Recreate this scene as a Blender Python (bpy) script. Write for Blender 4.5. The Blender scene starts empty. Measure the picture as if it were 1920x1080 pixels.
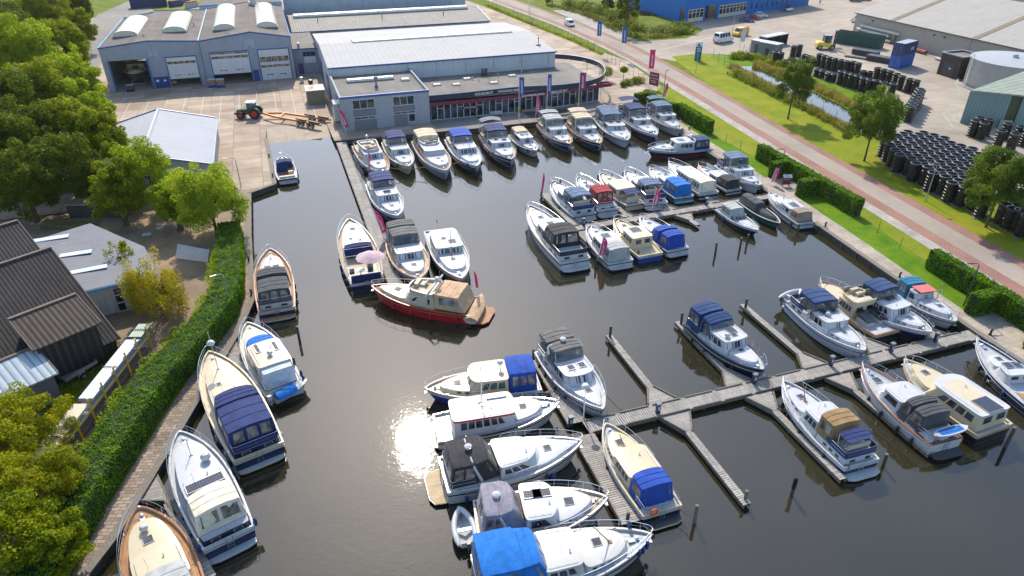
import bpy, bmesh, math, random
import numpy as np
from math import sin, cos, tan, pi, radians, sqrt, atan2, degrees, hypot, exp
from mathutils import Vector, Matrix
from mathutils.geometry import tessellate_polygon
random.seed(7)
rng = np.random.default_rng(7)
scene = bpy.context.scene
COL = scene.collection
# ------------------------------------------------------------------ camera
CAM_H = 38.0; FPX = 1300.0; PITCH = radians(30.7); HEAD = radians(18.5)
cam = bpy.data.cameras.new('camera'); camo = bpy.data.objects.new('camera', cam); COL.objects.link(camo)
cam.sensor_width = 36.0; cam.lens = 36.0*FPX/1920.0; cam.clip_start = 0.5; cam.clip_end = 6000
camo.location = (0, 0, CAM_H); camo.rotation_euler = (pi/2-PITCH, 0, -HEAD)
scene.camera = camo
# ------------------------------------------------------------------ sky, sun, exposure
SUN_EL = radians(42.8); SUN_AZ = radians(8.0)
world = bpy.data.worlds.new("World"); scene.world = world; world.use_nodes = True
wn = world.node_tree; wn.nodes.clear()
sky = wn.nodes.new('ShaderNodeTexSky'); sky.sky_type = 'NISHITA'; sky.sun_disc = False
sky.sun_elevation = SUN_EL; sky.sun_rotation = SUN_AZ; sky.dust_density = 1.0; sky.air_density = 1.0; sky.ozone_density = 1.0
bg = wn.nodes.new('ShaderNodeBackground'); bg.inputs['Strength'].default_value = 0.15
wo = wn.nodes.new('ShaderNodeOutputWorld')
wn.links.new(sky.outputs[0], bg.inputs['Color']); wn.links.new(bg.outputs[0], wo.inputs['Surface'])
sl = bpy.data.lights.new('sun', 'SUN'); sl.energy = 3.0; sl.angle = radians(0.5); sl.color = (1.0, 0.90, 0.75)
so = bpy.data.objects.new('sun', sl); COL.objects.link(so)
SV = Vector((sin(SUN_AZ)*cos(SUN_EL), cos(SUN_AZ)*cos(SUN_EL), sin(SUN_EL)))
so.rotation_euler = SV.to_track_quat('Z', 'Y').to_euler(); so.location = (0, 0, 90)
scene.view_settings.view_transform = 'Standard'; scene.view_settings.look = 'None'
scene.view_settings.exposure = 0.87; scene.view_settings.gamma = 1.0; scene.view_settings.use_curve_mapping = False
scene.cycles.max_bounces = 6; scene.cycles.transparent_max_bounces = 12
scene.cycles.sample_clamp_indirect = 6.0; scene.cycles.caustics_reflective = False; scene.cycles.caustics_refractive = False
# ------------------------------------------------------------------ helpers
def P(px, py, z=0.7):
 """where the ray through a 1920x1080 pixel meets the level z (world metres)"""
 u = (px-960)/FPX; v = (py-540)/FPX
 dz = -(sin(PITCH)+v*cos(PITCH)); dy = cos(PITCH)-v*sin(PITCH); t = (z-CAM_H)/dz
 x, y = u*t, dy*t
 return Vector((x*cos(HEAD)+y*sin(HEAD), -x*sin(HEAD)+y*cos(HEAD), z))
LAND = 0.7
FR = {}
def tag(o, label=None, cat=None, group=None, kind=None):
 if label: o['label'] = label
 if cat: o['category'] = cat
 if group: o['group'] = group
 if kind: o['kind'] = kind
 return o
def thing(name, label, cat, loc=(0, 0, 0), rz=0.0, group=None):
 o = bpy.data.objects.new(name, None); COL.objects.link(o); o.empty_display_size = 0.3
 o.location = loc; o.rotation_euler = (0, 0, rz)
 FR[o.name] = Matrix.Translation(Vector(loc)) @ Matrix.Rotation(rz, 4, 'Z')
 return tag(o, label, cat, group)
def copy_tree(o, parent=None, loc=None, rz=None, label=None):
 c = o.copy(); COL.objects.link(c)
 if parent is not None: c.parent = parent
 if loc is not None: c.location = loc
 if rz is not None: c.rotation_euler = (0, 0, rz)
 if label: c['label'] = label
 for ch in KIDS.get(o.name, []): copy_tree(ch, c)
 return c
KIDS = {}
class MB:
 def __init__(s): s.v = []; s.f = []; s.m = []
 def add(s, vs, fs, mi=0):
  o = len(s.v); s.v += [tuple(v) for v in vs]; s.f += [tuple(i+o for i in f) for f in fs]
  s.m += [mi]*len(fs); return s
 def box(s, x0, x1, y0, y1, z0, z1, mi=0):
  return s.add([(x0,y0,z0),(x1,y0,z0),(x1,y1,z0),(x0,y1,z0),(x0,y0,z1),(x1,y0,z1),(x1,y1,z1),(x0,y1,z1)],
   [(0,3,2,1),(4,5,6,7),(0,1,5,4),(1,2,6,5),(2,3,7,6),(3,0,4,7)], mi)
 def obox(s, p, q, w, z0, z1, mi=0):
  """box along the line p-q (xy), width w, between heights z0 and z1 (z0/z1 may be pairs for the two ends)"""
  p = Vector(p[:2]); q = Vector(q[:2]); d = (q-p).normalized(); n = Vector((-d.y, d.x))*w/2
  a0, a1 = z0 if isinstance(z0, tuple) else (z0, z0); b0, b1 = z1 if isinstance(z1, tuple) else (z1, z1)
  c = [p-n, q-n, q+n, p+n]; lo = [a0, a1, a1, a0]; hi = [b0, b1, b1, b0]
  return s.add([(v.x, v.y, z) for v, z in zip(c, lo)]+[(v.x, v.y, z) for v, z in zip(c, hi)],
   [(0,3,2,1),(4,5,6,7),(0,1,5,4),(1,2,6,5),(2,3,7,6),(3,0,4,7)], mi)
 def prism(s, poly, z0, z1, mi=0, side=None, tops=None):
  n = len(poly); a = sum(poly[i][0]*poly[(i+1)%n][1]-poly[(i+1)%n][0]*poly[i][1] for i in range(n))
  if a < 0: poly = list(poly)[::-1]; tops = tops[::-1] if tops else None
  tz = tops or [z1]*n
  tri = tessellate_polygon([[Vector((p[0], p[1], 0)) for p in poly]])
  vs = [(p[0], p[1], z0) for p in poly]+[(p[0], p[1], t) for p, t in zip(poly, tz)]
  fs = []
  for t in tri:
   A, B, C = (poly[i] for i in t); cr = (B[0]-A[0])*(C[1]-A[1])-(B[1]-A[1])*(C[0]-A[0])
   t = t if cr > 0 else t[::-1]
   fs.append(tuple(i+n for i in t)); fs.append(tuple(t[::-1]))
  s.add(vs, fs, mi)
  return s.add(vs, [(i, (i+1) % n, (i+1) % n+n, i+n) for i in range(n)], mi if side is None else side)
 def loft(s, rings, mi=0, cap=True, closed=True):
  n = len(rings[0]); vs = [p for r in rings for p in r]; fs = []
  for k in range(len(rings)-1):
   for i in range(n if closed else n-1):
    j = (i+1) % n; fs.append((k*n+i, k*n+j, (k+1)*n+j, (k+1)*n+i))
  if cap: fs.append(tuple(range(n))[::-1]); fs.append(tuple((len(rings)-1)*n+i for i in range(n)))
  return s.add(vs, fs, mi)
 def tube(s, pts, r, n=6, mi=0, cap=True):
  pts = [Vector(p) for p in pts]; rs = r if isinstance(r, (list, tuple)) else [r]*len(pts); rings = []
  for i, p in enumerate(pts):
   d = (pts[min(i+1, len(pts)-1)]-pts[max(i-1, 0)])
   d = d.normalized() if d.length > 1e-6 else Vector((0, 0, 1))
   a = d.cross(Vector((0, 0, 1)) if abs(d.z) < .9 else Vector((1, 0, 0))).normalized(); b = d.cross(a)
   rings.append([p+(a*cos(2*pi*k/n)+b*sin(2*pi*k/n))*rs[i] for k in range(n)])
  return s.loft(rings, mi, cap)
 def lathe(s, prof, c=(0, 0, 0), n=16, mi=0, cap=True):
  return s.loft([[(c[0]+r*cos(2*pi*k/n), c[1]+r*sin(2*pi*k/n), c[2]+z) for k in range(n)] for r, z in prof], mi, cap)
 def sph(s, c, rx, ry=None, rz=None, n=10, m=6, mi=0):
  ry = ry or rx; rz = rz or rx; R = []
  for j in range(m+1):
   t = -pi/2+pi*j/m; R.append([(c[0]+rx*max(cos(t), .01)*cos(2*pi*k/n), c[1]+ry*max(cos(t), .01)*sin(2*pi*k/n), c[2]+rz*sin(t)) for k in range(n)])
  return s.loft(R, mi, True)
 def quad(s, a, b, c, d, mi=0): return s.add([a, b, c, d], [(0, 1, 2, 3)], mi)
 def slab(s, a, b, c, d, th, mi=0, nrm=None):
  """a thin plate on the quad a-b-c-d standing th proud of it"""
  a, b, c, d = (Vector(p) for p in (a, b, c, d))
  n = nrm if nrm else (c-a).cross(d-b).normalized(); n = Vector(n)*th; q = [a, b, c, d]
  return s.add([p-n*.5 for p in q]+[p+n for p in q], [(0,3,2,1),(4,5,6,7),(0,1,5,4),(1,2,6,5),(2,3,7,6),(3,0,4,7)], mi)
 def build(s, name, mats, parent=None, smooth=35, W=False):
  me = bpy.data.meshes.new(name); vs = s.v
  if W and parent is not None:
   inv = FR[parent.name].inverted(); vs = [tuple(inv @ Vector(v)) for v in vs]
  me.from_pydata(vs, [], s.f)
  for m in (mats if isinstance(mats, (list, tuple)) else [mats]): me.materials.append(m)
  me.polygons.foreach_set('material_index', s.m)
  if smooth and len(s.f) > 6:
   me.polygons.foreach_set('use_smooth', [True]*len(s.f)); me.set_sharp_from_angle(angle=radians(smooth))
  me.update()
  o = bpy.data.objects.new(name, me); COL.objects.link(o)
  if parent is not None:
   o.parent = parent; FR[o.name] = FR[parent.name]; KIDS.setdefault(parent.name, []).append(o)
  else: FR[o.name] = Matrix.Identity(4)
  return o
def mesh_quads(name, V, mat, parent=None, mats_idx=None, mats=None):
 """V: (n,4,3) array of separate quads"""
 n = len(V); me = bpy.data.meshes.new(name)
 V = V.reshape(-1, 3)
 if parent is not None:
  M = np.array(FR[parent.name].inverted()); V = V @ M[:3, :3].T+M[:3, 3]
 me.vertices.add(4*n); me.vertices.foreach_set('co', V.astype(np.float32).ravel())
 me.loops.add(4*n); me.loops.foreach_set('vertex_index', np.arange(4*n, dtype=np.int32))
 me.polygons.add(n); me.polygons.foreach_set('loop_start', np.arange(0, 4*n, 4, dtype=np.int32))
 me.update(calc_edges=True)
 for m in (mats or [mat]): me.materials.append(m)
 if mats_idx is not None: me.polygons.foreach_set('material_index', mats_idx.astype(np.int32))
 o = bpy.data.objects.new(name, me); COL.objects.link(o)
 if parent is not None: o.parent = parent; FR[o.name] = FR[parent.name]; KIDS.setdefault(parent.name, []).append(o)
 return o
# ------------------------------------------------------------------ materials
def newmat(name):
 m = bpy.data.materials.new(name); m.use_nodes = True; nt = m.node_tree; nt.nodes.clear()
 out = nt.nodes.new('ShaderNodeOutputMaterial'); return m, nt, out
def nd(nt, t, **k):
 n = nt.nodes.new(t)
 for a, b in k.items():
  if a in n.inputs: n.inputs[a].default_value = b
  else: setattr(n, a, b)
 return n
def ramp(nt, src, stops):
 r = nt.nodes.new('ShaderNodeValToRGB'); e = r.color_ramp.elements
 while len(e) < len(stops): e.new(0.5)
 for el, (p, c) in zip(e, stops): el.position = p; el.color = (*c, 1) if len(c) == 3 else c
 nt.links.new(src, r.inputs[0]); return r.outputs[0]
def coords(nt, scale=(1, 1, 1), rot=(0, 0, 0), kind='Object'):
 tc = nt.nodes.new('ShaderNodeTexCoord'); mp = nt.nodes.new('ShaderNodeMapping')
 mp.inputs['Scale'].default_value = scale; mp.inputs['Rotation'].default_value = rot
 nt.links.new(tc.outputs[kind], mp.inputs[0]); return mp.outputs[0]
def mixc(nt, fac, a, b, mode='MIX'):
 m = nt.nodes.new('ShaderNodeMix'); m.data_type = 'RGBA'; m.blend_type = mode
 for sck, v in ((m.inputs[0], fac), (m.inputs[6], a), (m.inputs[7], b)):
  if hasattr(v, 'links'): nt.links.new(v, sck)
  elif isinstance(v, (int, float)): sck.default_value = v
  else: sck.default_value = (*v, 1)
 return m.outputs[2]
def paint(name, col, rough=.4, metal=0., var=.10, vs=1.2, coat=0., bump=0., bs=30., spec=.5, alpha=1., dirt=0.):
 """painted / moulded surface with slow tone changes and some grime"""
 m, nt, out = newmat(name); p = nd(nt, 'ShaderNodeBsdfPrincipled', Roughness=rough, Metallic=metal)
 p.inputs['Specular IOR Level'].default_value = spec; p.inputs['Coat Weight'].default_value = coat
 co = coords(nt)
 no = nd(nt, 'ShaderNodeTexNoise', Scale=vs, Detail=5., Roughness=.6); nt.links.new(co, no.inputs['Vector'])
 lo = tuple(c*(1-var) for c in col); hi = tuple(min(1, c*(1+var)) for c in col)
 c = ramp(nt, no.outputs['Fac'], [(.3, lo), (.7, hi)])
 if dirt:
  n2 = nd(nt, 'ShaderNodeTexNoise', Scale=3.5, Detail=8., Roughness=.75); nt.links.new(co, n2.inputs['Vector'])
  f = ramp(nt, n2.outputs['Fac'], [(.52, (0, 0, 0)), (.75, (dirt, dirt, dirt))])
  c = mixc(nt, f, c, tuple(x*.45+.02 for x in col))
 nt.links.new(c, p.inputs['Base Color'])
 if bump:
  n3 = nd(nt, 'ShaderNodeTexNoise', Scale=bs, Detail=4.); nt.links.new(co, n3.inputs['Vector'])
  b = nd(nt, 'ShaderNodeBump', Strength=bump, Distance=.02); nt.links.new(n3.outputs['Fac'], b.inputs['Height']); nt.links.new(b.outputs[0], p.inputs['Normal'])
 p.inputs['Alpha'].default_value = alpha
 nt.links.new(p.outputs[0], out.inputs[0]); return m
def ribbed(name, col, axis='x', pitch=.3, rough=.5, metal=0., depth=.6, var=.12, dirt=.4, line=.75, sharp=False):
 """profiled sheet: ribs across one axis as bump and darker troughs, plus weathering"""
 m, nt, out = newmat(name); p = nd(nt, 'ShaderNodeBsdfPrincipled', Roughness=rough, Metallic=metal); p.inputs['Specular IOR Level'].default_value = .2
 co = coords(nt)
 wv = nt.nodes.new('ShaderNodeTexWave'); wv.wave_type = 'BANDS'; wv.bands_direction = axis.upper()
 wv.inputs['Scale'].default_value = 1/pitch/3.1831; wv.wave_profile = 'SIN'   # 20*scale/2pi waves per metre
 wv.inputs['Scale'].default_value = 2*pi/(20*pitch)
 nt.links.new(co, wv.inputs['Vector'])
 sx = (.25, .25, .25)
 no = nd(nt, 'ShaderNodeTexNoise', Scale=.35, Detail=8., Roughness=.7); nt.links.new(co, no.inputs['Vector'])
 c = ramp(nt, no.outputs['Fac'], [(.3, tuple(x*(1-var) for x in col)), (.7, tuple(min(1, x*(1+var)) for x in col))])
 if dirt:
  stre = coords(nt, scale=(2.0, .2, .3) if axis == 'x' else (.2, 2.0, .3))
  n2 = nd(nt, 'ShaderNodeTexNoise', Scale=1.5, Detail=6.); nt.links.new(stre, n2.inputs['Vector'])
  c = mixc(nt, ramp(nt, n2.outputs['Fac'], [(.5, (0, 0, 0)), (.75, (dirt,)*3)]), c, tuple(x*.6 for x in col))
 c = mixc(nt, ramp(nt, wv.outputs['Fac'], [(.0, (1, 1, 1)), (.3, (0, 0, 0))]), c, mixc(nt, 1., c, (line,)*3, 'MULTIPLY'))  # lowest part of each rib wave gets a darker colour
 nt.links.new(c, p.inputs['Base Color'])
 b = nd(nt, 'ShaderNodeBump', Strength=depth, Distance=.05); nt.links.new(wv.outputs['Fac'], b.inputs['Height']); nt.links.new(b.outputs[0], p.inputs['Normal'])
 nt.links.new(p.outputs[0], out.inputs[0]); return m
def slabs(name, col, joint, sx, sy, mortar=.03, rough=.9, var=.2, off=0., col2=None, rot=0., big=.15, stains=.5, lightj=0.):
 """paving: blocks sx by sy metres with joints, tone from block to block, stains"""
 m, nt, out = newmat(name); p = nd(nt, 'ShaderNodeBsdfPrincipled', Roughness=rough)
 co = coords(nt, rot=(0, 0, rot)); br = nt.nodes.new('ShaderNodeTexBrick'); br.offset = off
 br.inputs['Scale'].default_value = 1.; br.inputs['Brick Width'].default_value = sx; br.inputs['Row Height'].default_value = sy
 br.inputs['Mortar Size'].default_value = mortar; br.inputs['Mortar Smooth'].default_value = .1; br.inputs['Bias'].default_value = 0.
 br.inputs['Color1'].default_value = (*[c*(1-var) for c in col], 1); br.inputs['Color2'].default_value = (*[min(1, c*(1+var)) for c in (col2 or col)], 1)
 br.inputs['Mortar'].default_value = (*joint, 1); nt.links.new(co, br.inputs['Vector'])
 no = nd(nt, 'ShaderNodeTexNoise', Scale=big, Detail=9., Roughness=.68); nt.links.new(co, no.inputs['Vector'])
 c = mixc(nt, stains, br.outputs['Color'], ramp(nt, no.outputs['Fac'], [(.3, (.45, .43, .41)), (.5, (.9, .9, .9)), (.72, (1.25, 1.2, 1.12))]), 'MULTIPLY')
 n2 = nd(nt, 'ShaderNodeTexNoise', Scale=6., Detail=6., Roughness=.8); nt.links.new(co, n2.inputs['Vector'])
 c = mixc(nt, .35, c, ramp(nt, n2.outputs['Fac'], [(.35, (.7, .7, .7)), (.65, (1.15, 1.15, 1.15))]), 'MULTIPLY')
 nt.links.new(c, p.inputs['Base Color']); nt.links.new(p.outputs[0], out.inputs[0]); return m
def grassmat(name, a, b, c3, sc=.35):
 m, nt, out = newmat(name); p = nd(nt, 'ShaderNodeBsdfPrincipled', Roughness=.95); p.inputs['Specular IOR Level'].default_value = .15
 co = coords(nt); no = nd(nt, 'ShaderNodeTexNoise', Scale=sc, Detail=10., Roughness=.72); nt.links.new(co, no.inputs['Vector'])
 c = ramp(nt, no.outputs['Fac'], [(.3, a), (.5, b), (.68, c3)])
 n2 = nd(nt, 'ShaderNodeTexNoise', Scale=14., Detail=5., Roughness=.8); nt.links.new(co, n2.inputs['Vector'])
 c = mixc(nt, .7, c, ramp(nt, n2.outputs['Fac'], [(.3, (.5, .5, .5)), (.7, (1.4, 1.4, 1.3))]), 'MULTIPLY')
 b_ = nd(nt, 'ShaderNodeBump', Strength=.9, Distance=.12); nt.links.new(n2.outputs['Fac'], b_.inputs['Height']); nt.links.new(b_.outputs[0], p.inputs['Normal'])
 nt.links.new(c, p.inputs['Base Color']); nt.links.new(p.outputs[0], out.inputs[0]); return m
def leafmat(name, a, b, c3, trans=.45, sc=.5):
 m, nt, out = newmat(name); co = coords(nt)
 no = nd(nt, 'ShaderNodeTexNoise', Scale=sc, Detail=3., Roughness=.6); nt.links.new(co, no.inputs['Vector'])
 n2 = nd(nt, 'ShaderNodeTexNoise', Scale=9., Detail=2.); nt.links.new(co, n2.inputs['Vector'])
 f = nd(nt, 'ShaderNodeMath', operation='ADD'); s = nd(nt, 'ShaderNodeMath', operation='MULTIPLY'); s.inputs[1].default_value = .5
 nt.links.new(no.outputs['Fac'], f.inputs[0]); nt.links.new(n2.outputs['Fac'], f.inputs[1]); nt.links.new(f.outputs[0], s.inputs[0])
 c = ramp(nt, s.outputs[0], [(.36, a), (.5, b), (.64, c3)])
 d = nd(nt, 'ShaderNodeBsdfPrincipled', Roughness=.6); d.inputs['Specular IOR Level'].default_value = .12
 t = nt.nodes.new('ShaderNodeBsdfTranslucent'); nt.links.new(c, d.inputs['Base Color'])
 c2 = mixc(nt, 1., c, (1.35, 1.25, .55), 'MULTIPLY'); nt.links.new(c2, t.inputs['Color'])
 mx = nd(nt, 'ShaderNodeMixShader', Fac=trans); nt.links.new(d.outputs[0], mx.inputs[1]); nt.links.new(t.outputs[0], mx.inputs[2])
 nt.links.new(mx.outputs[0], out.inputs[0]); return m
def glassmat(name, col=(.02, .03, .04), rough=.04, var=.8, sc=1.5, alpha=1.):
 m, nt, out = newmat(name); p = nd(nt, 'ShaderNodeBsdfPrincipled', Roughness=rough); p.inputs['Specular IOR Level'].default_value = .45
 co = coords(nt); no = nd(nt, 'ShaderNodeTexNoise', Scale=sc, Detail=3.); nt.links.new(co, no.inputs['Vector'])
 c = ramp(nt, no.outputs['Fac'], [(.35, tuple(x*(1-var) for x in col)), (.65, tuple(x*(1+var*2) for x in col))])
 nt.links.new(c, p.inputs['Base Color']); p.inputs['Alpha'].default_value = alpha
 nt.links.new(p.outputs[0], out.inputs[0]); return m
def canvas(name, col, rough=.85):
 """woven cover cloth with folds and seams"""
 m, nt, out = newmat(name); p = nd(nt, 'ShaderNodeBsdfPrincipled', Roughness=rough); p.inputs['Specular IOR Level'].default_value = .25
 p.inputs['Sheen Weight'].default_value = .15
 co = coords(nt); no = nd(nt, 'ShaderNodeTexNoise', Scale=1.6, Detail=5., Distortion=.6); nt.links.new(co, no.inputs['Vector'])
 c = ramp(nt, no.outputs['Fac'], [(.3, tuple(x*.8 for x in col)), (.7, tuple(min(1, x*1.2+.004) for x in col))])
 nt.links.new(c, p.inputs['Base Color'])
 b = nd(nt, 'ShaderNodeBump', Strength=.5, Distance=.12); nt.links.new(no.outputs['Fac'], b.inputs['Height']); nt.links.new(b.outputs[0], p.inputs['Normal'])
 nt.links.new(p.outputs[0], out.inputs[0]); return m
def planks(name, col, axis='x', pitch=.15, gap=(.05, .045, .04), var=.3, rough=.8):
 """boards laid across: tone varies board to board, thin dark gaps"""
 m, nt, out = newmat(name); p = nd(nt, 'ShaderNodeBsdfPrincipled', Roughness=rough); co = coords(nt)
 br = nt.nodes.new('ShaderNodeTexBrick'); br.offset = .37; br.inputs['Scale'].default_value = 1.
 br.inputs['Brick Width'].default_value = 3.1; br.inputs['Row Height'].default_value = pitch; br.inputs['Mortar Size'].default_value = pitch*.09
 br.inputs['Color1'].default_value = (*[c*(1-var) for c in col], 1); br.inputs['Color2'].default_value = (*[min(1, c*(1+var)) for c in col], 1)
 br.inputs['Mortar'].default_value = (*gap, 1)
 co2 = coords(nt, rot=(0, 0, pi/2 if axis == 'x' else 0)); nt.links.new(co2, br.inputs['Vector'])
 no = nd(nt, 'ShaderNodeTexNoise', Scale=.9, Detail=8., Roughness=.7); nt.links.new(co, no.inputs['Vector'])
 c = mixc(nt, .7, br.outputs['Color'], ramp(nt, no.outputs['Fac'], [(.3, (.6, .6, .6)), (.7, (1.25, 1.25, 1.25))]), 'MULTIPLY')
 nt.links.new(c, p.inputs['Base Color']); nt.links.new(p.outputs[0], out.inputs[0]); return m
WHITE = paint('gelcoat_white', (.50, .51, .525), .25, var=.05, coat=.3, dirt=.12)
OFFW = paint('gelcoat_offwhite', (.50, .505, .48), .3, var=.06, coat=.2, dirt=.15)
CREAM = paint('cream_paint', (.56, .48, .32), .32, var=.06, coat=.2, dirt=.15)
GREYW = paint('pale_grey_deck', (.42, .445, .455), .6, var=.08, dirt=.2)
NAVY = paint('navy_paint', (.010, .018, .055), .2, var=.2, coat=.4, dirt=.1)
BLACKP = paint('black_paint', (.012, .013, .016), .25, var=.2, coat=.3)
BLUEP = paint('blue_paint', (.015, .05, .30), .22, var=.15, coat=.4)
TEALP = paint('teal_paint', (.02, .25, .30), .25, var=.15, coat=.4)
REDP = paint('red_paint', (.50, .012, .02), .2, var=.15, coat=.5)
GREENP = paint('green_paint', (.02, .13, .09), .3, var=.15)
GREYP = paint('grey_paint', (.16, .19, .22), .3, var=.1, coat=.3)
DARKG = paint('dark_grey_paint', (.05, .055, .06), .4, var=.15)
TEAK = planks('teak_deck', (.43, .235, .105), 'y', .07, (.16, .09, .05), .16, .75)
TEAKL = planks('pale_teak_deck', (.52, .40, .25), 'y', .07, (.3, .22, .13), .12, .75)
WOOD = paint('varnished_wood', (.33, .13, .04), .35, var=.2, coat=.4)
STEEL = paint('stainless_steel', (.72, .72, .74), .16, metal=1., var=.05)
GALV = paint('galvanised_steel', (.42, .44, .46), .45, metal=.7, var=.12, vs=4.)
RUBBER = paint('black_rubber', (.018, .018, .02), .6, var=.3)
GLASS = glassmat('dark_window_glass', (.025, .033, .045))
GLASSG = glassmat('green_tinted_glass', (.05, .10, .08), var=.6, sc=5.)
VINYL = glassmat('clear_vinyl', (.06, .07, .085), .08, .5, 1.6, .7)
BUILDGL = glassmat('shop_window_glass', (.018, .032, .045), .03, .9, .8)
SOLAR = slabs('solar_cells', (.012, .016, .04), (.18, .19, .22), .16, .16, .008, .15, .2, 0., stains=0.)
HATCHM = glassmat('smoked_hatch', (.05, .055, .065), .1, .3)
SEAT = paint('seat_cushion', (.52, .47, .38), .7, var=.15, bump=.4)
FENB = paint('blue_fender', (.02, .05, .16), .4, var=.1); FENK = paint('black_fender', (.02, .02, .025), .4); FENW = paint('white_fender', (.7, .7, .68), .4)
ORANGE = paint('orange_plastic', (.75, .12, .02), .5); YELLOW = paint('yellow_paint', (.78, .52, .04), .45, dirt=.3)
CV = dict(navy=canvas('navy_canvas', (.014, .028, .12)), blue=canvas('blue_canvas', (.01, .06, .34)), sky=canvas('bright_blue_canvas', (.006, .14, .47)),
 black=canvas('black_canvas', (.03, .03, .033)), grey=canvas('grey_canvas', (.13, .125, .12)), dgrey=canvas('charcoal_canvas', (.055, .06, .065)), beige=canvas('beige_canvas', (.58, .47, .33)),
 tan=canvas('tan_canvas', (.50, .33, .20)), cream=canvas('cream_canvas', (.66, .61, .48)), lgrey=canvas('pale_grey_canvas', (.38, .39, .38)), red=canvas('red_canvas', (.30, .02, .025)),
 white=canvas('white_canvas', (.62, .68, .75)), taupe=canvas('taupe_canvas', (.30, .23, .17)), teal=canvas('teal_canvas', (.01, .15, .26)), slate=canvas('slate_blue_canvas', (.10, .15, .24)), mauve=canvas('mauve_canvas', (.23, .22, .27)), dblue=canvas('deep_blue_canvas', (.008, .04, .13)))
def text(name, s, size, origin, xdir, ydir, mat, parent, ext=.01, bold=0.):
 """lettering as real extruded letters; xdir = reading direction, ydir = up of the letters (thing space)"""
 cu = bpy.data.curves.new(name, 'FONT'); cu.body = s; cu.size = size; cu.extrude = ext; cu.offset = bold; cu.align_x = 'CENTER'; cu.align_y = 'CENTER'
 cu.resolution_u = 2
 t = bpy.data.objects.new('tmp_text', cu); COL.objects.link(t); bpy.context.view_layer.update()
 me = bpy.data.meshes.new_from_object(t.evaluated_get(bpy.context.evaluated_depsgraph_get()))
 bpy.data.objects.remove(t); bpy.data.curves.remove(cu)
 X = Vector(xdir).normalized(); Y = Vector(ydir).normalized(); Z = X.cross(Y)
 M = Matrix((X, Y, Z)).transposed().to_4x4(); M.translation = Vector(origin); me.transform(M); me.materials.clear(); me.materials.append(mat)
 me.name = name
 o = bpy.data.objects.new(name, me); COL.objects.link(o); o.parent = parent
 FR[o.name] = FR[parent.name]; KIDS.setdefault(parent.name, []).append(o); return o
# ================================================================== SETTING
M_CONC = slabs('yard_concrete', (.39, .295, .215), (.20, .17, .14), 4.2, 2.1, .045, .9, .16, 0., (.40, .325, .25), 0, .12, .75)
M_RYARD = slabs('works_yard_paving', (.35, .30, .245), (.24, .21, .18), 2., 2., .03, .9, .07, 0., None, .1, .05, .65)
M_WALK = slabs('brick_walkway', (.27, .215, .17), (.13, .11, .09), .6, .3, .03, .9, .25, .5, (.31, .24, .185), .3, .4, .6)
M_QWALK = slabs('quay_paving', (.38, .33, .27), (.24, .21, .17), .6, .6, .02, .9, .12, 0., None, 0, .4, .6)
M_ROAD = slabs('road_pavers', (.33, .275, .225), (.26, .24, .21), .5, .25, .02, .9, .03, .5, None, 0, .10, .55)
M_RED = slabs('red_bricks', (.29, .15, .115), (.20, .11, .09), .5, .25, .02, .9, .05, .5, (.30, .155, .12), 0, .15, .45)
M_FOOT = slabs('pale_footpath', (.36, .335, .30), (.25, .23, .21), .6, .6, .03, .9, .14, 0., None, 0, .2, .7)
M_LAWN = grassmat('mown_lawn', (.06, .15, .004), (.11, .22, .005), (.17, .26, .008), .5)
M_VERGE = grassmat('verge_grass', (.11, .19, .006), (.21, .25, .010), (.30, .27, .03), .22)
M_WILD = grassmat('rough_grass', (.06, .12, .008), (.12, .17, .012), (.22, .20, .03), .3)
M_DIRT = slabs('bare_earth', (.24, .18, .115), (.22, .16, .1), 9, 9, .0, .95, .1, 0., None, 0, .25, .9)
M_ASPH = slabs('grey_asphalt', (.23, .215, .195), (.2, .19, .17), 12, 12, .0, .95, .06, 0., None, 0, .08, .5)
M_TIMB = paint('weathered_timber', (.17, .15, .125), .85, var=.3, vs=6., bump=.5)
M_PILE = paint('pile_timber', (.075, .06, .045), .85, var=.35, vs=5., bump=.5)
M_DOCK = planks('dock_boards', (.36, .34, .31), 'x', .2, (.07, .06, .05), .16, .85)
M_DOCKY = planks('dock_boards_across', (.30, .285, .265), 'y', .2, (.07, .06, .05), .16, .85)
M_QWALL = paint('quay_wall_timber', (.07, .062, .05), .85, var=.35, vs=2., bump=.6, dirt=.5)
# ---- water
m, nt, out = newmat('harbour_water')
p = nd(nt, 'ShaderNodeBsdfPrincipled', Roughness=.03, IOR=1.58); p.inputs['Base Color'].default_value = (.036, .030, .010, 1)
p.inputs['Specular IOR Level'].default_value = .66
co = coords(nt)
n1 = nd(nt, 'ShaderNodeTexNoise', Scale=1.1, Detail=3., Roughness=.55, Distortion=.4); nt.links.new(co, n1.inputs['Vector'])
n2 = nd(nt, 'ShaderNodeTexNoise', Scale=4.5, Detail=2., Roughness=.5, Distortion=.3); nt.links.new(co, n2.inputs['Vector'])
b1 = nd(nt, 'ShaderNodeBump', Strength=1., Distance=.008); nw = nd(nt, 'ShaderNodeTexNoise', Scale=.045, Detail=3.); nt.links.new(co, nw.inputs['Vector']); nt.links.new(ramp(nt, nw.outputs['Fac'], [(.38, (.35,)*3), (.6, (1, 1, 1))]), b1.inputs['Strength']); nt.links.new(n1.outputs['Fac'], b1.inputs['Height'])
b2 = nd(nt, 'ShaderNodeBump', Strength=1., Distance=.0035); nt.links.new(n2.outputs['Fac'], b2.inputs['Height']); nt.links.new(b1.outputs[0], b2.inputs['Normal'])
nt.links.new(b2.outputs[0], p.inputs['Normal'])
n3 = nd(nt, 'ShaderNodeTexNoise', Scale=.06, Detail=4.); nt.links.new(co, n3.inputs['Vector'])
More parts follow.
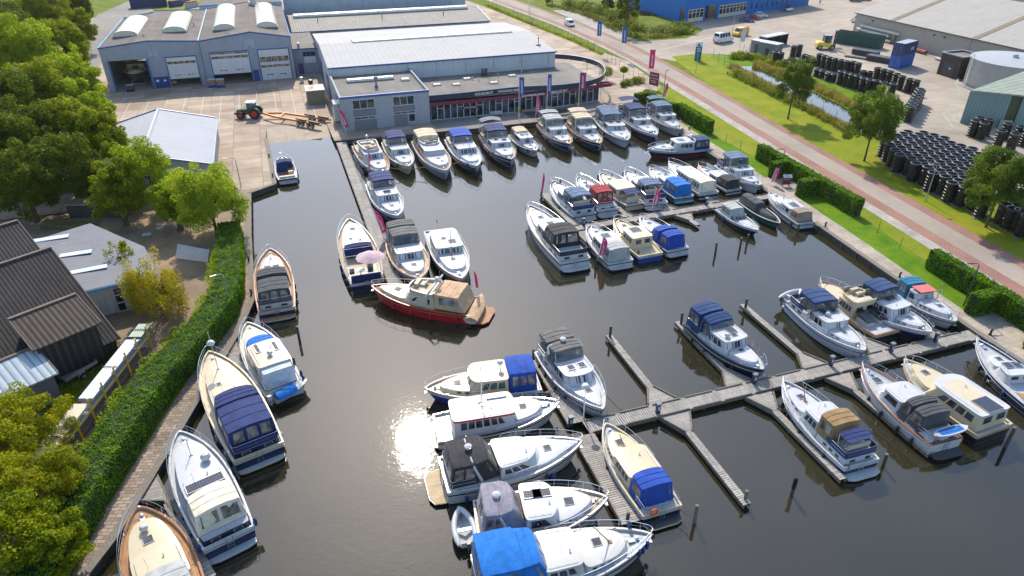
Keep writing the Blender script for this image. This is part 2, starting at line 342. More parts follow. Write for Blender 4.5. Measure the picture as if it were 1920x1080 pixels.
nt.links.new(ramp(nt, n3.outputs['Fac'], [(.35, (.020, .0185, .008)), (.65, (.030, .027, .012))]), p.inputs['Base Color'])
nt.links.new(p.outputs[0], out.inputs[0]); M_WATER = m
w = MB(); w.add([(-60, -60, 0), (75, -60, 0), (75, 125, 0), (-60, 125, 0)], [(0, 1, 2, 3)])
tag(w.build('water', M_WATER, smooth=0), kind='structure')
# ---- land: one sheet with the basin cut out
def PX(*a, z=LAND): return [tuple(P(x, y, z)[:2]) for x, y in a]
ql = PX((160, 1077), (212, 1010), (310, 850), (375, 740), (445, 625), (474, 560), (467, 442), (467, 362), (515, 345))
BASIN = [(-24, -40)]+[tuple(q) for q in ql]+[(-3.3, 118.5), (-3.1, 124.6), (7.0, 124.6), (7.3, 113.6), (30, 112.6), (63.9, 112.9), (63.2, 101.5), (62.6, 89.7), (61.0, 62.8), (59.9, 48.9), (59.3, 38), (57.5, 0), (56, -40)]
def sheet(name, poly, z, mat, holes=(), kind='structure'):
 loops = [[Vector((p[0], p[1], 0)) for p in poly]]+[[Vector((p[0], p[1], 0)) for p in h] for h in holes]
 flat = [p for l in loops for p in l]; fs = []
 for t in tessellate_polygon(loops):
  A, B, C = (flat[i] for i in t); cr = (B.x-A.x)*(C.y-A.y)-(B.y-A.y)*(C.x-A.x)
  if abs(cr) > 1e-9: fs.append(t if cr > 0 else t[::-1])
 mb = MB(); mb.add([(q.x, q.y, z) for q in flat], fs); return tag(mb.build(name, mat, smooth=0), kind=kind)
sheet('ground', [(-3000, -60), (3000, -60), (3000, 4000), (-3000, 4000)], LAND, M_WILD, [BASIN])
# ---- paved and planted sheets
Z1, Z2, Z3, Z4 = LAND+.004, LAND+.008, LAND+.012, LAND+.016
sheet('left_bank_soil', [(-90, 20), (-19, 20), (-17.5, 38), (-12.5, 56), (-8.6, 65), (-8.3, 96), (-90, 96)], Z1, M_DIRT)
sheet('boatyard_paving', [(-70, 96.2)]+[tuple(ql[7]), tuple(ql[8])]+[(-3.3, 118.5), (-3.1, 124.6), (7.0, 124.6), (7.3, 113.6), (30, 112.6), (63.9, 112.9), (63.2, 101.5), (66.2, 101.5), (66.5, 118), (75, 127), (78.8, 150), (77, 162), (75.5, 170), (74, 190), (69, 240), (60, 300), (-48, 260), (-70, 200)], Z1, M_CONC)
ww = [(p[0]-2.0, p[1]-.3) for p in ql[:5]]+[(ql[5][0]-1.9, ql[5][1]), (ql[6][0]-2.2, ql[6][1]), (-8.6, 96.3)]
sheet('brick_walkway', [(-24, 20)]+[tuple(q) for q in ql[:8]]+ww[::-1]+[(-27, 20)], Z2, M_WALK)
sheet('quay_walkway', [(56, -40), (57.5, 0), (59.3, 38), (59.9, 48.9), (61.0, 62.8), (62.6, 89.7), (63.2, 101.5), (66.0, 101.5), (65.3, 90), (64.6, 82.6), (64.0, 68), (63.0, 56.8), (61.8, 45.8), (61.2, 39), (60.2, 20), (58.5, -40)], Z2, M_QWALK)
sheet('front_terrace', [(24.5, 112.8), (63.6, 112.9), (63.6, 118.9), (24.5, 118.9)], Z2, M_ASPH)
sheet('quay_lawn', [(58.5, -40), (60.2, 20), (61.2, 39), (61.8, 45.8), (63.0, 56.8), (64.0, 68), (64.6, 82.6), (65.3, 90), (66.0, 101.5), (68.2, 101.5), (67.5, 62), (65, 40), (62, -40)], Z1, M_LAWN)
sheet('verge_lawn', [(62, -40), (65, 40), (67.5, 62), (68.2, 101.5), (66.5, 118), (75, 127), (76.4, 126), (73.2, 94), (69.7, 60), (67.6, 41), (58, -60)], Z1, M_VERGE)
for s in (0, 1):
 pc = [(64.6, 70.5, 67.6, 77.5), (60.9, 33.5, 64.5, 40)][s]
 sheet('hedge_bay_paving', [(pc[0]-1.2, pc[1]), (pc[2], pc[1]), (pc[2], pc[3]), (pc[0]-1.2, pc[3])], Z3, M_QWALK)
RD = [(-60, 58, 59.5, 61.4, 64.6, 66.3), (41, 67.6, 69.3, 71.1, 74.3, 76.0), (60, 69.7, 71.3, 73.1, 76.2, 77.8), (94, 73.2, 74.9, 76.7, 79.9, 81.3),
      (126, 76.4, 78.1, 80, 83.6, 85), (150, 79, 80, 81.8, 85.8, 87.2), (170, 79.6, 80.7, 82.5, 86.8, 88.2), (200, 79, 80, 82, 86.4, 88), (245, 74.8, 76.3, 78.1, 82.9, 84.3), (320, 66, 67.5, 69.5, 74, 76), (700, 10, 12, 14, 20, 22)]
def strip(a, b): return [(r[a], r[0]) for r in RD]+[(r[b], r[0]) for r in RD[::-1]]
sheet('road', strip(2, 5), Z2, M_ROAD); sheet('footpath', strip(1, 2), Z3, M_FOOT)
sheet('cycle_lane', strip(2, 3), Z3, M_RED); sheet('far_cycle_lane', strip(4, 5), Z3, M_RED)
sheet('right_verge', [(r[5]+.0, r[0]) for r in RD[:5]]+[(89.7, 146), (91, 151), (99.1, 151.9), (104, 147), (100, 130), (95, 100), (92, 84), (90.5, 68), (88.5, 58), (87, 20), (80, -60)], Z1, M_VERGE)
sheet('ditch_bank', [(100, 148), (110.9, 144.8), (112, 130.3), (114.4, 110.5), (111.6, 99.4), (103.9, 91.6), (94.5, 91.2), (96, 110), (99, 130)], Z2, M_LAWN)
sheet('ditch_water', [(91.5, 89.5), (97.3, 91.5), (100.6, 104), (103.0, 120), (103.5, 136), (100.5, 137), (97.0, 118), (94, 102)], Z3, M_WATER)
sheet('works_yard', [(89.3, -60), (89.4, 40), (89.2, 58), (91, 70), (93.2, 86), (95, 91), (103.9, 91.6), (111.6, 99.4), (114.4, 110.5), (112, 130.3), (110.9, 144.8), (99.1, 151.9), (91, 151), (89.7, 146), (87.4, 150), (88.5, 172), (92, 169), (106, 169), (116, 177), (119, 189), (119, 235), (500, 600), (900, 300), (900, -60)], Z1, M_RYARD)
sheet('cross_path', [(88.3, 173), (92.5, 171.5), (94.5, 209), (91.5, 222), (88, 222)], Z3, M_FOOT)
sheet('far_left_road', [(-48, 150), (-38, 150), (-38, 250), (-10, 400), (-22, 400), (-50, 260)], Z2, M_ASPH)
sheet('far_left_grass', [(-37.8, 195), (-30, 205), (-26, 250), (-12, 330), (-16, 350), (-37.5, 250)], Z3, M_VERGE)
# slipway
sl_ = MB(); sl_.add([(-3.3, 112, -.6), (7.3, 112, -.6), (7.2, 124.6, .7), (-3.1, 124.6, .7)], [(0, 1, 2, 3)])
tag(sl_.build('slipway', slabs('slipway_concrete', (.28, .22, .16), (.2, .16, .12), 3, 3, .03, .7, .1, 0., None, 0, .4, .8), smooth=0), kind='structure')
# road paint and yard lines
PAINTW = paint('road_marking', (.52, .52, .48), .8, var=.2, vs=5., dirt=.5); PAINTG = paint('green_marking', (.25, .45, .34), .8, var=.25, vs=5.)
mk = MB()
def line(mb, p, q, w=.12, z=Z4):
 p = Vector(p[:2]); q = Vector(q[:2]); d = (q-p).normalized(); n = Vector((-d.y, d.x))*w/2
 mb.add([(*(p-n), z), (*(q-n), z), (*(q+n), z), (*(p+n), z)], [(0, 1, 2, 3)])
for i in range(14):
 x = -34+i*3.3; line(mk, (x, 128+(i % 3)), (x, 150), .09)
for y in (130, 135, 140, 145, 150): line(mk, (-40, y), (5, y), .07)
for i in range(9): line(mk, (62+i*1.3, 128+i*6.5), (69+i*.9, 126+i*6.5), .1)
for a, b in (((1395, 47), (1460, 36)), ((1530, 33), (1610, 22)), ((1537, 48), (1600, 33)), ((1540, 60), (1600, 45)), ((1350, 66), (1225, 97))): line(mk, P(*a), P(*b), .2)
tag(mk.build('yard_markings', PAINTW, smooth=0), kind='structure')
mk = MB()
for a, b in (((1768, 212), (1808, 198)), ((1768, 213), (1787, 240)), ((1785, 217), (1803, 210)), ((1785, 217), (1795, 230)), ((1732, 128), (1756, 121)), ((1790, 152), (1800, 172))): line(mk, P(*a), P(*b), .14)
tag(mk.build('green_markings', PAINTG, smooth=0), kind='structure')
# ---- quay walls
def quaywall(label, pts, off=.22, post=2.4, zt=.80):
 t = thing('quay_wall', label, 'quay wall', (pts[0][0], pts[0][1], 0), 0)
 a = MB(); c = MB(); k = MB()
 for p, q in zip(pts, pts[1:]):
  a.obox(p, q, off*2, -1.2, LAND-.03); c.obox(p, q, off*2+.14, LAND-.02, zt)
  L = hypot(q[0]-p[0], q[1]-p[1]); n = int(L/post); d = ((q[0]-p[0])/L, (q[1]-p[1])/L)
  for i in range(n):
   s = (i+.5)*post; x, y = p[0]+d[0]*s, p[1]+d[1]*s
   k.obox((x-d[0]*.1-d[1]*0, y-d[1]*.1), (x+d[0]*.1, y+d[1]*.1), off*2+.2, -1.2, LAND-.12)
 a.build('facing', M_QWALL, t, W=True); c.build('capping_beam', M_TIMB, t, W=True); k.build('timber_post', M_PILE, t, W=True)
quaywall('dark timber quay wall along the brick walkway on the left bank', [BASIN[i] for i in range(0, 9)])
quaywall('short quay wall closing the concrete platform beside the tree', [BASIN[8], BASIN[9]])
quaywall('quay wall beside the concrete platform and slipway', [BASIN[9], BASIN[10]])
quaywall('quay wall in front of the grey office and showroom', [BASIN[13], BASIN[14], BASIN[15]])
quaywall('long straight timber quay wall along the lawn on the right', BASIN[15:])
# ---- jetties
def jetty(label, p, q, w, z=.55, group=None, piles=(), root=None, across=True, name='jetty'):
 p = Vector(p[:2]); q = Vector(q[:2]); L = (q-p).length; ang = atan2(q.y-p.y, q.x-p.x)
 t = thing(name, label, 'jetty', (p.x, p.y, 0), ang, group)
 d = MB(); s = 0.; k = 0; pw = .19
 while s < L-.02:
  jit = random.uniform(-.012, .012)
  ww = w/2
  if root and s > L-root[0]: ww = w/2+(root[1]-w/2)*((s-(L-root[0]))/root[0])
  if root and len(root) > 2 and s > L-root[0] and root[2]: pass
  d.box(s+.008, min(L, s+pw), -ww+jit, ww+jit, z-.05, z+random.uniform(-.004, .004)); s += pw+.012; k += 1
 d.build('decking', M_DOCK, t, smooth=0)
 b = MB()
 if root:
  r0 = L-root[0]
  for sg in (-1, 1):
   b.box(0, r0, sg*(w/2-.06)-.05, sg*(w/2-.06)+.05, z-.34, z-.052)
   b.obox((r0, sg*(w/2-.06)), (L, sg*(root[1]-.06)), .1, z-.34, z-.052)
   b.obox((r0+.1, sg*(w/2-.04)), (L-.2, sg*(root[1]-.04)), .09, z+.01, z+.14)
 else:
  for sg in (-1, 1): b.box(0, L, sg*(w/2-.06)-.05, sg*(w/2-.06)+.05, z-.34, z-.052)
 if w > 1.1:
  for sg in (-1, 1):
   s = .3
   while s < L-3: b.box(s, s+2.6, sg*(w/2-.03)-.05, sg*(w/2-.03)+.05, z+.012, z+.1); s += 3.
 b.build('side_beam', M_TIMB, t, smooth=0)
 s = 1.2
 while s < L:
  for sg in (-1, 1):
   pl = MB(); pl.lathe([(.11, -1.5), (.11, z-.06)], (s, sg*(w/2-.12), 0), 8); pl.build('pile', M_PILE, t)
  s += 4.6
 return t
def mooring_pile(label, x, y, h, r=.13, cap=False, lean=0., col=None, group='mooring piles standing in the basin'):
 t = thing('mooring_pile', label, 'mooring pile', (x, y, 0), 0, None)
 a = MB(); a.tube([(-lean*.5, 0, -1.5), (0, 0, 0), (lean, 0, h)], [r*1.05, r, r*.95], 10); a.build('post', col or M_PILE, t)
 b = MB(); b.lathe([(r*1.02, h-.02), (r*1.02, h+.03), (r*.6, h+.07)], (lean, 0, 0), 10); b.build('post_cap', BLACKP if cap else M_TIMB, t)
 if cap: c = MB(); c.lathe([(r*1.25, h*.45), (r*1.2, h+.1), (r*.7, h+.16)], (lean*.8, 0, 0), 10); c.build('collar', BLACKP, t)
 return t
def pedestal(x, y, z, label, h=1.0):
 t = thing('power_pedestal', label, 'power pedestal', (x, y, z), 0)
 a = MB(); a.box(-.16, .16, -.13, .13, 0, h*.86); a.build('body', DARKBL, t)
 a = MB(); a.prism([(-.2, -.17), (.2, -.17), (.2, .17), (-.2, .17)], h*.86, h); a.build('lid', GREYP, t)
 a = MB(); a.box(-.1, .1, -.142, -.131, h*.35, h*.7); a.build('socket_panel', WHITE, t)
DARKBL = paint('dark_blue_paint', (.015, .035, .085), .4)
# left jetty
jetty('long narrow grey jetty running from the slipway down to the red yacht', (8.25, 112.9), (8.45, 63.6), 1.55, .6)
# middle jetty
jetty('grey walkway of the middle jetty reaching to the right quay', (31.0, 71.0), (61.3, 71.9), 1.5, .55)
jetty('finger pier between the big white cruiser and the blue topped cruiser', (32.4, 71.9), (32.3, 82.6), 1.3, .55, 'finger piers of the middle jetty')
jetty('finger pier ending behind the pink banner on the middle jetty', (32.4, 61.2), (32.4, 70.1), 1.35, .55, 'finger piers of the middle jetty')
for x, y0, y1, lb in ((39.9, 79, 71.9, 'short finger pier beside the cream boat with blue awning'), (46.2, 79.5, 72.2, 'short finger pier beside the turquoise hulled boat'), (53, 80, 72.4, 'short finger pier beside the boat with black rear cover')):
 jetty(lb, (x, y0), (x, y1), .7, .5, 'finger piers of the middle jetty', root=(1.6, 1.1))
jetty('stubby pointed finger pier sticking out below the middle walkway', (47.0, 67.2), (46.8, 70.7), .7, .5, 'finger piers of the middle jetty', root=(2.2, 1.3))
# right jetty
jetty('long grey plank walkway of the right jetty crossing to the quay', (18.7, 37.5), (59.6, 37.7), 1.45, .55)
jetty('wide plank pier between the two rows of moored yachts at the bottom', (18.0, 27.9), (18.2, 36.75), 1.75, .55, 'finger piers of the right jetty')
jetty('plank pier running up beside the white flybridge cruiser with grey canopy', (18.4, 47.1), (18.3, 38.25), 1.6, .55, 'finger piers of the right jetty')
FG = 'finger piers of the right jetty'
for x, y0, y1, lb in ((26.0, 48.7, 38.25, 'narrow empty finger pier left of the navy hulled cruiser'), (33.4, 48.7, 38.25, 'narrow finger pier alongside the navy hulled cruiser'), (41.3, 49.4, 38.25, 'narrow empty finger pier right of the navy hulled cruiser'),
                      (26.2, 26.8, 36.75, 'narrow empty finger pier below the walkway with a single post at its tip'), (34.2, 26.6, 36.75, 'narrow finger pier alongside the white cruiser with ochre and blue awning'),
                      (42.3, 26.6, 36.75, 'narrow finger pier alongside the cruiser carrying a blue paddleboard'), (48.6, 45.5, 38.25, 'short finger pier behind the open flybridge boat'), (55.2, 44.5, 38.25, 'short finger pier beside the small boat with red roof')):
 jetty(lb, (x, y0), (x, y1), .62, .5, FG, root=(2.3, 1.35))
MP = [(1302, 980, 947, 'weathered mooring pile below the stern with the orange lifebuoy', 0), (1484, 928, 896, 'mooring pile with a black cap alone in open water', 1), (1655, 876, 848, 'leaning mooring pile right of the cruiser with ochre awning', 0),
      (1395, 945, 920, 'pale mooring pile at the tip of the empty lower finger', 0), (1143, 640, 612, 'mooring pile at the tip of the upper left finger', 0), (1276, 615, 586, 'mooring pile at the tip of the finger by the navy hull', 0),
      (1396, 585, 560, 'mooring pile at the tip of the upper right finger', 0), (1341, 477, 455, 'mooring pile in open water, leftmost of the three below the bowrider', 0), (1387, 467, 446, 'mooring pile in open water, middle of the three below the bowrider', 0),
      (1400, 458, 440, 'mooring pile in the bow shadow of the open bowrider', 0), (1117, 500, 478, 'mooring pile at the tip of the pier with the pink banner', 0), (1000, 672, 655, 'black mooring pile at the head of the wide pier', 0), (1175, 985, 962, 'mooring pile at the foot of the wide plank pier', 0),
      (1745, 850, 822, 'mooring pile at the tip of the finger by the paddleboard cruiser', 0), (1583, 893, 872, 'mooring pile at the stern of the cruiser with ochre awning', 0), (1885, 838, 795, 'mooring pile behind the stern of the long cream yacht', 0),
      (1830, 832, 812, 'mooring pile with rope beside the stern of the cream yacht', 0), (1015, 372, 356, 'mooring pile carrying the slim pink banner', 0), (562, 640, 612, 'mooring pile between the teak decked boat and the white boat', 0), (556, 700, 670, 'mooring pile beside the white canvas cabin', 0),
      (1195, 488, 470, 'mooring pile between the white cruiser and the cream cruiser', 0), (1250, 475, 462, 'mooring pile between the cream cruiser and the blue canopy boat', 0), (1494, 440, 420, 'mooring pile at the stern of the boat with the paddleboard', 0)]
for x, y, yt, lb, cp in MP:
 b = P(x, y, 0); lo = 0.
 for h in np.arange(.2, 3.2, .05):
  q = P(x, yt, h)
  if q.y < b.y+.0: lo = h
  else: lo = h
  d = hypot(q.x-b.x, q.y-b.y)
  if h == .2 or d < best: best = d; hh = h
 mooring_pile(lb, b.x, b.y, float(hh), .13, bool(cp), random.uniform(-.05, .05), M_TIMB if x in (1395, 1302) else None)
for x, y, z, lb in ((24.9, 37.2, .6, 'blue power pedestal at the root of the upper left finger'), (17.6, 38.0, .6, 'blue power pedestal where the wide pier meets the walkway'), (34.6, 38.0, .6, 'blue power pedestal near the navy hulled cruiser'),
                 (42.6, 38.0, .6, 'blue power pedestal at the root of the upper right finger'), (33.3, 71.4, .6, 'blue power pedestal on the middle walkway by the red canopy boat'), (51.2, 72.0, .6, 'blue power pedestal on the middle walkway by the black cover boat'), (49.2, 37.9, .6, 'blue power pedestal under the bow of the long cream yacht'), (54.4, 37.9, .6, 'blue power pedestal behind the small red roofed boat')):
 pedestal(x, y, z, lb)
# decks on the left bank
def deck_triangle(label, pts):
 t = thing('corner_deck', label, 'deck', (pts[0][0], pts[0][1], 0))
 a = MB(); a.prism(pts, .45, .60); a.build('decking', M_DOCKY, t, 0, W=True)
 b = MB()
 for p, q in zip(pts, pts[1:]+pts[:1]): b.obox(p, q, .12, .25, .64)
 b.build('side_beam', M_TIMB, t, 0, W=True)
deck_triangle('triangular plank deck beside the teak decked boat at the bottom left', PX((250, 938), (290, 880), (330, 965), (308, 938), z=.6))
jetty('narrow pier between the two large boats at the bottom left', PX((392, 1085), z=.6)[0], PX((318, 940), z=.6)[0], .85, .6)
deck_triangle('triangular plank deck under the bow of the cream decked boat', PX((415, 700), (443, 640), (470, 690), (455, 745), z=.6))
jetty('narrow pier between the white canvas boat and the cream decked boat', PX((520, 830), z=.6)[0], PX((458, 700), z=.6)[0], .55, .55)
# ================================================================== BOATS
class Blk:
 """tapered, rounded, crowned deckhouse volume in boat space (x forward, y to port)"""
 def __init__(s, x0, x1, w0, w1, z0, z1, zf=None, rf=.2, rb=.05, tum=.08, crown=.06, bulge=.0, r=.15, z0f=None, p=1.5):
  s.x0, s.x1, s.w0, s.w1, s.z0, s.z1 = x0, x1, w0, w1, z0, z1
  s.zf = z1 if zf is None else zf; s.rf, s.rb, s.tum, s.crown, s.bulge, s.r, s.p = rf, rb, tum, crown, bulge, r, p
  s.z0f = z0 if z0f is None else z0f
 def pt(s, u, v, h, out=0.):
  X0 = s.x0+s.rb*h; X1 = s.x1-s.rf*h; w = s.w0+(s.w1-s.w0)*max(u, 0)**s.p-s.tum*h
  av = abs(v)
  x = X0+(X1-X0)*u+s.bulge*(1-v*v)*u**3-s.r*av**8*u**3*.6+s.r*av**8*(1-u)**3*.6
  e = max(0, 1-(1-u)/.12)**2*.5+max(0, 1-u/.12)**2*.5
  y = v*(w+out-s.r*e*.6)
  zb = s.z0+(s.z0f-s.z0)*u; zt = s.z1+(s.zf-s.z1)*u+s.crown*(1-v*v)
  return Vector((x, y, zb+(zt-zb)*h))
 US = (0, .04, .1, .25, .4, .55, .7, .82, .9, .96, 1); VS = (-1, -.92, -.75, -.45, 0, .45, .75, .92, 1)
 def loop(s, h, out=0.):
  US, VS = s.US, s.VS
  return [s.pt(u, -1, h, out) for u in US[:-1]]+[s.pt(1, v, h, out) for v in VS[:-1]]+[s.pt(u, 1, h, out) for u in US[:0:-1]]+[s.pt(0, v, h, out) for v in VS[:0:-1]]
 def walls(s, mb, mi=0, h0=0., h1=1.): mb.loft([s.loop(h0), s.loop(h1)], mi, False)
 def top(s, mb, mi=0, h=1., dz=0., noise=0.):
  US, VS = s.US, s.VS; n = len(VS)
  vs = [s.pt(u, v, h)+Vector((0, 0, dz+(random.uniform(-noise, noise) if noise else 0))) for u in US for v in VS]
  mb.add(vs, [(i*n+j, (i+1)*n+j, (i+1)*n+j+1, i*n+j+1) for i in range(len(US)-1) for j in range(n-1)], mi)
 def solid(s, mb, mi=0, topmi=None, noise=0.):
  s.walls(mb, mi); s.top(mb, mi if topmi is None else topmi, noise=noise)
 def slabpart(s, mb, th=.06, mi=0):
  lo = [p-Vector((0, 0, th)) for p in s.loop(1)]; hi = s.loop(1); mb.loft([lo, hi], mi, False); s.top(mb, mi); s.top(mb, mi, dz=-th)
 def side(s, sg, u0, u1, h0, h1, slant=0.): return [s.pt(u0, sg, h0), s.pt(u1, sg, h0), s.pt(u1-slant, sg, h1), s.pt(u0, sg, h1)]
 def front(s, v0, v1, h0, h1): return [s.pt(1, v0, h0), s.pt(1, v1, h0), s.pt(1, v1, h1), s.pt(1, v0, h1)]
 def back(s, v0, v1, h0, h1): return [s.pt(0, v0, h0), s.pt(0, v1, h0), s.pt(0, v1, h1), s.pt(0, v0, h1)]
def pane(parent, q, glass, frame, fw=.045, name='window', cen=None, th=.012):
 """one window: a frame standing proud of the wall with its glass set in it"""
 q = [Vector(p) for p in q]; n = (q[2]-q[0]).cross(q[3]-q[1])
 if n.length < 1e-6: return None
 n.normalize(); c = sum(q, Vector())/4
 ref = (c-Vector(cen)) if cen is not None else c
 if n.dot(ref) < 0: n = -n
 m = MB(); inner = []
 for p in q:
  d = (c-p); L = d.length; inner.append(p+d*(min(.4, fw*.9/max(L, .01))))
 F = [p+n*th*1.2 for p in q]; I = [p+n*th*1.2 for p in inner]; G = [p+n*th*.7 for p in inner]; B = [p-n*.02 for p in q]
 m.add(F+I+G+B, [(0, 1, 5, 4), (1, 2, 6, 5), (2, 3, 7, 6), (3, 0, 4, 7), (12, 13, 1, 0), (13, 14, 2, 1), (14, 15, 3, 2), (15, 12, 0, 3)], 1)
 m.add(G, [(0, 1, 2, 3)], 0)
 return m.build(name, [glass, frame], parent, smooth=0)
def hb(t, B, st=.86, fine=2.3, mid=.42):
 if t < mid: return B/2*(st+(1-st)*sin(max(t, 0)/mid*pi/2))
 s = min(1, (t-mid)/(1-mid)); return B/2*max(0., 1-s**fine)**.8
def boat(label, bow, stern, B=None, hull='ww', dk='G', cap=None, F=.95, Fb=1.65, st=.86, fine=2.3, group=None, L=None, cat='motor yacht', name='motor_yacht',
         aft=None, house=None, trunk=None, can=None, bim=None, rail=(.42, 1.), railh=.62, plat=.0, ladder=False, mast=None, dome=None, arch=None,
         solar=(), hatch=(), fend=(), fcol='b', flag=None, stripe=None, boot=None, rub=None, coam=None, bul=.16, seats=True, cabc='W', roofc=None, raked=.9,
         lettering=None, fly=None, davit=False, aftc=None, wnd=None, extra=None, screen=None, teakroof=False, anchor=True, platm=None, bowclut=True):
 bp = P(bow[0], bow[1], bow[2]); sp = P(stern[0], stern[1], stern[2]); d = (bp-sp); d.z = 0
 ang = atan2(d.y, d.x)
 if L is None: L = d.length
 else: sp = bp-d.normalized()*L
 if B is None: B = .18*L+1.7
 t = thing(name, label, cat, (sp.x, sp.y, 0), ang, group)
 HC = dict(w=WHITE, c=CREAM, n=NAVY, k=BLACKP, b=BLUEP, t=TEALP, r=REDP, g=GREYP, o=OFFW, e=GREENP, d=DARKG)
 DK = dict(G=GREYW, W=OFFW, C=CREAM, T=TEAK, L=TEAKL, D=DARKG)
 CB = dict(W=WHITE, C=CREAM, O=OFFW, G=GREYP, N=NAVY, D=DARKG)
 hm, um = HC[hull[0]], HC[hull[1]]; bm = HC[boot] if boot else (BLACKP if hull[0] in 'wcot' else REDP if boot == 'r' else DARKG)
 zs = lambda u: F+(Fb-F)*max(0, u)**2.0
 y_ = lambda u: hb(u, B, st, fine)
 TS = [0, .06, .14, .24, .34, .42, .5, .58, .66, .74, .81, .87, .92, .955, .98, 1.]
 def shell(u, z):
  top = zs(u); h = max(0, min(1, (z+.3)/(top+.3))); fl = .10+.42*u**2.2
  b = y_(u)*(1-fl*(1-h)**1.3); x = L*u-raked*(1-h)**1.1*u**6*1.0
  return x, b
 def ring(u):
  top = zs(u); zz = [-.3, .10, .10+(top-.10)*.35, .10+(top-.10)*.78, top-.0]
  R = []
  for z in zz: x, b = shell(u, z); R.append((x, b, z))
  return R
 rings = []
 for u in TS:
  r = ring(u); rings.append([Vector((x, -b, z)) for x, b, z in r[::-1]]+[Vector((x, b, z)) for x, b, z in r])
 m = MB(); n = len(rings[0])
 band = [2, 1, 1, 0] if hull[0] != hull[1] else [1, 1, 1, 0]   # from the keel upward: boot, topsides, topsides, upper strake
 cols = [2, hull[0], hull[0], hull[1]]
 order = [3, 2, 1, 0, 4, 0, 1, 2, 3]
 for k in range(len(rings)-1):
  for i in range(n-1):
   lv = order[i]; mi = {0: 2, 1: 0, 2: 0, 3: 1, 4: 2}[lv]
   o = len(m.v); m.add([rings[k][i], rings[k+1][i], rings[k+1][i+1], rings[k][i+1]], [(0, 1, 2, 3)], mi)
 o = rings[0]
 for i in range(4): m.add([o[i], o[i+1], o[n-2-i], o[n-1-i]], [(0, 1, 2, 3)], {0: 1, 1: 0, 2: 0, 3: 2}[i])
 inn = lambda u: max(.0, y_(u)-.09)
 for a, b in zip(TS, TS[1:]):
  for sg in (-1, 1):
   m.add([(L*a-(.0 if a < 1 else .1), sg*inn(a), zs(a)), (L*b-(.12*b if b == 1 else 0), sg*inn(b), zs(b)), (L*b-(.12*b if b == 1 else 0), sg*inn(b), zs(b)-bul), (L*a, sg*inn(a), zs(a)-bul)], [(0, 1, 2, 3) if sg > 0 else (3, 2, 1, 0)], 1)
 m.add([(.07, -inn(0), zs(0)), (.07, inn(0), zs(0)), (.07, inn(0), zs(0)-bul), (.07, -inn(0), zs(0)-bul)], [(3, 2, 1, 0)], 1)
 hull_o = m.build('hull', [hm, um, bm], t, smooth=0)
 bmx = bmesh.new(); bmx.from_mesh(hull_o.data); bmesh.ops.remove_doubles(bmx, verts=bmx.verts, dist=.0008); bmesh.ops.recalc_face_normals(bmx, faces=bmx.faces)
 bmx.to_mesh(hull_o.data); bmx.free(); hull_o.data.polygons.foreach_set('use_smooth', [True]*len(hull_o.data.polygons)); hull_o.data.set_sharp_from_angle(angle=radians(38))
 m = MB(); V = (-1, -.5, 0, .5, 1); vs = []
 for u in TS: vs += [(min(L*u, L-.13), v*(inn(u)+.005), zs(u)-bul+.03*(1-v*v)) for v in V]
 m.add(vs, [(i*5+j, (i+1)*5+j, (i+1)*5+j+1, i*5+j+1) for i in range(len(TS)-1) for j in range(4)])
 m.build('deck', DK[dk], t)
 m = MB(); cm = {'T': WOOD, 'W': WHITE, 'C': CREAM, 'N': NAVY, 'K': BLACKP, 'B': BLUEP, 'R': REDP, 'L': TEAKL, 'G': GREYW}[cap or 'W']
 for a, b in zip(TS, TS[1:]):
  for sg in (-1, 1):
   A, Bq = y_(a), y_(b)
   q = [(L*a, sg*(A+.035), zs(a)+.035), (L*b+(.04 if b == 1 else 0), sg*(Bq+.035), zs(b)+.035), (L*b-(.14 if b == 1 else 0), sg*max(.0, Bq-.11), zs(b)+.035), (L*a, sg*max(0, A-.11), zs(a)+.035)]
   m.loft([[Vector(p)-Vector((0, 0, .05)) for p in q], q] if sg > 0 else [[Vector(p)-Vector((0, 0, .05)) for p in q[::-1]], q[::-1]], 0)
 m.box(-.03, .1, -y_(0)-.03, y_(0)+.03, zs(0)-.015, zs(0)+.034)
 m.build('cap_rail', cm, t, smooth=0)
 rc = {'k': BLACKP, 'w': WHITE, 't': WOOD, 'n': NAVY, 'c': CREAM, 'r': REDP, 'b': BLUEP, 'l': TEAKL}[rub or ('w' if hull[0] in 'nkbrg' else 'k')]
 m = MB()
 for sg in (-1, 1):
  R = []
  for u in TS:
   z = zs(u)*.74; x, b = shell(u, z); R.append([(x, sg*(b-.01), z-.045), (x+.03*(u > .95), sg*(b+.05), z-.03), (x+.03*(u > .95), sg*(b+.05), z+.03), (x, sg*(b-.01), z+.045)])
  m.loft(R, 0)
 m.box(-.05, .0, -shell(0, zs(0)*.74)[1], shell(0, zs(0)*.74)[1], zs(0)*.74-.04, zs(0)*.74+.04)
 m.build('rub_rail', rc, t, smooth=0)
 if stripe:
  m = MB()
  for sg in (-1, 1):
   R = []
   for u in TS:
    z = .14+.05*u; x, b = shell(u, z); x2, b2 = shell(u, z+.05); R.append([(x, sg*(b+.006), z), (x2, sg*(b2+.006), z+.05)])
   m.loft(R, 0, False, False)
  m.build('waterline_stripe', HC[stripe], t, smooth=0)
 dz = lambda u: zs(u)-bul
 cab = CB[cabc]; rfm = CB[roofc] if roofc else cab
 FRM = cab if cabc in 'WO' else WHITE
 top_of = {}
 def hatch_at(x, y, z, sx=.5, sy=.5, mat=HATCHM, nm='hatch', tilt=0.):
  m = MB(); m.box(x-sx/2-.05, x+sx/2+.05, y-sy/2-.05, y+sy/2+.05, z-.03, z+.035, 1)
  m.box(x-sx/2, x+sx/2, y-sy/2, y+sy/2, z+.034, z+.05, 0); m.build(nm, [mat, GREYW if nm == 'hatch' else GALV], t, smooth=0)
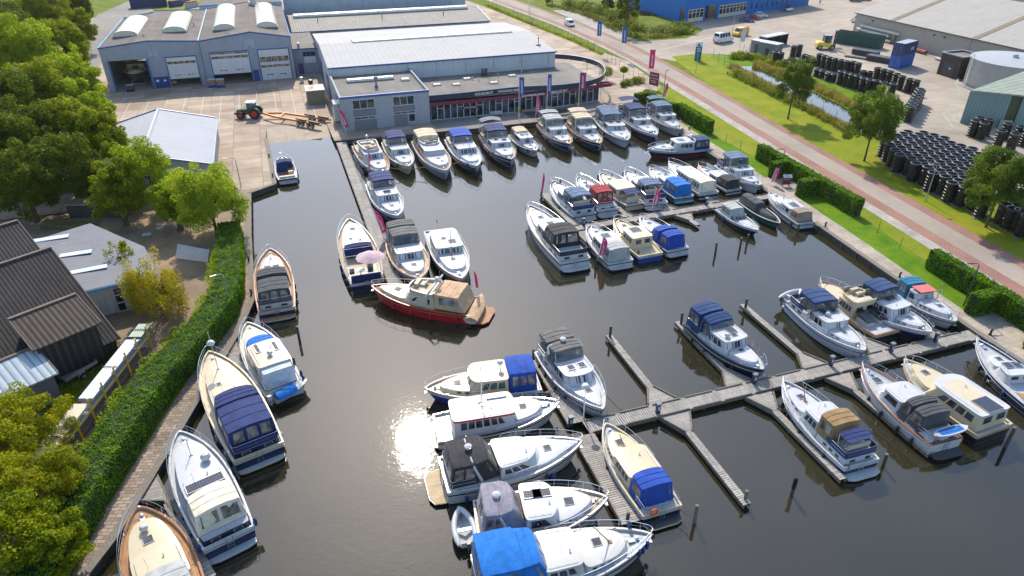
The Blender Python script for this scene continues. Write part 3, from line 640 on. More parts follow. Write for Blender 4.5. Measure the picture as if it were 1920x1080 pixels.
 aft_blk = house_blk = trunk_blk = None
 zr = None
 if aft:   # raised aft cabin with its own deck on top
  a, b, h = aft[:3]; nw = aft[3] if len(aft) > 3 else 2
  w = min(y_(a), y_((a+b)/2))*(aft[4] if len(aft) > 4 else .93)
  aft_blk = Blk(L*a, L*b, w-.02, w, dz(a)-.02, F-bul+h, rf=0, rb=.0, tum=.05, crown=.03, r=.12)
  m = MB(); aft_blk.walls(m, 0); aft_blk.top(m, 1); m.build('aft_cabin', [CB[aftc] if aftc else cab, DK['L'] if dk in 'TL' else GREYW], t)
  for sg in (-1, 1):
   for k in range(nw):
    u0 = .18+.64*k/nw; pane(t, aft_blk.side(sg, u0, u0+.64/nw*.62, .42, .82), GLASS, FRM, .03, cen=(L*(a+b)/2, 0, 1))
  if a < .12:
   for v in (-.5, .5): pane(t, aft_blk.back(v-.2, v+.2, .35, .8), GLASS, FRM, .03, cen=(L*b, 0, 1))
  zr = F-bul+h
  if coam:   # dodger cloth round the raised deck
   m = MB(); q = aft_blk.loop(1)
   base = [p for p in q]; hgt = .55
   sel = [p for p in base if p.x < L*(a+(b-a)*.8)]
   for sg in (-1, 1):
    pts = sorted([p for p in sel if p.y*sg > w*.8], key=lambda p: p.x)
    for p, r in zip(pts, pts[1:]): m.slab(p+Vector((0, -sg*.05, .02)), r+Vector((0, -sg*.05, .02)), r+Vector((0, 0, hgt)), p+Vector((0, 0, hgt)), .012, 0)
   x0 = L*a+.05; m.slab((x0, -w*.9, zr+.02), (x0, w*.9, zr+.02), (x0, w*.9, zr+hgt), (x0, -w*.9, zr+hgt), .012)
   m.build('rail_dodger', CV[coam], t, smooth=0)
 if house:
  a, b, h = house[:3]; o = dict(n=3, f=3, rake=.45, w=.78, wf=.70, back=True, hw=(.42, .89), rb=.08, bulge=.12, zf=None, oh=.12)
  o.update(house[3] if len(house) > 3 else {})
  yw = min(y_(a), y_((a+b)/2))
  z0 = dz(a)-.03; zt = F-bul+h
  wa = yw*o['w']; wf = min(wa, y_(b)*.82 if o['wf'] is None else wa*o['wf']/.74)
  wf = min(wf, y_(b)*.86)
  house_blk = Blk(L*a, L*b, wa, wf, z0, zt-.02, zf=zt-.02-(o['zf'] or 0), rf=o['rake'], rb=o['rb'], tum=.12, crown=.05, bulge=o['bulge'], r=.12, z0f=dz(b)-.03)
  m = MB(); house_blk.walls(m, 0); house_blk.top(m, 0, dz=-.03); m.build('wheelhouse', cab, t)
  cen = (L*(a+b)/2, 0, z0+.5); g = {'g': GLASSG, 'd': GLASS}[o.get('gl', 'd')]
  h0, h1 = o['hw']
  if o['n'] == 1:
   for sg in (-1, 1): pane(t, house_blk.side(sg, .14, .84, h0, h1, .06), g, cab, .03, cen=cen)
  else:
   for sg in (-1, 1):
    for k in range(o['n']):
     u0 = .10+.76*k/o['n']; last = k == o['n']-1
     pane(t, house_blk.side(sg, u0, u0+.76/o['n']*.88, h0, h1, .05 if last else .0), g, FRM if o.get('fr', 1) else cab, .04, cen=cen)
  nf = o['f']
  if nf == 1: pane(t, house_blk.front(-.86, .86, h0-.05, h1+.08), g, cab, .03, cen=cen, name='windshield')
  else:
   for k in range(nf):
    v0 = -.9+1.8*k/nf+.03; pane(t, house_blk.front(v0, v0+1.8/nf-.06, h0, h1), g, FRM if o.get('fr', 1) else cab, .04, cen=cen, name='windshield')
  if o['back']:
   for v in (-.45, .45): pane(t, house_blk.back(v-.3, v+.3, .45, .86), g, FRM, .04, cen=cen)
  oh = o['oh']
  rf_blk = Blk(L*a-.05+o['rb']*.5-(o.get('aoh', 0)), L*b-o['rake']+oh+o['bulge']*.6, wa-.12+oh*.55, wf-.12+oh*.55, zt, zt+.06, zf=zt+.06-(o['zf'] or 0), rf=.0, rb=0, tum=0, crown=.07, bulge=o['bulge'], r=.22)
  m = MB(); rf_blk.slabpart(m, .075)
  rr = m.build('cabin_roof', rfm if not o.get('trim') else rfm, t)
  if o.get('trim'):
   m = MB(); lo = [p-Vector((0, 0, .17)) for p in rf_blk.loop(1, .014)]; hi = [p-Vector((0, 0, .01)) for p in rf_blk.loop(1, .014)]; m.loft([lo, hi], 0, False); m.build('roof_trim', HC[o['trim']], t)
  if o.get('panel'):   # coloured centre of the roof
   pb = Blk(rf_blk.x0+.35, rf_blk.x1-.35, rf_blk.w0-.32, rf_blk.w1-.3, zt, zt+.075, zf=zt+.075-(o['zf'] or 0), crown=.07, tum=0, rf=0, rb=0, r=.2); m = MB(); pb.slabpart(m, .02); m.build('roof_panel', CB[o['panel']], t)
  for sg in (-1, 1):
   m = MB(); pts = [rf_blk.pt(u, sg*.84, 1)+Vector((0, 0, .07)) for u in (.12, .35, .6, .85)]; m.tube(pts, .016, 5)
   for p in pts: m.tube([p-Vector((0, 0, .08)), p], .014, 5)
   m.build('grab_rail', STEEL, t)
  house_z = lambda x, y=0: rf_blk.pt(max(0, min(1, (x-rf_blk.x0)/(rf_blk.x1-rf_blk.x0))), max(-1, min(1, y/wa)), 1).z
 if trunk:
  a, b, h = trunk[:3]; o = dict(n=2, f=0, w=.66, wf=.42, rake=.25, c=None, drop=.18, bulge=.3, r=.3, hw=(.38, .8), top=None)
  o.update(trunk[3] if len(trunk) > 3 else {})
  trunk_blk = Blk(L*a, L*b, y_(a)*o['w'], min(y_(a)*o['wf'], y_(b)*.8), dz(a)-.02, dz(a)+h, zf=dz(b)+h-o['drop'], z0f=dz(b)-.03, rf=o['rake'], rb=0, tum=.08, crown=.07, bulge=o['bulge'], r=o['r'], p=1.8)
  m = MB(); trunk_blk.solid(m, 0, 1); m.build('trunk_cabin', [cab, CB[o['top']] if o['top'] else cab], t)
  cen = (L*(a+b)/2, 0, 1)
  for sg in (-1, 1):
   for k in range(o['n']):
    u0 = .12+.62*k/max(1, o['n']); pane(t, trunk_blk.side(sg, u0, u0+.62/o['n']*.62, *o['hw']), GLASS, FRM, .025, cen=cen)
  for k in range(o['f']):
   v0 = -.75+1.5*k/o['f']+.06; pane(t, trunk_blk.front(v0, v0+1.5/o['f']-.12, .3, .8), GLASS, FRM, .03, cen=cen)
 def surf_z(x, y=0):
  for bl, nm in ((house_blk, 'h'), (trunk_blk, 't'), (aft_blk, 'a')):
   if bl and bl.x0+.1 < x < bl.x1-(bl.rf if nm == 'h' else 0):
    if nm == 'h': return house_z(x, y)+.01
    u = (x-bl.x0)/(bl.x1-bl.x0); return bl.pt(min(1, u), y/max(.3, bl.w0), 1).z+.01
  return dz(x/L)+.03
 for it in hatch:
  s, y = it[0], it[1]; sz = it[2] if len(it) > 2 else .5; hatch_at(L*s, y, surf_z(L*s, y), sz, sz)
 for it in solar:
  s, y, sx, sy = it; hatch_at(L*s, y, surf_z(L*s, y)+.03, sx, sy, SOLAR, 'solar_panel')
 def canopy(a, b, z0, z1, col, kind='closed', w=.86, wf=None, rake=.35, rb=.12, z0f=None, win=3, crown=.16, fwin=3, nm='canopy', zf=None, aw=2):
  yw = min(y_(a), y_((a+b)/2))*w; yf = yw if wf is None else yw*wf
  yf = min(yf, y_(b)*.9)
  bl = Blk(L*a, L*b, yw, yf, z0, z1, zf=zf, rf=rake, rb=rb, tum=.18, crown=crown, bulge=.05, r=.1, z0f=z0f)
  cm = CV[col]; m = MB(); cen = (L*(a+b)/2, 0, (z0+z1)/2)
  if kind == 'closed':
   bl.walls(m); bl.top(m, noise=.012)
   c = m.build(nm, cm, t)
   for sg in (-1, 1):
    for k in range(win):
     u0 = .07+.88*k/win; pane(t, bl.side(sg, u0, u0+.88/win*.86, .34, .86), VINYLD, cm, .035, 'canopy_window', cen)
   for k in range(fwin):
    v0 = -.9+1.8*k/fwin+.05; pane(t, bl.front(v0, v0+1.8/fwin-.1, .38, .86), VINYLD, cm, .035, 'canopy_window', cen)
   for k in range(aw):
    v0 = -.9+1.8*k/aw+.06; pane(t, bl.back(v0, v0+1.8/aw-.12, .30, .88), VINYLD, cm, .035, 'canopy_window', cen)
  elif kind in ('hood', 'open'):
   bl.slabpart(m, .03); m2 = MB(); bl.walls(m2, 0, .88, 1.)
   c = m.build(nm, cm, t); m2.build('canopy_valance', cm, t)
   fr = MB()
   for k in range(fwin):
    v0 = -1+2*k/fwin; q = bl.front(v0, v0+2/fwin, .30, .9); pane(t, q, VINYL, cm, .03, 'canopy_window', cen)
   for sg in (-1, 1):
    n_ = 2 if kind == 'hood' else 1
    for k in range(n_):
     u0 = .96-(.34+.0)*(k+1); pane(t, bl.side(sg, u0, u0+.33, .2, .9), VINYL, cm, .04, 'canopy_window', cen)
    for u in (.03, .3, .62, .97): fr.tube([bl.pt(u, sg, 0), bl.pt(u, sg*.99, 1)-Vector((0, 0, .03))], .018, 5)
   fr.build('canopy_frame', STEEL, t)
   m3 = MB()
   for k in range(fwin):
    v0 = -1+2*k/fwin; m3.slab(*bl.front(v0, v0+2/fwin, 0, .3), .02)
   m3.build('windscreen_base', cab, t, smooth=0)
  elif kind == 'bimini':
   bl.slabpart(m, .03); c = m.build(nm, cm, t); fr = MB()
   for sg in (-1, 1):
    for u in (.06, .5, .94): fr.tube([(L*(a+b)/2, sg*yw, z0), bl.pt(u, sg*.98, 1)-Vector((0, 0, .03))], .018, 5)
   fr.build('canopy_frame', STEEL, t)
  m = MB()
  for u in (.34, .67): m.tube([bl.pt(u, v, 1)+Vector((0, 0, .012)) for v in bl.VS], .022, 5)
  m.build('canopy_seam', cm, t)
  if seats and kind != 'closed':
   m = MB(); x0 = L*a+.25; w2 = yw*.75
   m.box(x0, x0+.5, -w2, w2, z0, z0+.42); m.box(x0-.08, x0+.06, -w2, w2, z0+.42, z0+.85)
   x1 = L*b-1.1
   if x1 > x0+1: m.box(x1, x1+.45, -w2*.8, -w2*.15, z0, z0+.55); m.box(x1-.1, x1, -w2*.8, -w2*.15, z0+.5, z0+1.05)
   m.build('seat', SEAT, t)
  return bl
 for c in (can or ()):
  c = dict(c); a, b = c.pop('a'), c.pop('b'); z0, z1 = c.pop('z'); col = c.pop('col'); canopy(a, b, z0, z1, col, **c)
 if wnd:   # raked open windscreen on a deck: (s, z, h, width frac, panes)
  s, z, h, wf_, k_ = wnd; yw = y_(s)*wf_; bl = Blk(L*s-1.0, L*s, yw, yw*.85, z, z+h, rf=.35, rb=0, tum=.1, crown=0, bulge=.25, r=.1)
  for k in range(k_): v0 = -1+2*k/k_; pane(t, bl.front(v0, v0+2/k_, 0, 1), VINYL, STEEL, .03, 'windscreen', (L*s-1, 0, z))
  for sg in (-1, 1): pane(t, bl.side(sg, .2, 1, 0, .95), VINYL, STEEL, .03, 'windscreen', (L*s-1, 0, z))
 if fly:   # open flybridge: (a, b, z, height, moulding colour, seat colour)
  a, b, z, h, fc = fly[:5]; yw = y_(a)*.74; bl = Blk(L*a, L*b, yw, yw*.72, z, z+h, rf=-.1, rb=.0, tum=-.08, crown=0, bulge=.35, r=.4)
  m = MB(); bl.walls(m, 0); il = [Vector((p.x*1.0+(L*(a+b)/2-p.x)*.07, p.y*.88, p.z)) for p in bl.loop(1)]; lo = [Vector((p.x, p.y, z+.12)) for p in il]
  m.loft([bl.loop(1), il, lo], 0, False); m.loft([lo, [Vector((L*(a+b)/2+(p.x-L*(a+b)/2)*.05, p.y*.05, z+.12)) for p in lo]], 1, False)
  m.build('flybridge', [CB[fc], TEAKL], t)
  m = MB(); x0 = L*a+.35; m.box(x0, x0+.55, -yw*.72, yw*.72, z+.12, z+h*.7); m.box(x0+.5, x0+1.3, yw*.35, yw*.72, z+.12, z+h*.68)
  x1 = L*b-1.1; m.box(x1, x1+.5, -yw*.6, -yw*.1, z+.12, z+h*.8); m.box(x1-.12, x1, -yw*.6, -yw*.1, z+h*.8, z+h*1.3); m.build('seat', SEAT, t)
  m = MB(); m.box(L*b-.45, L*b-.1, -yw*.55, yw*.1, z+.12, z+h+.12); m.build('helm_console', cab, t)
  bl2 = Blk(L*b-.8, L*b+.2, yw*.8, yw*.7, z+h, z+h+.3, rf=.25, rb=0, tum=.05, crown=0, bulge=.3, r=.1)
  pane(t, bl2.front(-.9, .9, 0, 1), VINYL, STEEL, .02, 'windscreen', (L*a, 0, z))
 if arch:  # radar arch: (s, z base, height, colour)
  s, z, h = arch[:3]; yw = y_(s)*.84; m = MB()
  pts = [(L*s+.45, -yw, z), (L*s, -yw*.93, z+h*.8), (L*s-.1, -yw*.7, z+h), (L*s-.1, yw*.7, z+h), (L*s, yw*.93, z+h*.8), (L*s+.45, yw, z)]
  m.tube(pts, [.12, .09, .08, .08, .09, .12], 8); m.build('radar_arch', WHITE, t)
  m = MB(); m.lathe([(.05, z+h), (.05, z+h+.18), (.24, z+h+.2), (.28, z+h+.3), (.26, z+h+.42), (.12, z+h+.5), (.01, z+h+.52)], (L*s-.1, 0, 0), 14); m.build('radar_dome', WHITE, t)
  m = MB()
  for y in (-.7, .6): m.tube([(L*s-.1, y, z+h), (L*s-.1, y, z+h+.8)], .015, 4)
  m.build('antenna', STEEL, t)
 if dome:  # (s, y, radius, post)
  s, y, r, pz = dome; z = surf_z(L*s, y); m = MB(); m.lathe([(.05, z), (.05, z+pz), (r*.8, z+pz+.02), (r, z+pz+r*.35), (r*.97, z+pz+r*.8), (r*.6, z+pz+r*1.3), (.01, z+pz+r*1.45)], (L*s, y, 0), 14); m.build('radar_dome', WHITE, t)
 if mast:  # (s, height, folded?, colour)
  s, h = mast[:2]; z = surf_z(L*s); mm = WOOD if (len(mast) > 2 and mast[2] == 'w') else STEEL; m = MB()
  lean = mast[3] if len(mast) > 3 else .12
  m.tube([(L*s, 0, z-.02), (L*s-lean*h, 0, z+h)], [.05, .025], 7); m.box(L*s-.14, L*s+.14, -.12, .12, z-.02, z+.05)
  zc = z+h*.72; m.tube([(L*s-lean*h*.72, -.35, zc), (L*s-lean*h*.72, .35, zc)], .015, 5)
  m.build('mast', mm, t)
  m = MB(); m.sph((L*s-lean*h, 0, z+h+.05), .05); m.build('mast_light', WHITE, t)
  if h > 1.2:
   m = MB(); top = Vector((L*s-lean*h, 0, z+h*.95)); m.tube([top, (L*s+1.2, 0, surf_z(L*s+1.2)+.02)], .008, 3); m.build('stay', STEEL, t)
 if rail:
  a, b = rail; us = [a+(b-a)*k/11 for k in range(12)]; m = MB(); lean = .05
  for sg in (-1, 1):
   top = [Vector((L*min(u, .985), sg*(max(.2, y_(u)-.04)+lean*u), min(zs(u), zs(.9))+.03+railh*(.35 if k == 0 else 1))) for k, u in enumerate(us)]
   mid = [Vector((p.x, p.y*.995, zs(u)+.03+railh*.5)) for p, u in zip(top, us)]
   m.tube(top, .019, 5); m.tube(mid[1:], .012, 4)
   for k in range(0, 12, 2): m.tube([(L*us[k], sg*max(.03, y_(us[k])-.05), zs(us[k])+.02), top[k]], .014, 4)
  e = Vector((L*.985, 0, min(zs(b), zs(.9))+.03+railh)); yy = max(.2, y_(b)-.04)+lean
  m.tube([e+Vector((0, -yy, 0)), e+Vector((.13, -yy*.5, 0)), e+Vector((.13, yy*.5, 0)), e+Vector((0, yy, 0))], .019, 5)
  m.build('railing', STEEL, t)
 if aft or davit:
  z = (zr if zr else zs(0)); m = MB(); w = y_(.03)*.9; x0 = L*(aft[0] if aft else 0)+.05; x1 = L*((aft[0]+aft[1])/2 if aft else .15)
  P_ = [(x1, -w, z+.6), (x0+.1, -w, z+.62), (x0, -w*.85, z+.62), (x0, w*.85, z+.62), (x0+.1, w, z+.62), (x1, w, z+.6)]; m.tube(P_, .018, 5)
  m.tube([(p[0], p[1], p[2]-.3) for p in P_], .011, 4)
  for p in P_+[(x0, 0, z+.62)]: m.tube([(p[0], p[1], z), p], .014, 4)
  m.build('stern_rail', STEEL, t)
 if plat:
  m = MB(); w = shell(0, .25)[1]; pl = [(0, -w), (0, w), (-plat*.75, w*.93), (-plat, w*.6), (-plat, -w*.6), (-plat*.75, -w*.93)]
  m.prism(pl, .20, .30); m.build('swim_platform', {'T': TEAK, 'W': GREYW, 'C': CREAM, 'D': DARKG, 'L': TEAKL}[platm or ('T' if dk == 'T' else 'W')], t, 0)
  m = MB(); m.prism([(x*1.03, y*1.02) for x, y in pl], .16, .275); m.build('platform_edge', BLACKP if hull[0] in 'wco' else um, t, 0)
 if ladder or plat:
  m = MB(); y0 = .0; zt = zs(0)
  for y in (-.2, .2): m.tube([(-.08, y, .3), (-.06, y, zt+.1)], .016, 5)
  for k in range(4): m.tube([(-.08, -.2, .42+k*.24), (-.08, .2, .42+k*.24)], .016, 5)
  m.build('ladder', STEEL, t)
 if bowclut:
  m = MB(); u = .90; z = dz(u)+.03; m.lathe([(.13, z), (.13, z+.16), (.06, z+.2), (.1, z+.24), (.02, z+.27)], (L*.915, 0, 0), 10); m.box(L*.86, L*.9, -.16, .16, z, z+.1); m.build('windlass', STEEL, t)
  for u, sg in ((.82, 1), (.82, -1), (.08, 1), (.08, -1)):
   m = MB(); m.box(L*u-.11, L*u+.11, sg*(y_(u)-.06)-.02, sg*(y_(u)-.06)+.02, zs(u)+.035, zs(u)+.085); m.build('cleat', STEEL, t)
 if anchor:
  m = MB(); x, b = shell(1, Fb*.8); m.tube([(L+.1, 0, zs(1)-.05), (L-.12, 0, zs(1)*.72)], .03, 5); m.box(L-.16, L+.06, -.16, .16, zs(1)*.62, zs(1)*.68); m.build('anchor', GALV, t)
 if flag:  # tricolour on a staff: 's' stern or 'b' bow
  x, z = (-.1, zs(0)) if flag == 's' else (L-.1, zs(1)+.4); m = MB(); m.tube([(x, 0, z), (x-.35 if flag == 's' else x, 0, z+1.1)], .014, 5); m.build('flagstaff', WOOD, t)
  m = MB(); xx = x-.3 if flag == 's' else x
  for k, mi in enumerate((0, 1, 2)):
   zz = z+1.05-.14*k
   for j in range(4): m.slab((xx-.02-j*.14, .03*sin(j*1.6), zz), (xx-.02-(j+1)*.14, .03*sin((j+1)*1.6), zz-.02), (xx-.02-(j+1)*.14, .03*sin((j+1)*1.6), zz-.16), (xx-.02-j*.14, .03*sin(j*1.6), zz-.14), .004, mi)
  m.build('ensign', [CV['red'], CV['white'], CV['blue']], t, 0)
 FC = dict(b=FENB, k=FENK, w=FENW, r=REDP)
 for it in fend:
  s, sg = it[:2]; u = s; z = .45 if len(it) < 3 else it[2]; x, b = shell(u, z); m = MB()
  if fcol == 'ball' : m.sph((x, sg*(b+.3), .35), .3, n=12, m=8)
  else: m.lathe([(.03, z-.36), (.12, z-.26), (.135, z), (.12, z+.26), (.05, z+.33), (.02, z+.38)], (x, sg*(b+.13), 0), 9)
  m.tube([(x, sg*(b+.13), z+.34), (x, sg*(y_(u)-.03), zs(u)+.06)], .012, 4)
  m.build('fender', FC.get(fcol[0], FENB), t)
 if house:
  xr = L*(house[0]*.45+house[1]*.55); m = MB(); z = house_z(xr, .5); m.tube([(xr, .55, z), (xr-.1, .6, z+1.0)], .012, 4); m.lathe([(.03, z), (.03, z+.1), (.07, z+.12), (.07, z+.18), (.02, z+.2)], (xr+.4, -.4, 0), 8); m.build('antenna', WHITE, t)
 if lettering:
  s_, size, u, z, sg, mt = lettering; x, b = shell(u, z); x2, b2 = shell(u+.02, z); x3, b3 = shell(u, z+.1)
  xd = Vector((x2-x, sg*(b2-b), 0)).normalized()*(-sg); yd = Vector((x3-x, sg*(b3-b), .1)); text('lettering', s_, size, (x, sg*(b+.02), z), xd, yd, mt, t)
 if extra: extra(t, L, y_, zs, surf_z)
 return t, L
VINYLD = glassmat('canopy_window_vinyl', (.17, .15, .13), .10, .6, 1.4)
# ------------------------------------------------------------------ the moored fleet
def AK(label, bow, stern, col, hull='ww', kind='hood', **k):
 """steel cruiser with raised aft cabin, wheelhouse and trunk cabin"""
 F = k.get('F', 1.0); zd = F-.16+.72
 o = dict(aft=(.03, .36, .72, 2), house=(.34, .60, 1.45), trunk=(.59, .87, .5, dict(n=2, f=0)), plat=.7, arch=None,
             can=[dict(a=.13, b=.42, z=(zd, zd+1.75), col=col, kind=kind)], hatch=[(.74, 0, .5), (.50, .3, .5)], fend=[(.3, 1), (.5, 1), (.3, -1), (.55, -1)])
 o.update(k); return boat(label, bow, stern, hull=hull, **o)
def CK(label, bow, stern, col, hull='ww', kind='closed', **k):
 """cruiser with an aft cockpit under a cover, saloon and trunk cabin"""
 F = k.get('F', .95); zd = F-.1
 o = dict(house=(.30, .60, 1.4), trunk=(.59, .87, .5, dict(n=2, f=0)), plat=.6,
             can=[dict(a=.04, b=.31, z=(zd, zd+1.55), col=col, kind=kind, rake=.02, fwin=0, crown=.12, w=.84)], hatch=[(.74, 0, .5)], fend=[(.25, 1), (.5, 1), (.3, -1), (.55, -1)])
 o.update(k); return boat(label, bow, stern, hull=hull, **o)
def open_cockpit(t, L, y_, zs):
 m = MB(); w = y_(.15)-.25; m.box(.35, L*.38, -w, w, zs(.1)-.2, zs(.1)-.1); m.build('cockpit_floor', DARKG, t)
 m = MB()
 for x in (L*.12, L*.26, L*.38):
  m.tube([(x, -w, 1.1), (x, -w, 2.3), (x, w, 2.3), (x, w, 1.1)], .022, 5)
 for sg in (-1, 1): m.tube([(L*.12, sg*w, 2.3), (L*.38, sg*w, 2.3)], .022, 5)
 m.build('canopy_frame', STEEL, t)
 m = MB(); m.box(.5, 1.1, -w*.9, w*.9, .95, 1.35); m.box(.4, .55, -w*.9, w*.9, 1.35, 1.7)
 m.build('seat', CV['navy'], t)
 m = MB(); m.lathe([(.05, .95), (.05, 1.5), (.5, 1.52), (.5, 1.56), (.02, 1.57)], (2.0, .4, 0), 14); m.build('table', WHITE, t)
 m = MB(); m.box(3.2, 3.7, -1.1, -.5, .95, 1.4); m.box(3.1, 3.22, -1.1, -.5, 1.4, 1.9); m.box(2.7, 3.1, 1., 1.5, .95, 1.4); m.build('deck_chair', SEAT, t)
def aft_hatches(t, L, y_, zs):
 for sg in (-1, 1):
  m = MB(); m.box(L*.16, L*.30, sg*.75-.45, sg*.75+.45, zs(.1)-.1, zs(.1)+.35, 1); m.slab((L*.15, sg*.75-.48, 1.35), (L*.33, sg*.75-.48, 1.75), (L*.33, sg*.75+.48, 1.75), (L*.15, sg*.75+.48, 1.35), .05, 0)
  m.build('engine_hatch', [BLACKP, WHITE], t, 0)
 m = MB(); m.box(.2, L*.33, -y_(.1)+.3, y_(.1)-.3, zs(.1)-.13, zs(.1)-.1); m.build('cockpit_floor', GREYW, t)
def skylight_roof(t, L, sz):
 m = MB(); z = sz(L*.5, .6); m.box(L*.42, L*.58, .55, .8, z, z+.12); m.build('roof_skylight', WHITE, t)
 m = MB(); m.lathe([(.12, z), (.15, z+.06), (.02, z+.14)], (L*.36, .3, 0), 10); m.build('roof_vent', STEEL, t)
 m = MB(); z = sz(L*.24); m.tube([(L*.37, 0, z+.25), (L*.14, -.1, z+.15)], .03, 5); m.build('boom', WOOD, t)
CV['ochre'] = canvas('stained_ochre_canvas', (.25, .16, .07))
GT = 'motor yachts moored stern to the quay by the showroom'
GM = 'motor yachts on the middle jetty'; GR = 'motor yachts on the right jetty'; GL = 'motor yachts along the left bank'; GC = 'motor yachts on the wide central pier'; GJ = 'motor yachts on the narrow left jetty'
# left bank
boat('teak decked cruiser with a large charcoal rear cover, topmost on the left bank', (505, 463, 1.8), (522, 594, .2), hull='nw', dk='T', cap='T', group=GL, F=1.05, plat=.7, platm='T',
     aft=(.04, .34, .55, 2), house=(.38, .56, 1.05, dict(n=2, f=3, back=False)), trunk=(.55, .84, .45, dict(n=2, w=.7, wf=.5)), can=[dict(a=.05, b=.30, z=(1.35, 2.75), col='dgrey', kind='closed', w=.92, win=2, aw=3, rb=.25), dict(a=.29, b=.47, z=(1.35, 2.95), col='dgrey', kind='closed', w=.86, wf=.9, rake=.7, fwin=3, win=1, aw=0)],
     hatch=[(.64, .45, .6), (.64, -.45, .6)], mast=(.80, 1.6, 's', .05), fend=[(.25, -1), (.4, -1), (.1, -1), (.6, -1)], fcol='k')
boat('white boat with cream hardtop, bright blue bow cover and white canvas cabin', (463, 603, 1.7), (537, 745, .25), hull='wO'.lower(), dk='C', group=GL, F=1.0, plat=.0,
     house=(.16, .50, 1.75, dict(n=2, f=0, rake=.05, back=False, w=.86, wf=.84, bulge=0, zf=0, oh=.05)), roofc='C', trunk=(.48, .84, .55, dict(n=0, f=0, w=.82, wf=.52, c=None)),
     can=[dict(a=.51, b=.73, z=(1.2, 2.45), zf=2.2, col='sky', kind='closed', w=.80, wf=.80, rake=.9, rb=.0, fwin=0, win=1, aw=0), dict(a=.08, b=.165, z=(.95, 2.45), col='white', kind='closed', w=.84, rake=0, fwin=0, win=0, aw=0, crown=.05)],
     solar=[(.42, .7, 1.3, .32), (.38, -.75, 1.3, .32)], dome=(.28, 0, .26, .1), fend=[(.12, 1, 1.1), (.12, -1, 1.1), (.05, -1, 1.1), (.86, 1), (.88, -1)], davit=True)
boat('navy hulled yacht with cream deck, tall mast at the bow and royal blue canopy', (391, 657, 2.0), (491, 868, .2), hull='nc', dk='C', cap='C', group=GL, F=1.35, Fb=1.95, boot='r', plat=.45, platm='W', cabc='C',
     aft=(.02, .36, .45, 2), aftc='N', house=(.36, .56, 1.15, dict(n=2, f=0, back=False)), trunk=(.50, .85, .6, dict(n=3, w=.74, wf=.48)), coam='navy',
     can=[dict(a=.05, b=.315, z=(1.6, 3.2), col='navy', kind='closed', w=.95, win=2, aw=3, rb=.2), dict(a=.29, b=.46, z=(1.6, 3.3), col='navy', kind='closed', w=.86, wf=.86, rake=.85, win=1, fwin=3, aw=0)],
     mast=(.77, 3.4, 's', -.12), dome=None, hatch=[(.62, .5, .3)], fend=[(.3, 1), (.42, -1), (.1, -1, .8), (.14, 1)], fcol='w', flag=None, railh=.72, davit=True,
     extra=lambda t, L, y_, zs, sz: (lambda m: (m.lathe([(.05, 4.35), (.3, 4.4), (.33, 4.55), (.2, 4.72), (.01, 4.76)], (L*.77+.35, 0, 0), 14), m.build('radar_dome', WHITE, t)))(MB()))
boat('long white yacht with navy transom and cream rear canopy in the bottom left corner', (335, 806, 2.0), (436, 1030, .2), hull='nw', dk='G', cap='W', group=GL, F=1.35, Fb=1.9, plat=.5, platm='W',
     aft=(.02, .34, .5, 2), aftc='N', house=(.30, .50, 1.25, dict(n=2, f=0, back=False, w=.8, wf=.74)), trunk=(.42, .83, .78, dict(n=3, w=.8, wf=.56, r=.4)), can=[dict(a=.07, b=.30, z=(1.6, 3.1), col='cream', kind='closed', w=.93, win=1, aw=2, rb=.3, crown=.22)],
     screen=None, solar=[(.375, 0, .75, 2.4)], dome=(.60, -.75, .36, .12), mast=(.70, 1.3, 's', -.1), fend=[(.2, 1), (.35, 1), (.5, 1), (.6, -1), (.0+.02, 1, 1.35), (.02, -1, 1.35)], flag=None, railh=.7)
boat('teak decked yacht with a cream deckhouse, cut by the bottom edge', (258, 948, 2.0), (345, 1185, .3), hull='nw', dk='T', cap='T', group=GL, F=1.15, Fb=1.95, B=4.1, cabc='C', house=(.22, .52, 1.35, dict(n=3, f=0, rake=.3)), trunk=(.48, .84, .62, dict(n=0, w=.74, wf=.56, r=.35)),
     can=[dict(a=.05, b=.36, z=(1.5, 3.1), col='lgrey', kind='closed', w=.8, rake=.9, fwin=3)], hatch=[(.66, .1, .55)], dome=(.745, .1, .27, .1), fend=[(.9, -1, 1.5), (.92, -1, 1.5), (.5, -1)], fcol='k', railh=.75, aft=(.04, .2, .4, 1))
boat('small white cabin boat with navy hood beside the concrete platform', (528, 292, 1.3), (541, 343, .2), B=3.0, hull='wn', dk='W', F=.85, Fb=1.25, plat=.5, group=None, house=None, trunk=(.48, .86, .5, dict(n=2, f=0, w=.7)),
     can=[dict(a=.34, b=.56, z=(.8, 2.2), col='navy', kind='closed', w=.84, rake=.5, win=1, fwin=3, aw=0)], wnd=None, fend=[(.2, -1), (.4, -1), (.1, 1), (.6, -1)],
     extra=lambda t, L, y_, zs, sz: (lambda m, n: (m.box(.25, L*.33, -y_(.1)*.8, y_(.1)*.8, .72, .76), m.box(L*.30, L*.36, -y_(.1)*.8, -.25, .76, 1.3), m.build('cockpit_floor', WOOD, t), n.box(.3, .8, -1.1, 1.1, .76, 1.1), n.box(1.6, 2.1, -1., -.3, .76, 1.3), n.build('seat', SEAT, t)))(MB(), MB()))
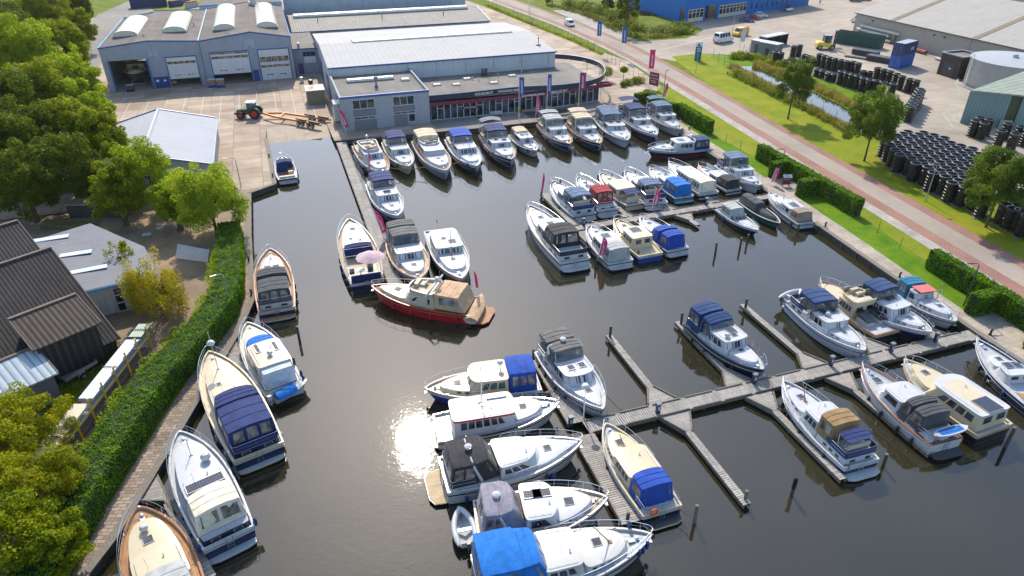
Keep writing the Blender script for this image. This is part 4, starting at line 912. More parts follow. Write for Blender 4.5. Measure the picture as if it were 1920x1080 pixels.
# narrow left jetty
boat('white flybridge yacht with teak deck and radar ball, first on the narrow jetty', (722, 325, 1.6), (679, 262, 1.9), hull='nw', dk='T', cap='W', group=GJ, B=4.1, F=1.05, Fb=1.7, plat=.4, house=(.26, .58, 1.45, dict(n=3, f=3)), trunk=(.57, .86, .5, dict(n=2)),
     aft=(.03, .26, .45, 1), fly=(.20, .50, 2.35, .5, 'W'), hatch=[(.73, 0, .5)], dome=(.27, 0, .26, 1.1), fend=[(.4, 1), (.6, -1)])
AK('white cruiser with navy canopy behind the mauve banner on the narrow jetty', (745, 405, 1.6), (706, 322, 2.6), 'navy', 'nw', group=GJ, B=4.0, trunk=(.59, .88, .5, dict(n=2, f=2)), house=(.34, .62, 1.5), mast=(.62, 1.6, 's', .05), hatch=[(.54, 0, .9), (.76, 0, .45)], fcol='b', fend=[(.3, -1), (.45, -1), (.6, -1), (.15, -1)])
AK('yacht with golden teak foredeck and a tall grey canopy with grey hood', (787, 521, 1.7), (748, 420, 2.7), 'grey', 'ww', group=GJ, dk='L', cap='T', B=4.3, trunk=(.58, .86, .5, dict(n=1, f=2)), house=(.35, .60, 1.45), arch=None,
   can=[dict(a=.03, b=.20, z=(1.5, 3.35), col='grey', kind='closed', w=.92, win=2, fwin=0, aw=2), dict(a=.19, b=.45, z=(1.5, 3.3), col='grey', kind='hood', wf=.92, rake=.9)], hatch=[(.73, 0, .5)], fcol='k', fend=[(.3, -1), (.45, -1), (.6, -1)])
boat('green and white displacement boat with wooden mast and open teak stern', (866, 521, 1.7), (822, 430, 1.1), hull='kw', dk='G', cap='W', rub='l', group=GJ, B=4.1, F=1.05, house=(.20, .56, 1.35, dict(n=3, f=4, w=.84, wf=.86, bulge=.15, back=True)), trunk=(.54, .84, .5, dict(n=0, w=.74, wf=.5)),
     hatch=[(.45, .5, .8), (.38, -.3, .5), (.67, 0, .4)], mast=(.60, 3.0, 'w', .0), flag='s', rail=(.02, 1), fend=[(.4, -1)])
boat('dutch motor cruiser with open teak cockpit, steel frame and a pink parasol aboard', (654, 408, 1.9), (690, 538, .4), hull='nw', dk='L', cap='N', group=GJ, B=4.4, F=1.05, Fb=1.8, boot=None, stripe='w', house=None, st=.78, trunk=(.44, .86, .75, dict(n=0, w=.78, wf=.6, r=.35)), fcol='k',
     fend=[(.1, 1), (.2, 1), (.32, 1), (.45, 1), (.6, 1), (.15, -1)], rail=(.35, 1), railh=.75, hatch=[(.76, 0, .5), (.6, .5, .3), (.56, -.5, .25)], coam='navy', plat=0, ladder=True,
     can=[dict(a=.38, b=.46, z=(1.3, 2.35), col='navy', kind='closed', w=.76, rake=.2, win=0, fwin=0, aw=0, crown=.12)],
     extra=lambda t, L, y_, zs, sz: open_cockpit(t, L, y_, zs))
boat('red hulled flybridge yacht with teak deck and tan cockpit tent', (697, 535, 1.7), (893, 588, .3), hull='rr', dk='T', cap='T', rub='t', B=4.2, F=1.1, Fb=1.7, cabc='C', group=None, plat=1.6, platm='T', railh=.62, fine=2.0,
     house=(.33, .66, 1.3, dict(n=1, f=2, rake=1.2, w=.8, wf=.66, bulge=.5, oh=.02, gl='d')), trunk=(.60, .88, .5, dict(n=0, w=.74, wf=.5, r=.5, bulge=.6)), fly=(.34, .58, 2.3, .42, 'O'),
     can=[dict(a=.05, b=.34, z=(1.25, 2.75), col='tan', kind='closed', w=.92, rb=.7, rake=0, win=1, fwin=0, aw=1, crown=.12)], arch=(.36, 2.5, .9), hatch=[(.74, 0, .55)], fend=[(.12, 1, .5), (.36, 1, .5), (.55, 1, .55), (.75, 1, .6)], fcol='r', boot='r')
# top row, stern to the quay
S = 2.9
AK('cream cruiser with navy canopy, leftmost of the row below the grey office', (766, 312, 1.6), (733, 243, 2.9), 'navy', 'cc', group=GT, cap='C', cabc='W', B=4.0, hatch=[(.74, 0, .45)], kind='hood', rub='w', fend=[(.85, -1, 1.1)])
boat('big white yacht with orange teak side decks, panoramic dark windscreen and beige rear hood', (836, 320, 1.7), (792, 243, 2.9), hull='gw', dk='T', cap='W', group=GT, B=4.5, F=1.15, Fb=1.75, house=(.26, .60, 1.45, dict(n=2, f=1, rake=.7, bulge=.3)), trunk=(.57, .87, .6, dict(n=0, w=.76, wf=.6, r=.4)),
     can=[dict(a=.03, b=.30, z=(1.2, 3.2), col='beige', kind='closed', w=.9, win=2, fwin=0, aw=2), ], hatch=[(.70, 0, .4), (.78, .3, .35)], boot='r', aft=(.03, .26, .5, 1), solar=[], screen=None,
     fly=(.24, .42, 2.35, .45, 'W'))
AK('navy hulled yacht with royal blue canopy and square skylight in the hood', (894, 309, 1.8), (853, 238, 2.9), 'blue', 'nw', group=GT, B=4.3, kind='hood', house=(.34, .62, 1.5, dict(n=3, f=4)), trunk=(.60, .86, .5, dict(n=0)), mast=(.70, 2.0, 's', 0), hatch=[(.68, .3, .35)], fend=[(.9, 1, 1.3), (.9, -1, 1.3)], fcol='k')
AK('navy hulled yacht with cream bulwarks under a wide arched lavender blue bimini', (959, 297, 1.8), (917, 226, 3.2), 'mauve', 'nn', group=GT, cap='N', dk='L', B=4.4, kind='hood', house=(.34, .61, 1.45), trunk=(.60, .87, .55, dict(n=0)), hatch=[(.53, .6, .7), (.50, -.6, .7), (.73, 0, .5)],
   can=[dict(a=.0, b=.15, z=(1.6, 3.6), col='mauve', kind='bimini', w=1.05, crown=.35), dict(a=.15, b=.42, z=(1.6, 3.3), col='navy', kind='hood', w=.86)], stripe='w')
CK('small cream white cruiser with beige rear cover, shortest in the row', (1005, 282, 1.4), (968, 236, 2.3), 'beige', 'ow', group=GT, B=3.3, F=.85, Fb=1.4, house=(.22, .60, 1.3, dict(n=3, f=3)), hatch=[(.42, .35, .6), (.42, -.35, .6), (.74, 0, .4)], mast=(.60, 1.9, 'w', 0), fend=[(.5, -1), (.88, 1, .9), (.6, -1), (.88, -1, .9)], fcol='k', trunk=(.59, .86, .4, dict(n=0)))
AK('navy hulled cruiser with white striped bow and pale grey canopy by the slim pink banner', (1068, 268, 1.8), (1024, 209, 3.1), 'lgrey', 'nn', group=GT, cap='T', dk='L', B=4.1, kind='hood', stripe='w', mast=(.66, 1.7, 's', 0), can=[dict(a=.04, b=.2, z=(1.55, 3.5), col='lgrey', kind='bimini', w=.95), dict(a=.16, b=.42, z=(1.55, 3.3), col='lgrey', kind='hood')], hatch=[(.73, 0, .4)], trunk=(.59, .86, .5, dict(n=2)))
AK('navy hulled cruiser with warm beige bimini, next to the pale grey canopied one', (1125, 267, 1.8), (1078, 207, 3.1), 'beige', 'nn', group=GT, cap='T', dk='L', B=4.1, kind='hood', mast=(.68, 1.8, 's', 0), can=[dict(a=.02, b=.2, z=(1.55, 3.6), col='beige', kind='bimini', w=.95), dict(a=.17, b=.42, z=(1.55, 3.35), col='beige', kind='hood')], hatch=[(.50, 0, .5), (.71, 0, .4)], trunk=(.59, .86, .5, dict(n=2)), flag='s')
AK('white yacht with rounded glazed cabin, twin roof hatches and slate canopy', (1176, 263, 1.6), (1132, 199, 3.0), 'dblue', 'ww', group=GT, cap='W', B=4.3, kind='hood', house=(.34, .62, 1.35, dict(n=3, f=3, rake=.7, bulge=.35)), trunk=(.60, .88, .45, dict(n=0, r=.5, bulge=.6)), hatch=[(.49, .6, .8), (.49, -.6, .8), (.78, 0, .45)], dome=(.3, -1.0, .25, 1.0),
   can=[dict(a=.03, b=.22, z=(1.55, 3.2), col='slate', kind='closed', w=.9), dict(a=.2, b=.42, z=(1.55, 3.2), col='slate', kind='hood')])
AK('blue hulled cruiser with wide royal blue bimini, second from the right in the quay row', (1231, 252, 1.7), (1175, 189, 3.2), 'navy', 'nw', group=GT, B=4.2, kind='hood', can=[dict(a=-.04, b=.16, z=(1.6, 3.75), col='navy', kind='bimini', w=1.0, crown=.25), dict(a=.15, b=.42, z=(1.6, 3.4), col='navy', kind='hood')], hatch=[(.50, .5, .8), (.50, -.5, .8), (.73, 0, .4)], trunk=(.60, .87, .5, dict(n=1, f=3)), mast=(.66, 1.6, 's', 0), coam='navy', boot='r')
AK('cream white cruiser with slate blue bimini at the right end of the quay row', (1276, 242, 1.6), (1227, 186, 3.1), 'navy', 'oo', group=GT, dk='C', B=4.1, kind='hood', can=[dict(a=-.02, b=.16, z=(1.6, 3.6), col='slate', kind='bimini', w=.98, crown=.2), dict(a=.15, b=.42, z=(1.6, 3.3), col='slate', kind='hood')], hatch=[(.50, .5, .7), (.50, -.5, .7), (.72, .1, .5)], trunk=(.60, .87, .5, dict(n=1)), mast=(.66, 2.0, 's', 0), coam='navy', flag='b', boot=None)
CK('white cruiser with red waterline lying along the quay corner under a navy rear hood', (1215, 279, 1.4), (1327, 277, .5), 'dblue', 'nw', kind='closed', B=3.7, F=.9, Fb=1.4, house=(.30, .62, 1.45, dict(n=3, f=3)), hatch=[(.48, 0, 1.0), (.75, 0, .5)], boot='r', stripe='r', plat=.3, arch=(.31, 1.9, .6), trunk=(.60, .88, .5, dict(n=2)), fend=[])
AK('white cruiser with blue canopy tied to the right quay above the middle jetty', (1425, 346, 1.7), (1363, 285, 2.9), 'dblue', 'ww', group=None, B=4.0, kind='hood', coam='navy', house=(.36, .62, 1.4), trunk=(.61, .88, .5, dict(n=2, f=3)), hatch=[(.50, .5, .7), (.50, -.5, .7), (.75, 0, .5)], fend=[(.3, -1)], mast=(.62, 1.3, 's', 0), can=[dict(a=.10, b=.42, z=(1.6, 3.3), col='slate', kind='hood')])
# middle jetty, upper side
AK('white cruiser with slate bimini and round dish, leftmost above the middle walkway', (1037, 338, 1.7), (1096, 412, .2), 'slate', 'ww', kind='open', group=GM, B=3.9, coam='navy', can=[dict(a=.08, b=.40, z=(1.6, 3.1), col='slate', kind='hood', crown=.2)], fend=[(.35, 1), (.95, 1, 1.6), (.93, -1, 1.6)], fcol='k', hatch=[(.5, .3, .5)], dome=(.33, .6, .22, .3), trunk=(.60, .86, .45, dict(n=2)))
CK('white boat with a tall dark red canvas wheelhouse on the middle jetty', (1084, 332, 1.6), (1140, 405, .2), 'red', 'ww', group=GM, B=3.4, F=1.15, house=(.36, .56, .75, dict(n=1, f=0, back=False)), can=[dict(a=.12, b=.40, z=(1.3, 2.95), col='red', kind='closed', w=.84, win=2, fwin=2, aw=3)], aft=(.03, .36, .4, 1), trunk=(.54, .86, .5, dict(n=0, w=.74)), hatch=[(.62, 0, .9), (.76, 0, .4)], mast=(.7, 1.0, 'w', -.3), fend=[(.05, 1, 1.2), (.05, -1, 1.2)])
CK('cream decked boat with navy sun awning over its open stern', (1127, 323, 1.7), (1190, 391, .3), 'navy', 'cw', group=GM, dk='C', cap='W', cabc='C', B=3.8, roofc='C', boot=None, house=(.24, .58, 1.35, dict(n=4, f=2, w=.84, wf=.8)), can=[dict(a=.03, b=.25, z=(.95, 2.3), col='navy', kind='bimini', w=.86, crown=.03, z0f=1.)], hatch=[(.74, 0, .45)], mast=(.70, 2.6, 's', 0), fend=[(.9, 1, 1.5), (.88, -1, 1.5), (.8, 1, 1.4)], fcol='k', plat=0, st=.7)
AK('white cruiser with short slate canopy behind the large pink banner on the middle jetty', (1175, 318, 1.7), (1230, 391, .2), 'dblue', 'ww', kind='open', group=GM, B=3.7, coam='navy', can=[dict(a=.12, b=.38, z=(1.55, 3.0), col='slate', kind='hood')], stripe='n', hatch=[(.72, 0, .4)], fend=[(.9, 1, 1.5), (.9, -1, 1.5)], mast=(.66, 1.1, 's', -.3))
CK('turquoise hulled boat with a bright blue rear cover', (1220, 313, 1.6), (1282, 377, .3), 'sky', 'tw', group=GM, dk='W', B=3.4, F=.9, Fb=1.4, house=(.34, .60, 1.2, dict(n=3, f=2)), can=[dict(a=.03, b=.38, z=(.9, 2.4), col='sky', kind='closed', w=.9, win=2, aw=1)], hatch=[(.55, 0, .5), (.72, 0, .4)], mast=(.66, 1.1, 's', -.4), plat=.3)
CK('navy transomed boat with long white hardtop and cream rear cover', (1255, 303, 1.6), (1328, 370, .3), 'cream', 'nw', group=GM, B=3.6, F=.95, house=(.26, .66, 1.3, dict(n=4, f=2, rake=.3)), trunk=(.65, .88, .4, dict(n=1)), can=[dict(a=.03, b=.27, z=(.95, 2.35), col='cream', kind='closed', w=.9, aw=1)], hatch=[(.78, 0, .4)], plat=.2)
CK('low white launch with black rear cover, an orange board on its foredeck', (1310, 309, 1.3), (1375, 362, .25), 'black', 'kw', group=GM, B=3.0, F=.8, Fb=1.2, dk='W', house=(.30, .58, 1.05, dict(n=3, f=2)), trunk=(.57, .86, .35, dict(n=1)), can=[dict(a=.03, b=.32, z=(.75, 1.95), col='black', kind='closed', w=.92, aw=1, win=2)], plat=.2,
   extra=lambda t, L, y_, zs, sz: (lambda m: (m.lathe([(.05, 0), (.25, .4), (.28, 1.4), (.05, 2.1)], (0, 0, 0), 8), [m.v.__setitem__(i, (L*.76+v[2]*.8-.3, 1.0-v[2]*.15+v[0]*.9, 1.35+v[1]*.2)) for i, v in enumerate(m.v)], m.build('surf_board', ORANGE, t)))(MB()))
# middle jetty, lower side
AK('big cream white yacht with large black canopy, lower left of the middle jetty', (993, 383, 1.9), (1078, 502, .2), 'black', 'oo', kind='closed', group=GM, dk='C', B=4.3, F=1.15, Fb=1.8, coam='black', cap='W', aft=(.03, .32, .62, 2, .95), house=(.34, .60, 1.5, dict(n=2, f=0, rake=.9, bulge=.3)), trunk=(.58, .88, .4, dict(n=0, r=.5)),
   can=[dict(a=.17, b=.42, z=(1.6, 3.3), col='black', kind='closed', w=.84, rake=.9, aw=2, win=2)], hatch=[(.48, .2, .7), (.74, 0, .5)], mast=(.66, 1.6, 's', -.6), fend=[(.95, 1, 1.7)], fcol='k', plat=.9, platm='W')
CK('white cruiser with grey framed rear cover beside the second pink banner', (1105, 421, 1.5), (1163, 501, .2), 'lgrey', 'ww', group=GM, B=3.6, F=.9, Fb=1.4, house=(.28, .62, 1.3, dict(n=3, f=2)), can=[dict(a=.03, b=.30, z=(.9, 2.3), col='lgrey', kind='closed', w=.88, aw=1, win=2)], hatch=[(.48, 0, .9), (.76, 0, .4)], mast=(.68, 1.3, 's', 0), plat=.6, platm='W')
CK('cream cruiser with blue hull, folded cream roof hatch and ladder on its transom', (1155, 410, 1.6), (1219, 489, .2), 'cream', 'bc', group=GM, cap='C', dk='C', cabc='C', B=3.6, F=1.0, house=(.22, .58, 1.35, dict(n=3, f=2, w=.8)), can=[], hatch=[(.45, 0, 1.1, ), (.76, 0, .4)], roofc='C', ladder=True, plat=0, trunk=(.57, .86, .45, dict(n=2)), fend=[(.1, -1, .9)], extra=None)
CK('white cruiser wrapped in a royal blue canvas cabin, lower right of the middle jetty', (1202, 406, 1.5), (1270, 477, .25), 'blue', 'ww', group=GM, B=3.4, F=.9, Fb=1.4, stripe='b', house=(.44, .60, .8, dict(n=1, f=0, back=False)), trunk=(.56, .88, .45, dict(n=1)), can=[dict(a=.05, b=.28, z=(.9, 2.35), col='blue', kind='closed', w=.9, aw=1, win=1, rb=.25), dict(a=.27, b=.56, z=(.9, 2.4), zf=2.1, col='blue', kind='closed', w=.9, wf=.85, rake=.8, win=2, fwin=0, aw=0)], hatch=[(.77, 0, .4)], plat=.5, platm='W')
boat('open bowrider with dark hull and pale grey bimini, tied by two ropes', (1421, 432, 1.0), (1356, 392, .7), hull='kw', dk='W', cap='W', B=2.6, F=.8, Fb=1.05, st=.9, fine=2.0, cat='speedboat', name='speedboat', railh=.35, rail=(.6, 1), wnd=(.55, .85, .5, .9, 2), trunk=(.55, .84, .22, dict(n=0, w=.6, r=.3)),
     can=[dict(a=.10, b=.46, z=(.8, 1.95), col='lgrey', kind='closed', w=.92, rake=.5, win=2, fwin=2, aw=1)], fend=[(.3, -1, .4)], bowclut=False)
def cover_boat():
 return boat('small green hulled boat wrapped in a grey cover, beside the bowrider', (1462, 419, .9), (1394, 376, .6), hull='ee', dk='D', B=2.5, F=.7, Fb=.95, cat='covered boat', name='covered_boat', rail=None, anchor=False, bowclut=False,
         can=[dict(a=.02, b=.90, z=(.55, .95), zf=1.05, col='dgrey', kind='closed', w=1.02, wf=.30, rake=.2, win=0, fwin=0, aw=0, crown=.28), dict(a=.03, b=.5, z=(.9, 1.7), col='dgrey', kind='closed', w=.8, rake=.4, win=0, fwin=0, aw=0)])
cover_boat()
CK('white launch with a paddleboard strapped to its side, by the right quay', (1442, 360, 1.3), (1510, 427, .2), 'taupe', 'ww', B=3.0, F=.85, Fb=1.3, house=(.24, .56, 1.1, dict(n=2, f=0, bulge=.2)), trunk=(.54, .88, .55, dict(n=1, w=.8, r=.4)), can=[dict(a=.05, b=.26, z=(.85, 2.0), col='taupe', kind='closed', w=.88, aw=1, win=2)], hatch=[(.8, 0, .35)], solar=[(.36, 0, 1.1, .8)], plat=.3, mast=(.6, 1.1, 'w', -.3), fend=[(.1, 1)],
   extra=lambda t, L, y_, zs, sz: (lambda m: (m.lathe([(.02, 0), (.28, .5), (.38, 1.4), (.34, 2.3), (.02, 3.0)], (0, 0, 0), 12), [m.v.__setitem__(i, (L*.50-1.5+v[2], 1.05+v[0]*.35, 1.35+v[0]*.85*(1 if True else 1)+v[1]*.12)) for i, v in enumerate(list(m.v))], m.build('paddle_board', WHITE, t)))(MB()))
# right jetty
AK('navy hulled cruiser with golden rub rail and a large deep blue canopy', (1434, 693, 1.7), (1306, 604, .9), 'dblue', 'nn', kind='hood', group=GR, cap='N', rub='l', B=3.7, F=1.1, Fb=1.65, house=(.34, .63, 1.45, dict(n=3, f=3)), trunk=(.62, .87, .5, dict(n=0)), boot='r', dk='G',
   can=[dict(a=.02, b=.24, z=(1.3, 3.2), col='dblue', kind='closed', w=.94, win=2, aw=2, fwin=0), dict(a=.23, b=.44, z=(1.55, 3.2), zf=3.0, col='dblue', kind='hood', wf=.95, rake=.8)], aft=(.03, .36, .5, 1), solar=[(.46, .3, .8, .8)], hatch=[(.53, .1, .5), (.68, 0, .4)], dome=(.535, -.7, .24, .08), mast=(.60, .9, 's', 0), fend=[(.75, -1, .6), (.4, -1), (.2, -1)], fcol='k')
AK('white cruiser with blue striped hull and twin solar panels, navy hood and dinghy astern', (1622, 656, 1.7), (1497, 566, .9), 'dblue', 'ww', kind='hood', group=GR, rub='b', cap='W', B=3.7, F=1.0, house=(.34, .63, 1.4, dict(n=3, f=2)), trunk=(.62, .88, .5, dict(n=2, f=2)), solar=[(.42, .55, 1.2, .6), (.44, -.5, 1.2, .6)], hatch=[(.70, 0, .4)], mast=(.66, 1.2, 's', 0), dome=(.50, -.5, .22, .08),
   can=[dict(a=.13, b=.42, z=(1.55, 3.2), col='dblue', kind='hood')], coam='navy', fend=[(.1, 1), (.22, 1), (.36, 1), (.5, 1), (.64, 1), (.76, 1)], fcol='k')
boat('cream and beige flybridge boat with open aft deck and raised engine hatches', (1538, 526, 1.6), (1662, 634, .3), hull='kc', dk='C', cap='T', rub='l', group=GR, B=3.9, F=.95, Fb=1.6, house=(.34, .62, 1.4, dict(n=4, f=2, back=True)), trunk=(.60, .88, .5, dict(n=1)), fly=(.33, .60, 2.2, .5, 'C'), cabc='C', fend=[], st=.8,
     extra=lambda t, L, y_, zs, sz: aft_hatches(t, L, y_, zs))
AK('long white cruiser with navy canopy and a pair of roof panels near the right quay', (1747, 621, 1.7), (1611, 532, 2.2), 'navy', 'nw', kind='hood', group=GR, B=3.8, F=1.05, house=(.34, .64, 1.45, dict(n=3, f=3)), trunk=(.63, .88, .5, dict(n=2, f=3)), solar=[(.43, .35, .6, .55), (.43, -.3, .6, .55)], hatch=[(.72, 0, .5)], coam='navy', can=[dict(a=.14, b=.42, z=(1.6, 3.35), col='dblue', kind='hood')], fend=[(.4, 1)], fcol='k')
CK('small white boat with faded red roof and teal hood, nearest the right quay', (1793, 602, 1.4), (1694, 535, 1.2), 'teal', 'ww', group=GR, B=3.2, F=.9, Fb=1.4, house=(.26, .46, 1.25, dict(n=1, f=2)), trunk=(.45, .86, .62, dict(n=3, f=2, w=.74, wf=.6)), roofc=None, can=[dict(a=.02, b=.27, z=(.9, 2.3), col='teal', kind='closed', w=.92)], mast=(.60, 2.2, 's', 0), hatch=[(.66, .2, .5)], fend=[(.3, 1), (.6, 1), (.7, 1)], fcol='k',
   extra=lambda t, L, y_, zs, sz: (lambda m: (m.box(L*.265, L*.45, -.95, .95, 2.285, 2.345), m.build('roof_cover', paint('faded_red_roof', (.55, .12, .12), .6, dirt=.2), t)))(MB()))
AK('white cruiser with navy sides, ochre stained hood and a dark blue sun awning', (1469, 712, 1.7), (1611, 884, .2), 'navy', 'nw', kind='closed', group=GR, B=3.6, F=1.0, coam='navy', dk='G', aft=(.03, .36, .62, 3), house=(.36, .60, 1.4, dict(n=3, f=2)), trunk=(.59, .88, .45, dict(n=2)), can=[dict(a=.22, b=.39, z=(1.5, 3.0), col='ochre', kind='closed', w=.8, win=1, aw=1, fwin=0, rake=0), dict(a=.05, b=.225, z=(1.5, 2.75), col='navy', kind='bimini', w=.82, crown=.03)], hatch=[(.76, 0, .5)], mast=(.70, 1.3, 'w', -.5), fend=[(.85, 1), (.7, 1), (.5, 1), (.2, 1)], fcol='k')
boat('pale blue white trawler yacht with charcoal rear tent and wooden rails', (1617, 683, 1.8), (1768, 845, .25), hull='ww', dk='G', cap='T', group=GR, B=3.6, F=1.15, Fb=1.85, house=(.38, .62, 1.35, dict(n=1, f=2, rake=.25, w=.78)), trunk=(.60, .70, .5, dict(n=0)), can=[dict(a=.14, b=.30, z=(1.3, 2.72), col='dgrey', kind='closed', w=.88, win=1, aw=1, fwin=0), dict(a=.27, b=.41, z=(1.3, 2.8), col='dgrey', kind='closed', w=.8, win=1, aw=0, fwin=2, rake=.4)],
     hatch=[(.80, 0, .6)], plat=.8, platm='D', aft=(.03, .3, .35, 1), fend=[(.3, 1), (.5, 1), (.7, 1), (.15, 1)], fcol='k', rub='w', railh=.5)
boat('long cream yacht with walnut coloured roof deck, solar panel and white canvas stern cabin', (1696, 673, 1.8), (1858, 822, .2), hull='kc', dk='G', cap='C', group=GR, B=4.2, F=1.1, Fb=1.8, cabc='C', roofc='W', rub='l', st=.9, fine=2.0, house=(.04, .60, 1.55, dict(n=4, f=1, rake=.9, w=.88, wf=.72, bulge=.5, panel='C', hw=(.42, .86), fr=0)), trunk=(.55, .86, .55, dict(n=0, w=.72, wf=.5, r=.5, bulge=.6)),
     solar=[(.14, 0, 1.5, 1.5)], dome=(.56, .2, .24, .15), mast=(.52, .9, 's', 0), hatch=[(.76, 0, .5)], fend=[(.55, 1, .5), (.8, 1)], fcol='k', rail=(.5, 1))
boat('white sailing style cruiser with dark blue hull at the right edge of the picture', (1832, 635, 1.6), (1966, 775, .6), hull='nn', dk='G', cap='W', B=3.7, F=1.0, Fb=1.6, fine=1.7, house=(.38, .58, .9, dict(n=0, f=1, w=.72, wf=.6, bulge=.3)), trunk=(.56, .74, .4, dict(n=0, w=.6)), solar=[(.52, .4, .7, .6), (.52, -.4, .7, .6)], hatch=[(.68, 0, .45)], fend=[(.3, 1), (.55, 1), (.7, 1)], railh=.5, rail=(.1, 1), stripe='w',
     aft=None, extra=lambda t, L, y_, zs, sz: (lambda m: (m.box(.4, L*.36, -y_(.1)*.7, y_(.1)*.7, .8, .9), m.build('cockpit_floor', TEAK, t)))(MB()))
# wide central pier
AK('sleek white cruiser with grey canopy pointing towards the lamp on the pier', (1131, 766, 1.6), (1034, 648, 1.4), 'grey', 'ww', kind='hood', group=GC, B=3.9, F=1.1, Fb=1.6, fine=1.9, house=(.34, .64, 1.35, dict(n=2, f=3, rake=.8, bulge=.35)), trunk=(.60, .90, .38, dict(n=0, r=.5, bulge=.7, w=.72)), solar=[(.50, .5, .6, .6), (.50, -.5, .6, .6)], hatch=[(.74, 0, .45)], arch=(.24, 2.7, .5),
   can=[dict(a=.0, b=.22, z=(1.5, 3.2), col='grey', kind='hood', w=.9, fwin=1), dict(a=.20, b=.43, z=(1.6, 3.2), col='grey', kind='hood', w=.86, wf=.9, rake=.8)], fend=[(.3, -1), (.5, -1), (.65, -1), (.15, -1)], fcol='k')
boat('blue hulled cream cruiser with royal blue rear tent, top boat of the central pier', (797, 727, 1.4), (1008, 716, .6), hull='bc', dk='C', cap='W', group=GC, B=3.7, F=1.0, Fb=1.4, cabc='C', rub='w', house=(.28, .62, 1.5, dict(n=3, f=3, rake=.7, bulge=.4, gl='g', w=.82, wf=.7)), trunk=(.58, .86, .5, dict(n=2, w=.72, r=.4)), can=[dict(a=.03, b=.28, z=(.9, 2.75), col='blue', kind='closed', w=.9, win=3, fwin=0, rake=0, aw=2)],
     dome=(.34, 0, .25, .5), hatch=[(.72, .0, .5)], mast=(.60, 1.4, 's', -.1), fend=[])
boat('white wheelhouse boat with red trimmed flat roof and tall thin mast, bicycle on its bow', (1048, 752, 1.8), (818, 815, .3), hull='ww', dk='W', cap='K', group=GC, B=3.7, F=1.0, Fb=1.8, fine=2.6, house=(.12, .62, 1.6, dict(n=6, f=2, rake=.25, w=.84, wf=.84, bulge=.15, trim='r')), trunk=(.60, .84, .6, dict(n=0, w=.8, wf=.6)), mast=(.37, 3.2, 's', 0), hatch=[(.70, 0, .5)], plat=.3, platm='C', solar=[], fend=[(.5, 1)], railh=.5,
     extra=lambda t, L, y_, zs, sz: skylight_roof(t, L, sz))
boat('white sports cruiser with black canopy, radar arch and lettering on its flank', (1091, 827, 1.8), (832, 910, .3), hull='ww', dk='W', cap='W', group=GC, B=4.1, F=1.35, Fb=1.85, fine=1.9, plat=1.2, platm='L', house=(.36, .68, 1.1, dict(n=3, f=0, rake=1.3, w=.82, wf=.62, bulge=.6, oh=.0)), trunk=(.58, .92, .38, dict(n=0, w=.8, wf=.42, r=.6, bulge=.8)), aft=(.02, .36, .25, 0, .98),
     can=[dict(a=.02, b=.215, z=(1.45, 3.15), col='black', kind='closed', w=.9, win=2, aw=2, fwin=0, rake=0, rb=.3), dict(a=.18, b=.38, z=(1.6, 3.2), col='black', kind='closed', w=.84, wf=.85, rake=.9, fwin=2, win=1, aw=0)], arch=(.19, 1.7, 1.5), hatch=[(.74, 0, .5)], fend=[(.12, -1, .5), (.2, -1, .5), (.36, -1, .5), (.52, -1, .5), (.7, -1, .55)], rub='k', lettering=('ATLANTIC', .32, .15, 1.12, -1, GREYP), railh=.7)
boat('white yacht with lilac grey canopy, twin solar panels and teak bow', (1139, 932, 1.9), (893, 985, .8), hull='ww', dk='L', cap='W', group=GC, B=4.1, F=1.2, Fb=1.9, fine=1.9, house=(.34, .62, 1.4, dict(n=1, f=1, rake=.9, w=.82, wf=.7, bulge=.4)), trunk=(.55, .84, .6, dict(n=1, w=.78, wf=.5, r=.5, bulge=.5)), aft=(.03, .34, .35, 1, .96),
     can=[dict(a=.02, b=.20, z=(1.4, 3.15), col='mauve', kind='closed', w=.9, win=2, aw=2, fwin=0, rake=0, rb=.3), dict(a=.16, b=.36, z=(1.5, 3.2), col='mauve', kind='closed', w=.84, wf=.85, rake=.9, fwin=3, win=1, aw=0)], arch=(.165, 1.7, 1.4), solar=[(.43, .45, 1.2, .62), (.50, .45, 1.2, .62)], hatch=[(.70, 0, .6)], fend=[(.6, -1, .5), (.7, -1, .5)], lettering=None, railh=.7, davit=True)
boat('cream white yacht with huge bright blue canopy at the bottom edge', (1222, 1001, 1.9), (893, 1090, .9), hull='oo', dk='G', cap='W', group=GC, B=4.1, F=1.15, Fb=1.9, fine=2.0, cabc='O', house=(.34, .58, 1.35, dict(n=3, f=2, rake=.4)), trunk=(.57, .83, .62, dict(n=3, w=.76, wf=.56, r=.3)), aft=(.03, .36, .6, 2),
     can=[dict(a=.0, b=.225, z=(1.55, 3.3), col='sky', kind='closed', w=1.0, win=2, aw=2, fwin=0, rake=0, crown=.22), dict(a=.19, b=.40, z=(1.6, 3.2), col='sky', kind='closed', w=.86, wf=.9, rake=.9, fwin=3, win=1, aw=0)], hatch=[(.68, .2, .55)], mast=(.75, 1.6, 'w', .7), fend=[(.96, -1, 1.6), (.93, -1, 1.5), (.9, -1, 1.5), (.9, 1, 1.9)], railh=.7)
